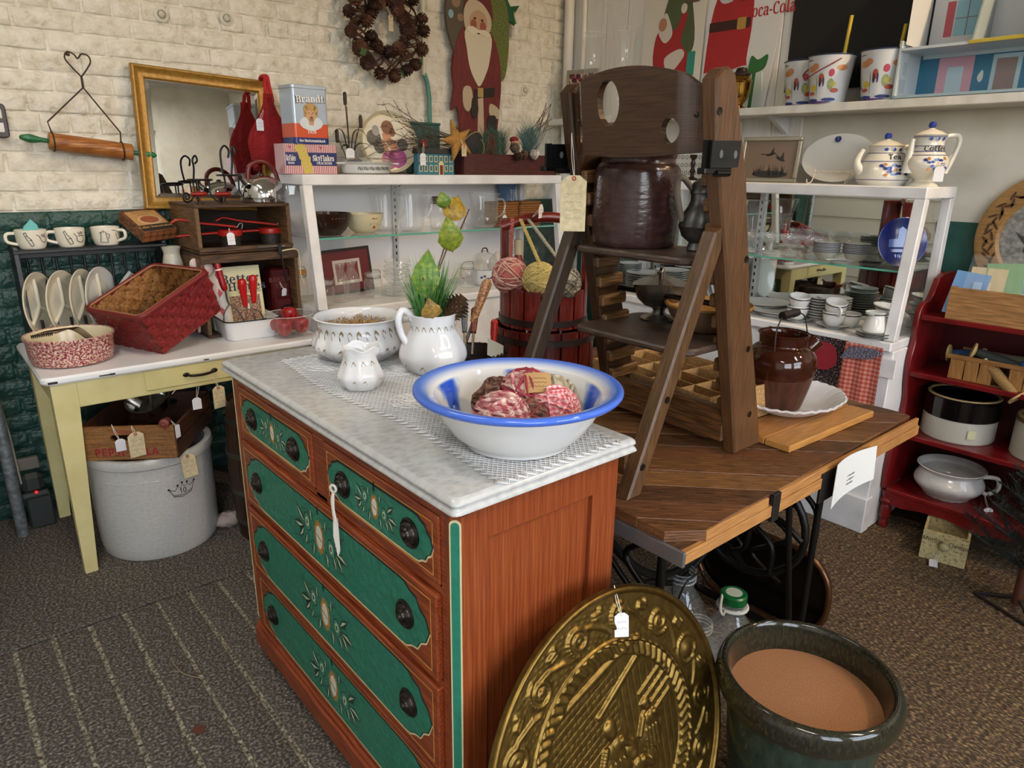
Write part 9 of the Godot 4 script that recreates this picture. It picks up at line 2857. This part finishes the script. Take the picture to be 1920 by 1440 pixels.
	b = b0(); b.box(Vector3.ZERO,W(0.03,0.035,0.001),0.0,Basis(Vector3.UP,-0.9))
	one("price_sticker",b,pm("c2bd92",0.6),"small yellowed price sticker on the black glazed low crock","sticker",W(3.115,0.49,-0.80))
	o = thing("chamber_pot","white ironstone chamber pot with a scalloped foot and curled handle on the hutch's bottom shelf","chamber pot",W(3.17,0.191,-0.86))
	b = b0(); b.lathe(wall([V(0.082,0),V(0.09,0.008),V(0.125,0.045),V(0.13,0.07),V(0.115,0.1),V(0.112,0.112),V(0.128,0.13)],0.006,4),72,Vector3.ZERO,func(rr,y,a): return V(rr * (1.0 + (0.05 * absf(sin(a * 8.0)) if y < 0.006 else 0.0)),y))
	part(o,"body",b,nmat([[0.0,"c9c4be"],[1.0,"d2d0cc"]],0.03,0.14,Vector3.ONE * 3))
	b = b0(); b.tube(curve3([W(0.05,0.1,0.1),W(0.07,0.105,0.15),W(0.075,0.06,0.16),W(0.06,0.03,0.13),W(0.05,0.04,0.11)],6),0.009,10)
	part(o,"handle",b,pm("d2d0cc",0.14))
	price_tag("white price tag hanging from the handle of the chamber pot on the red hutch",W(3.13,0.2,-0.69),W(3.2,0.23,-0.73),0.036,0.045,-0.8,false,-0.2)
	for i in 3:
		o = dish("cream ridged bowl, %s of three nested on the hutch's bottom shelf" % nth(i,3),"bowl",W(3.2,0.191 + i * 0.022,-0.53),0.075,0.06,"cream nested bowls",false)
		b = b0()
		for y in [0.02,0.035,0.05]: b.tube(ring_pts(W(0,y,0),0.0745 * (0.62 + y * 6.2),Vector3.RIGHT,Vector3.BACK,30),0.002,5,true)
		part(o,"ridges",b,pm("c2b896",0.3)).set_meta("kind","stuff")
	o = thing("evergreen_sprig","dark artificial evergreen sprig stuck in the nested cream bowls","sprig",W(3.2,0.25,-0.53))
	pine(o,"needles",W(3.2,0.25,-0.53),120,0.13,0.8,pm("1d2620",0.8),W(-0.05,0,-0.03))

func relief_height(H: PackedFloat32Array,n: int):
	# strokes of a hammered relief,in a square of side 2 about the tray's centre
	var st := func(x: float,y: float,r: float,h: float):
		var cx := (x + 1) * 0.5 * n; var cy := (y + 1) * 0.5 * n; var rr := r * 0.5 * n
		for j in range(maxi(0,int(cy - rr)),mini(n,int(cy + rr) + 1)):
			for i in range(maxi(0,int(cx - rr)),mini(n,int(cx + rr) + 1)):
				var d := ((i - cx) * (i - cx) + (j - cy) * (j - cy)) / (rr * rr)
				if d < 1.0:
					var v := h * sqrt(1.0 - d)
					if absf(v) > absf(H[j * n + i]): H[j * n + i] = v
	var line := func(a: Vector2,b: Vector2,r: float,h: float):
		var m := maxi(2,int((b - a).length() / (r * 0.7)))
		for i in m + 1:
			var p := a.lerp(b,float(i) / m)
			st.call(p.x,p.y,r,h)
	# back wall of courses and planked door
	for k in 11:
		var y := -0.05 + k * 0.045
		line.call(V(-0.5,y),V(0.05,y + 0.19),0.005,-0.22)
		for i in 7: line.call(V(-0.48 + i * 0.085 + (0.04 if k % 2 else 0.0),y + 0.007 + i * 0.0295),V(-0.482 + i * 0.085 + (0.04 if k % 2 else 0.0),y + 0.05 + i * 0.0295),0.005,-0.22)
	line.call(V(-0.42,0.42),V(0.3,0.62),0.022,0.8); line.call(V(-0.1,0.28),V(0.28,0.5),0.022,0.9)
	for k in 9: line.call(V(0.1 + k * 0.06,0.5 - k * 0.02),V(0.14 + k * 0.05,-0.45),0.005,-0.2)
	for k in 4: line.call(V(0.25,0.05 + k * 0.07),V(0.52,0.17 + k * 0.07),0.013,0.7)
	for k in 6: line.call(V(0.1,-0.3 - k * 0.05),V(0.55,-0.34 - k * 0.05),0.006,-0.35)
	# five figures: heads,hats,shoulders,arms,skirts and legs
	for q in [[-0.02,0.14,1.0],[0.3,0.16,0.75],[-0.34,-0.16,1.0],[-0.14,-0.12,0.9],[0.13,-0.06,1.05],[-0.28,-0.42,0.9],[0.02,-0.4,0.9]]:
		var c := V(q[0],q[1]); var s: float = q[2]
		for k in 9: st.call(c.x + 0.03 * s * cos(k * 2.3),c.y - 0.1 * s - 0.022 * s * k,(0.05 + 0.007 * k) * s,1.1)
		st.call(c.x,c.y,0.045 * s,1.5); st.call(c.x - 0.01,c.y + 0.03 * s,0.055 * s,1.35)
		line.call(c + V(-0.07,-0.08) * s,c + V(-0.13,-0.2) * s,0.026 * s,1.4); line.call(c + V(0.07,-0.08) * s,c + V(0.14,-0.14) * s,0.026 * s,1.4)
		for k in 4: line.call(c + V(-0.06 + 0.04 * k,-0.18) * s,c + V(-0.08 + 0.05 * k,-0.36) * s,0.012 * s,1.7)
		line.call(c + V(-0.03,-0.34) * s,c + V(-0.04,-0.46) * s,0.02 * s,1.2); line.call(c + V(0.04,-0.34) * s,c + V(0.06,-0.46) * s,0.02 * s,1.2)
	line.call(V(-0.42,-0.36),V(-0.05,-0.16),0.018,1.7); st.call(-0.4,-0.36,0.07,1.4)
	# bead ring and scrolling border
	for k in 64:
		var a := TAU * k / 64
		line.call(Vector2.from_angle(a) * 0.6,Vector2.from_angle(a + 0.05) * 0.655,0.022,0.9)
	for k in 14:
		var a := TAU * k / 14
		var c := Vector2.from_angle(a) * 0.81
		if k % 7 == 1:
			for i in 8: st.call(c.x,c.y,0.07 - i * 0.004,0.5 + i * 0.1)
			for i in 30: st.call(c.x + cos(i * 0.21) * 0.09,c.y + sin(i * 0.21) * 0.09,0.014,0.8)
		else:
			for i in 40:
				var t := i / 40.0
				var p := c + Vector2.from_angle(a * (1 if k % 2 else -1) + t * 11.0 * (1 if k % 2 else -1)) * 0.088 * (1.0 - 0.8 * t)
				st.call(p.x,p.y,0.017,0.9)
			st.call(c.x,c.y,0.024,1.1)
		for i in 9:
			var p := Vector2.from_angle(a + 0.13 + i * 0.022) * (0.74 + 0.012 * i)
			line.call(p,p + Vector2.from_angle(a + 0.9 + i * 0.1) * 0.06,0.011,0.8)
		for i in 7:
			var p := Vector2.from_angle(a + 0.2 + 0.03 * (i % 3)) * (0.86 + 0.022 * (i / 3))
			st.call(p.x,p.y,0.018,0.9)
	for i in 900:
		var p := Vector2.from_angle(i * 2.39996) * sqrt(0.46 + 0.4 * i / 900.0)
		st.call(p.x,p.y,0.007,0.28)

func floor_goods():
	# big crown crock under the table with a crate on top
	var o := thing("crown_crock","huge pale stoneware crock stamped with a crown and 10, under the kitchen table","crock",W(0.585,0,-2.945))
	var b := b0(); b.lathe([V(0,0),V(0.208,0),V(0.215,0.008),V(0.222,0.05),V(0.226,0.2),V(0.226,0.335),V(0.2272,0.337),V(0.2258,0.34),V(0.226,0.385),V(0.234,0.392),V(0.238,0.41),V(0.233,0.428),V(0.22,0.43),V(0.208,0.425),V(0.207,0.03),V(0,0.02)],64)
	part(o,"body",b,nmat([[0.0,"b4b2aa"],[0.5,"bcbcb8"],[1.0,"c3c4c3"]],0.06,0.22,W(4,4,4),0,0.0,0.08,0.05))
	b = b0()
	var mp := func(q): return W(sin(q.x / 0.2275 + 0.22) * 0.2279,q.y,cos(q.x / 0.2275 + 0.22) * 0.2279)
	var nm := func(q): return W(sin(q.x / 0.2275 + 0.22),0,cos(q.x / 0.2275 + 0.22))
	for l in [[V(-0.05,0.29),V(-0.03,0.28),V(-0.018,0.296),V(-0.008,0.286),V(0.0,0.302),V(0.01,0.288),V(0.02,0.3),V(0.03,0.286),V(0.05,0.298)],[V(-0.05,0.29),V(-0.035,0.258),V(0.0,0.25),V(0.036,0.262),V(0.05,0.298)],[V(-0.036,0.264),V(0.0,0.257),V(0.038,0.269)],[V(-0.036,0.257),V(0.0,0.25),V(0.036,0.261)]]: b.patch(stroke(l,0.0025),mp,nm)
	for q in [[-0.052,0.292],[-0.018,0.301],[0.0,0.308],[0.02,0.305],[0.052,0.301]]: b.patch(ell(0.0045,0.0045,10,V(q[0],q[1])),mp,nm)
	b.add(text_arrays("10",0.02,"Droid Sans",false),func(p): return mp.call(V(p.x,p.y + 0.275)) + W(0,0,p.z))
	part(o,"crown_stamp",b,pm("1d1d1f",0.4))
	o = thing("soda_crate","wooden soda crate with red lettering tilted on the big crown crock","crate",W(0.46,0.432,-2.762))
	var cb := Basis(W(0.83,0,0.555).normalized(),Vector3.UP,W(-0.555,0,0.83).normalized())
	var ct := Transform3D(cb,W(0.02,0,0))
	var cw := wood("6d4222","a5723f",0,0.55,9.0,0.3)
	var cd := wood("341d12","5a3420",2,0.55,9.0,0.3)
	for e in 2:
		b = b0(); b.t = ct
		b.sheet(rrect(0.335,0.13,0.01),[shift(rrect(0.1,0.024,0.011),V(-0.01,0.022))],0.016,func(p): return W(p.x,p.y + 0.066,p.z - (0.016 if e == 0 else 0.44)),0.03)
		part(o,"end_board",b,cw if e == 0 else cd)
	for s in [-0.1675,0.1675]:
		for k in 2:
			b = b0(); b.t = ct; b.box(W(s,0.03 + k * 0.068,-0.22),W(0.01,0.062,0.43),0.002)
			part(o,"side_slat",b,cd)
	for k in 4:
		b = b0(); b.t = ct; b.box(W(-0.12 + k * 0.08,0.004,-0.22),W(0.076,0.008,0.43),0.001)
		part(o,"bottom_slat",b,cd)
	letters(o,"PEPSI-COLA",0.03,ct * Transform3D(Basis(),W(-0.01,0.032,0.0005)),pm("8d1d2c",0.5),"Droid Sans",true,false,1.0)
	letters(o,"ELMIRA",0.015,ct * Transform3D(Basis(),W(-0.02,0.112,0.0005)),pm("9a3a30",0.5),"Droid Sans",false,false,1.0)
	o = thing("food_mill","shiny food mill with red handle and red crank knob lying in the soda crate","food mill",W(0.61,0.565,-2.92))
	var mt := Transform3D(Basis(Vector3.BACK,0.45) * Basis(Vector3.RIGHT,0.35),W(0,0.03,0))
	b = b0(); b.t = mt; b.lathe([V(0.055,-0.03),V(0.06,-0.028),V(0.082,0.028),V(0.088,0.03),V(0.088,0.034),V(0.08,0.032),V(0.057,-0.024),V(0,-0.026)],40)
	part(o,"pan",b,pm("c2c0bc",0.16,1.0))
	b = b0(); b.tube([W(0.075,0.05,0.02),W(0.11,0.085,0.025)],0.005,8); b.tube([W(0.18,0.155,0.03),W(0.192,0.168,0.033),W(0.2,0.16,0.033)],0.0025,6); b.tube([W(-0.01,0.06,0.0),W(-0.13,0.095,0.02)],0.003,8); b.tube([W(0,0.0,0),W(0,0.07,0)],0.006,8)
	part(o,"wires",b,pm("b5b2ac",0.2,1.0))
	b = b0(); b.tube([W(0.105,0.08,0.025),W(0.12,0.095,0.026),W(0.165,0.14,0.029),W(0.182,0.157,0.03)],[0.009,0.0115,0.012,0.007],14)
	part(o,"handle",b,pm("951318",0.22),"red handle")
	b = b0(); b.lathe([V(0,0),V(0.01,0.002),V(0.008,0.012),V(0.015,0.024),V(0.014,0.036),V(0,0.042)],18,W(-0.13,0.095,0.02),null,Basis(Vector3.BACK,0.7))
	part(o,"crank_knob",b,pm("951318",0.22),"red knob")
	o = thing("rolling_pin","short turned reddish handle sticking out at the front corner of the soda crate","handle",W(0.6,0.575,-2.69))
	b = b0(); b.lathe([V(0,-0.04),V(0.014,-0.038),V(0.012,0.0),V(0.018,0.025),V(0.017,0.036),V(0.006,0.04),V(0,0.038)],20,Vector3.ZERO,null,Basis(Vector3.RIGHT,PI / 2 - 0.2) * Basis(Vector3.BACK,0.4))
	part(o,"grip",b,pm("6d2a1f",0.4))
	price_tag("white price tag on a thread at the left of the soda crate's hand hole",W(0.455,0.515,-2.765),W(0.44,0.575,-2.79),0.034,0.042,0.0,false,0.0,0)
	price_tag("large tan tag hanging over the lettering of the soda crate",W(0.5,0.545,-2.72),W(0.495,0.572,-2.74),0.055,0.09,0.1,true,0.0,3)
	price_tag("white price tag on the turned handle at the soda crate's corner",W(0.632,0.56,-2.665),W(0.615,0.585,-2.67),0.022,0.045,0.5,false,0.0,0)
	price_tag("white price tag hanging from the food mill's red handle",W(0.745,0.61,-2.79),W(0.80,0.735,-2.885),0.034,0.042,0.0,false,0.0,0)
	price_tag("tan tag with a price on the side of the big crown crock",W(0.665,0.415,-2.715),W(0.67,0.432,-2.73),0.058,0.085,0.25,true,-0.15,3)
	price_tag("tan tag on a doubled string from the kitchen table's drawer pull",W(0.826,0.648,-2.77),W(0.815,0.708,-2.773),0.05,0.085,0.2,true,0.0,3)
	o = thing("keg","dark hooped wooden keg standing behind the dresser's left corner","keg",W(0.97,0,-2.72))
	for i in 14:
		b = b0()
		var a0 := TAU * i / 14; var a1 := TAU * (i + 1) / 14 - 0.015
		var rows := []
		for j in 7:
			var r := 0.13 + 0.022 * sin(PI * j / 6.0)
			var row := PackedVector3Array()
			for s in 4: row.append(W(cos(lerpf(a0,a1,s / 3.0)) * r,j * 0.1,sin(lerpf(a0,a1,s / 3.0)) * r))
			rows.append(row)
		b.grid(rows)
		part(o,"stave",b,wood("22140c","452a18",1,0.5,8.0))
	for y in [0.08,0.22,0.38,0.52]:
		b = b0(); b.lathe([V(0.131 + 0.022 * sin(PI * y / 0.6),y - 0.012),V(0.1345 + 0.022 * sin(PI * y / 0.6),y),V(0.131 + 0.022 * sin(PI * y / 0.6),y + 0.012)],32)
		part(o,"hoop",b,pm("4b4a44",0.4,0.6))
	b = b0(); b.lathe([V(0.12,0.58),V(0,0.58)],24)
	part(o,"head",b,pm("2a1a10",0.7))
	o = thing("crumpled_paper","crumpled pale paper on the floor between crock and keg","paper",W(0.83,0,-2.86))
	b = b0(); b.ball(W(0,0.025,0),W(0.06,0.03,0.04),18,10,Basis(),func(q): return 1.0 + 0.25 * sin(q.x * 9.0) * cos(q.z * 8.0 + q.y * 5.0))
	part(o,"wad",b,pm("a89a92",0.8))
	# repousse brass tray
	var n := 420
	var H := PackedFloat32Array(); H.resize(n * n)
	relief_height(H,n)
	var R := 0.348; var tilt := deg_to_rad(15.5)
	o = thing("brass_tray","big round embossed brass tray with a tavern scene leaning on the chest's orange side","tray",W(0.93,0,-0.64))
	var up := W(0,cos(tilt),-sin(tilt))
	var tt := Transform3D(Basis(Vector3.RIGHT,up,Vector3.RIGHT.cross(up)),up * R)
	var hs := func(p: Vector2) -> float:
		var x := clampf((p.x + 1) * 0.5 * n,0,n - 2.0); var y := clampf((p.y + 1) * 0.5 * n,0,n - 2.0)
		var i := int(x); var j := int(y)
		return lerpf(lerpf(H[j * n + i],H[j * n + i + 1],x - i),lerpf(H[j * n + n + i],H[j * n + n + i + 1],x - i),y - j)
	var rows := []
	for j in 181:
		var r := j / 180.0
		var base := 0.0
		if r > 0.955: base = 0.012 * sqrt(maxf(0.0,1.0 - pow((r - 0.975) / 0.025,2)))
		elif r > 0.69: base = 0.003
		elif r > 0.665: base = 0.006
		elif r > 0.575: base = 0.001
		else: base = -0.004 + 0.004 * r
		var row := PackedVector3Array()
		for i in 481:
			var d := Vector2.from_angle(TAU * (i % 480) / 480)
			row.append(tt * W(d.x * r * R,d.y * r * R,base + (hs.call(d * r) * 0.0052 if r < 0.955 else 0.0)))
		rows.append(row)
	b = b0(); b.grid(rows,true,true)
	part(o,"embossed_face",b,nmat([[0.1,"5d4822"],[0.5,"725929"],[0.9,"866b33"]],0.03,0.36,Vector3.ONE * 5,0,0.9))
	b = b0(); b.t = tt * Transform3D(Basis(Vector3.RIGHT,-PI / 2),Vector3.ZERO)
	b.lathe([V(R,0.0),V(R * 0.99,0.006),V(R * 0.95,0.009),V(0,0.012)],80)
	part(o,"back",b,pm("5a4824",0.4,1.0))
	price_tag("white price tag on a string over the rim of the embossed brass tray",W(0.985,0.612,-0.795),W(0.985,0.672,-0.82),0.03,0.045,-0.6,false,-0.25)
	# green glazed planter with potting soil
	o = thing("planter_pot","big dark green glazed flower pot filled with pale tan soil in the front right","flower pot",W(1.372,0,-0.563))
	b = b0(); b.lathe(curve3([V(0,0),V(0.12,0),V(0.125,0.01),V(0.15,0.15),V(0.168,0.29),V(0.172,0.33),V(0.176,0.345),V(0.176,0.352)],5),80)
	part(o,"body",b,nmat([[0.0,"1f2a22"],[0.5,"2c3a31"],[1.0,"3a4a3f"]],0.05,0.16,W(3.0,1.2,3.0)))
	b = b0(); b.lathe(curve3([V(0.176,0.352),V(0.19,0.358),V(0.199,0.375),V(0.2,0.395),V(0.194,0.414),V(0.184,0.422),V(0.176,0.418),V(0.17,0.4),V(0.166,0.372),V(0.164,0.345)],4),96)
	part(o,"rim",b,nmat([[0.0,"1d1a14"],[0.55,"29271d"],[1.0,"4a4c34"]],0.06,0.1,W(9,2.5,9)))
	b = b0(); b.lathe([V(0.166,0.35),V(0.12,0.354),V(0,0.356)],60)
	part(o,"soil",b,nmat([[0.0,"8f6040"],[0.5,"9c6b45"],[1.0,"a97a52"]],0.09,0.9,Vector3.ONE * 7,0,0.0,0.3,0.12))
	b = b0(); b.patch(PackedVector2Array(curve3([V(-0.025,-0.01),V(0.0,0.012),V(0.026,0.006),V(0.022,-0.012),V(0.0,-0.006)],3,true)),func(q): return W(sin(q.x / 0.16 - 0.75) * (0.1625 + q.y * 0.12),0.235 + q.y,cos(q.x / 0.16 - 0.75) * (0.1625 + q.y * 0.12)),func(q): return W(sin(q.x / 0.16 - 0.75),-0.1,cos(q.x / 0.16 - 0.75)))
	part(o,"label_scrap",b,pm("9c9a92",0.6))
	# glass jugs under the work table
	var jug := [V(0.066,0.004),V(0.076,0.02),V(0.078,0.13),V(0.066,0.185),V(0.034,0.235),V(0.03,0.25),V(0.034,0.255),V(0.033,0.285)]
	var k := 0
	for q in [[1.50,-0.93,1.0,"big clear glass jug nearest the brass tray under the work table, tag on its neck"],[1.655,-0.925,1.05,"clear glass jug with a green cap and white carrying loop under the work table"],[1.6,-1.07,1.2,"tallest clear glass jug with a wire handle at the back under the work table"],[1.44,-1.1,1.05,"clear glass jug with a wide mouth farthest left under the work table"]]:
		var pr := []
		for p in jug: pr.append(p * q[2])
		o = clear("glass_jug",q[3],"jug",W(q[0],0.0,q[1]),pr,"glass jugs under the work table")
		b = b0()
		for y in [0.262,0.274]: b.tube(ring_pts(W(0,y * q[2],0),0.0345 * q[2],Vector3.RIGHT,Vector3.BACK,24),0.0025,5,true)
		part(o,"screw_thread",b,glass("eef2f0",0.25)).set_meta("kind","stuff")
		if k == 1:
			b = b0(); b.lathe([V(0.036,0.286),V(0.039,0.288),V(0.039,0.312),V(0.034,0.316),V(0,0.316)],30)
			part(o,"cap",b,pm("0e5a2a",0.3),"green screw cap")
			b = b0(); b.lathe([V(0.024,0.3165),V(0,0.3168)],24)
			part(o,"cap_label",b,pm("a9b0a0",0.5))
			b = b0(); b.tube(ring_pts(W(0,0.272,0),0.042,Vector3.RIGHT,Vector3.BACK,26),0.005,8,true); b.tube(curve3([W(-0.04,0.272,0.0),W(-0.1,0.3,0.03),W(-0.1,0.315,0.02),W(-0.03,0.31,-0.02)],5),0.004,8)
			part(o,"carrying_loop",b,pm("c9c9c0",0.4))
		if k == 2:
			b = b0(); b.tube(curve3([W(-0.045,0.31,0),W(-0.07,0.26,0.03),W(-0.05,0.345,0.05),W(0.04,0.345,0.05),W(0.06,0.27,0.03),W(0.045,0.31,0)],5),0.003,6)
			part(o,"wire_handle",b,pm("2a2826",0.4,0.6))
		k += 1
	price_tag("white price tag on the neck of the glass jug nearest the brass tray",W(1.455,0.235,-0.87),W(1.475,0.265,-0.9),0.034,0.045,-0.4)
	# dark oval tub under the table's right end
	o = thing("metal_tub","dark upright oval tray with a bronze rim standing under the work table's right end","tray",W(2.06,0,-0.93))
	var rim := []
	for p in rrect(0.5,0.3,0.13,6): rim.append(W(0.03 * p.y,p.y + 0.15,p.x - 0.14))
	b = b0(); b.tube(rim,0.011,8,true)
	part(o,"rim",b,pm("5a3a22",0.25,0.6))
	b = b0(); b.prism(rrect(0.5,0.3,0.13,6),-0.004,0.004,Transform3D(Basis(Vector3.BACK,Vector3.UP,Vector3.LEFT),W(0.02,0.15,-0.14)))
	part(o,"sheet",b,pm("120e0c",0.15,0.3))
	# clamp box and small tree by the hutch
	o = thing("clamp_box","cream wooden drawer box lettered Clamps with a round knob on the floor under the hutch","box",W(3.0,0,-0.76))
	var f2 := Transform3D(Basis(W(0.25,0,0.97).normalized(),Vector3.UP,W(-0.97,0,0.25).normalized()),W(-0.075,0.0,0.0))
	b = b0(); b.t = f2
	for q in [[-0.08,0.08,0.0,0.125,-0.012,0.0],[-0.08,0.08,0.0,0.125,-0.17,-0.16],[-0.08,-0.07,0,0.125,-0.16,-0.012],[0.07,0.08,0,0.125,-0.16,-0.012],[-0.07,0.07,0,0.01,-0.16,-0.012]]: b.slab(W(q[0],q[2],q[4]),W(q[1],q[3],q[5]),0.001)
	part(o,"drawer_body",b,nmat([[0.12,"4a3a24"],[0.25,"a39468"],[0.8,"c2b68a"]],0.05,0.6,Vector3.ONE * 5))
	b = b0(); b.t = f2; b.ball(W(0.0,0.075,0.012),W(0.019,0.019,0.014),16,10)
	part(o,"knob",b,pm("a39a74",0.4))
	letters(o,"Mortise",0.017,f2 * Transform3D(Basis(),W(-0.042,0.092,0.0005)),pm("1a1812",0.6),"Droid Sans",false,true,0.9)
	letters(o,"Clamps",0.017,f2 * Transform3D(Basis(),W(0.048,0.086,0.0005)),pm("1a1812",0.6),"Droid Sans",false,true,0.9)
	price_tag("white tag lying on the floor in front of the cream clamp box",W(2.90,0.012,-0.78),W(2.93,0.07,-0.765),0.03,0.04,-1.2,false,-1.35,0)
	o = thing("christmas_tree","small dark artificial Christmas tree on a folding wooden stand at the right edge","tree",W(2.8,0,-0.47))
	b = b0(); b.tube([W(0,0.02,0),W(0,0.5,0)],0.018,12)
	part(o,"trunk",b,pm("4a2414",0.6))
	b = b0()
	for a in [0.4,2.5,4.6]:
		b.tube([W(cos(a) * 0.13,0.006,sin(a) * 0.13),W(cos(a + 2.1) * 0.13,0.006,sin(a + 2.1) * 0.13)],0.006,6); b.tube([W(cos(a) * 0.13,0.006,sin(a) * 0.13),W(0,0.05,0)],0.006,6)
	part(o,"stand",b,pm("1a1512",0.6))
	for l in 5:
		for i in 8:
			var a := TAU * i / 8 + l * 0.4
			var r := 0.2 - l * 0.028
			pine(o,"branch",W(2.8,0.17 + l * 0.075,-0.47) + W(cos(a),0,sin(a)) * 0.02,70,r * 0.75,0.9,pm("141c18",0.8),W(cos(a),0.1,sin(a)) * r)
	# litter on the floor
	b = b0(); b.tube(curve3([W(0,0.002,0),W(0.01,0.004,0.08),W(0.05,0.002,0.14)],6),0.0018,5)
	one("wood_curl",b,pm("8a7a5c",0.9),"thin curved straw on the scored floor before the chest","straw",W(0.385,0.0,-2.08))
	b = b0(); b.prism(blob([0.0,0.02,0.015,0.006,0.012,-0.018,-0.008,-0.012,-0.014,0.008],3),0,0.002,Transform3D(Basis(Vector3.RIGHT,Vector3.FORWARD,Vector3.UP),Vector3.ZERO))
	one("dry_leaf",b,pm("5a2f1e",0.8),"small brown dry leaf on the scored floor at the bottom of the photo","leaf",W(0.36,0.001,-1.74))
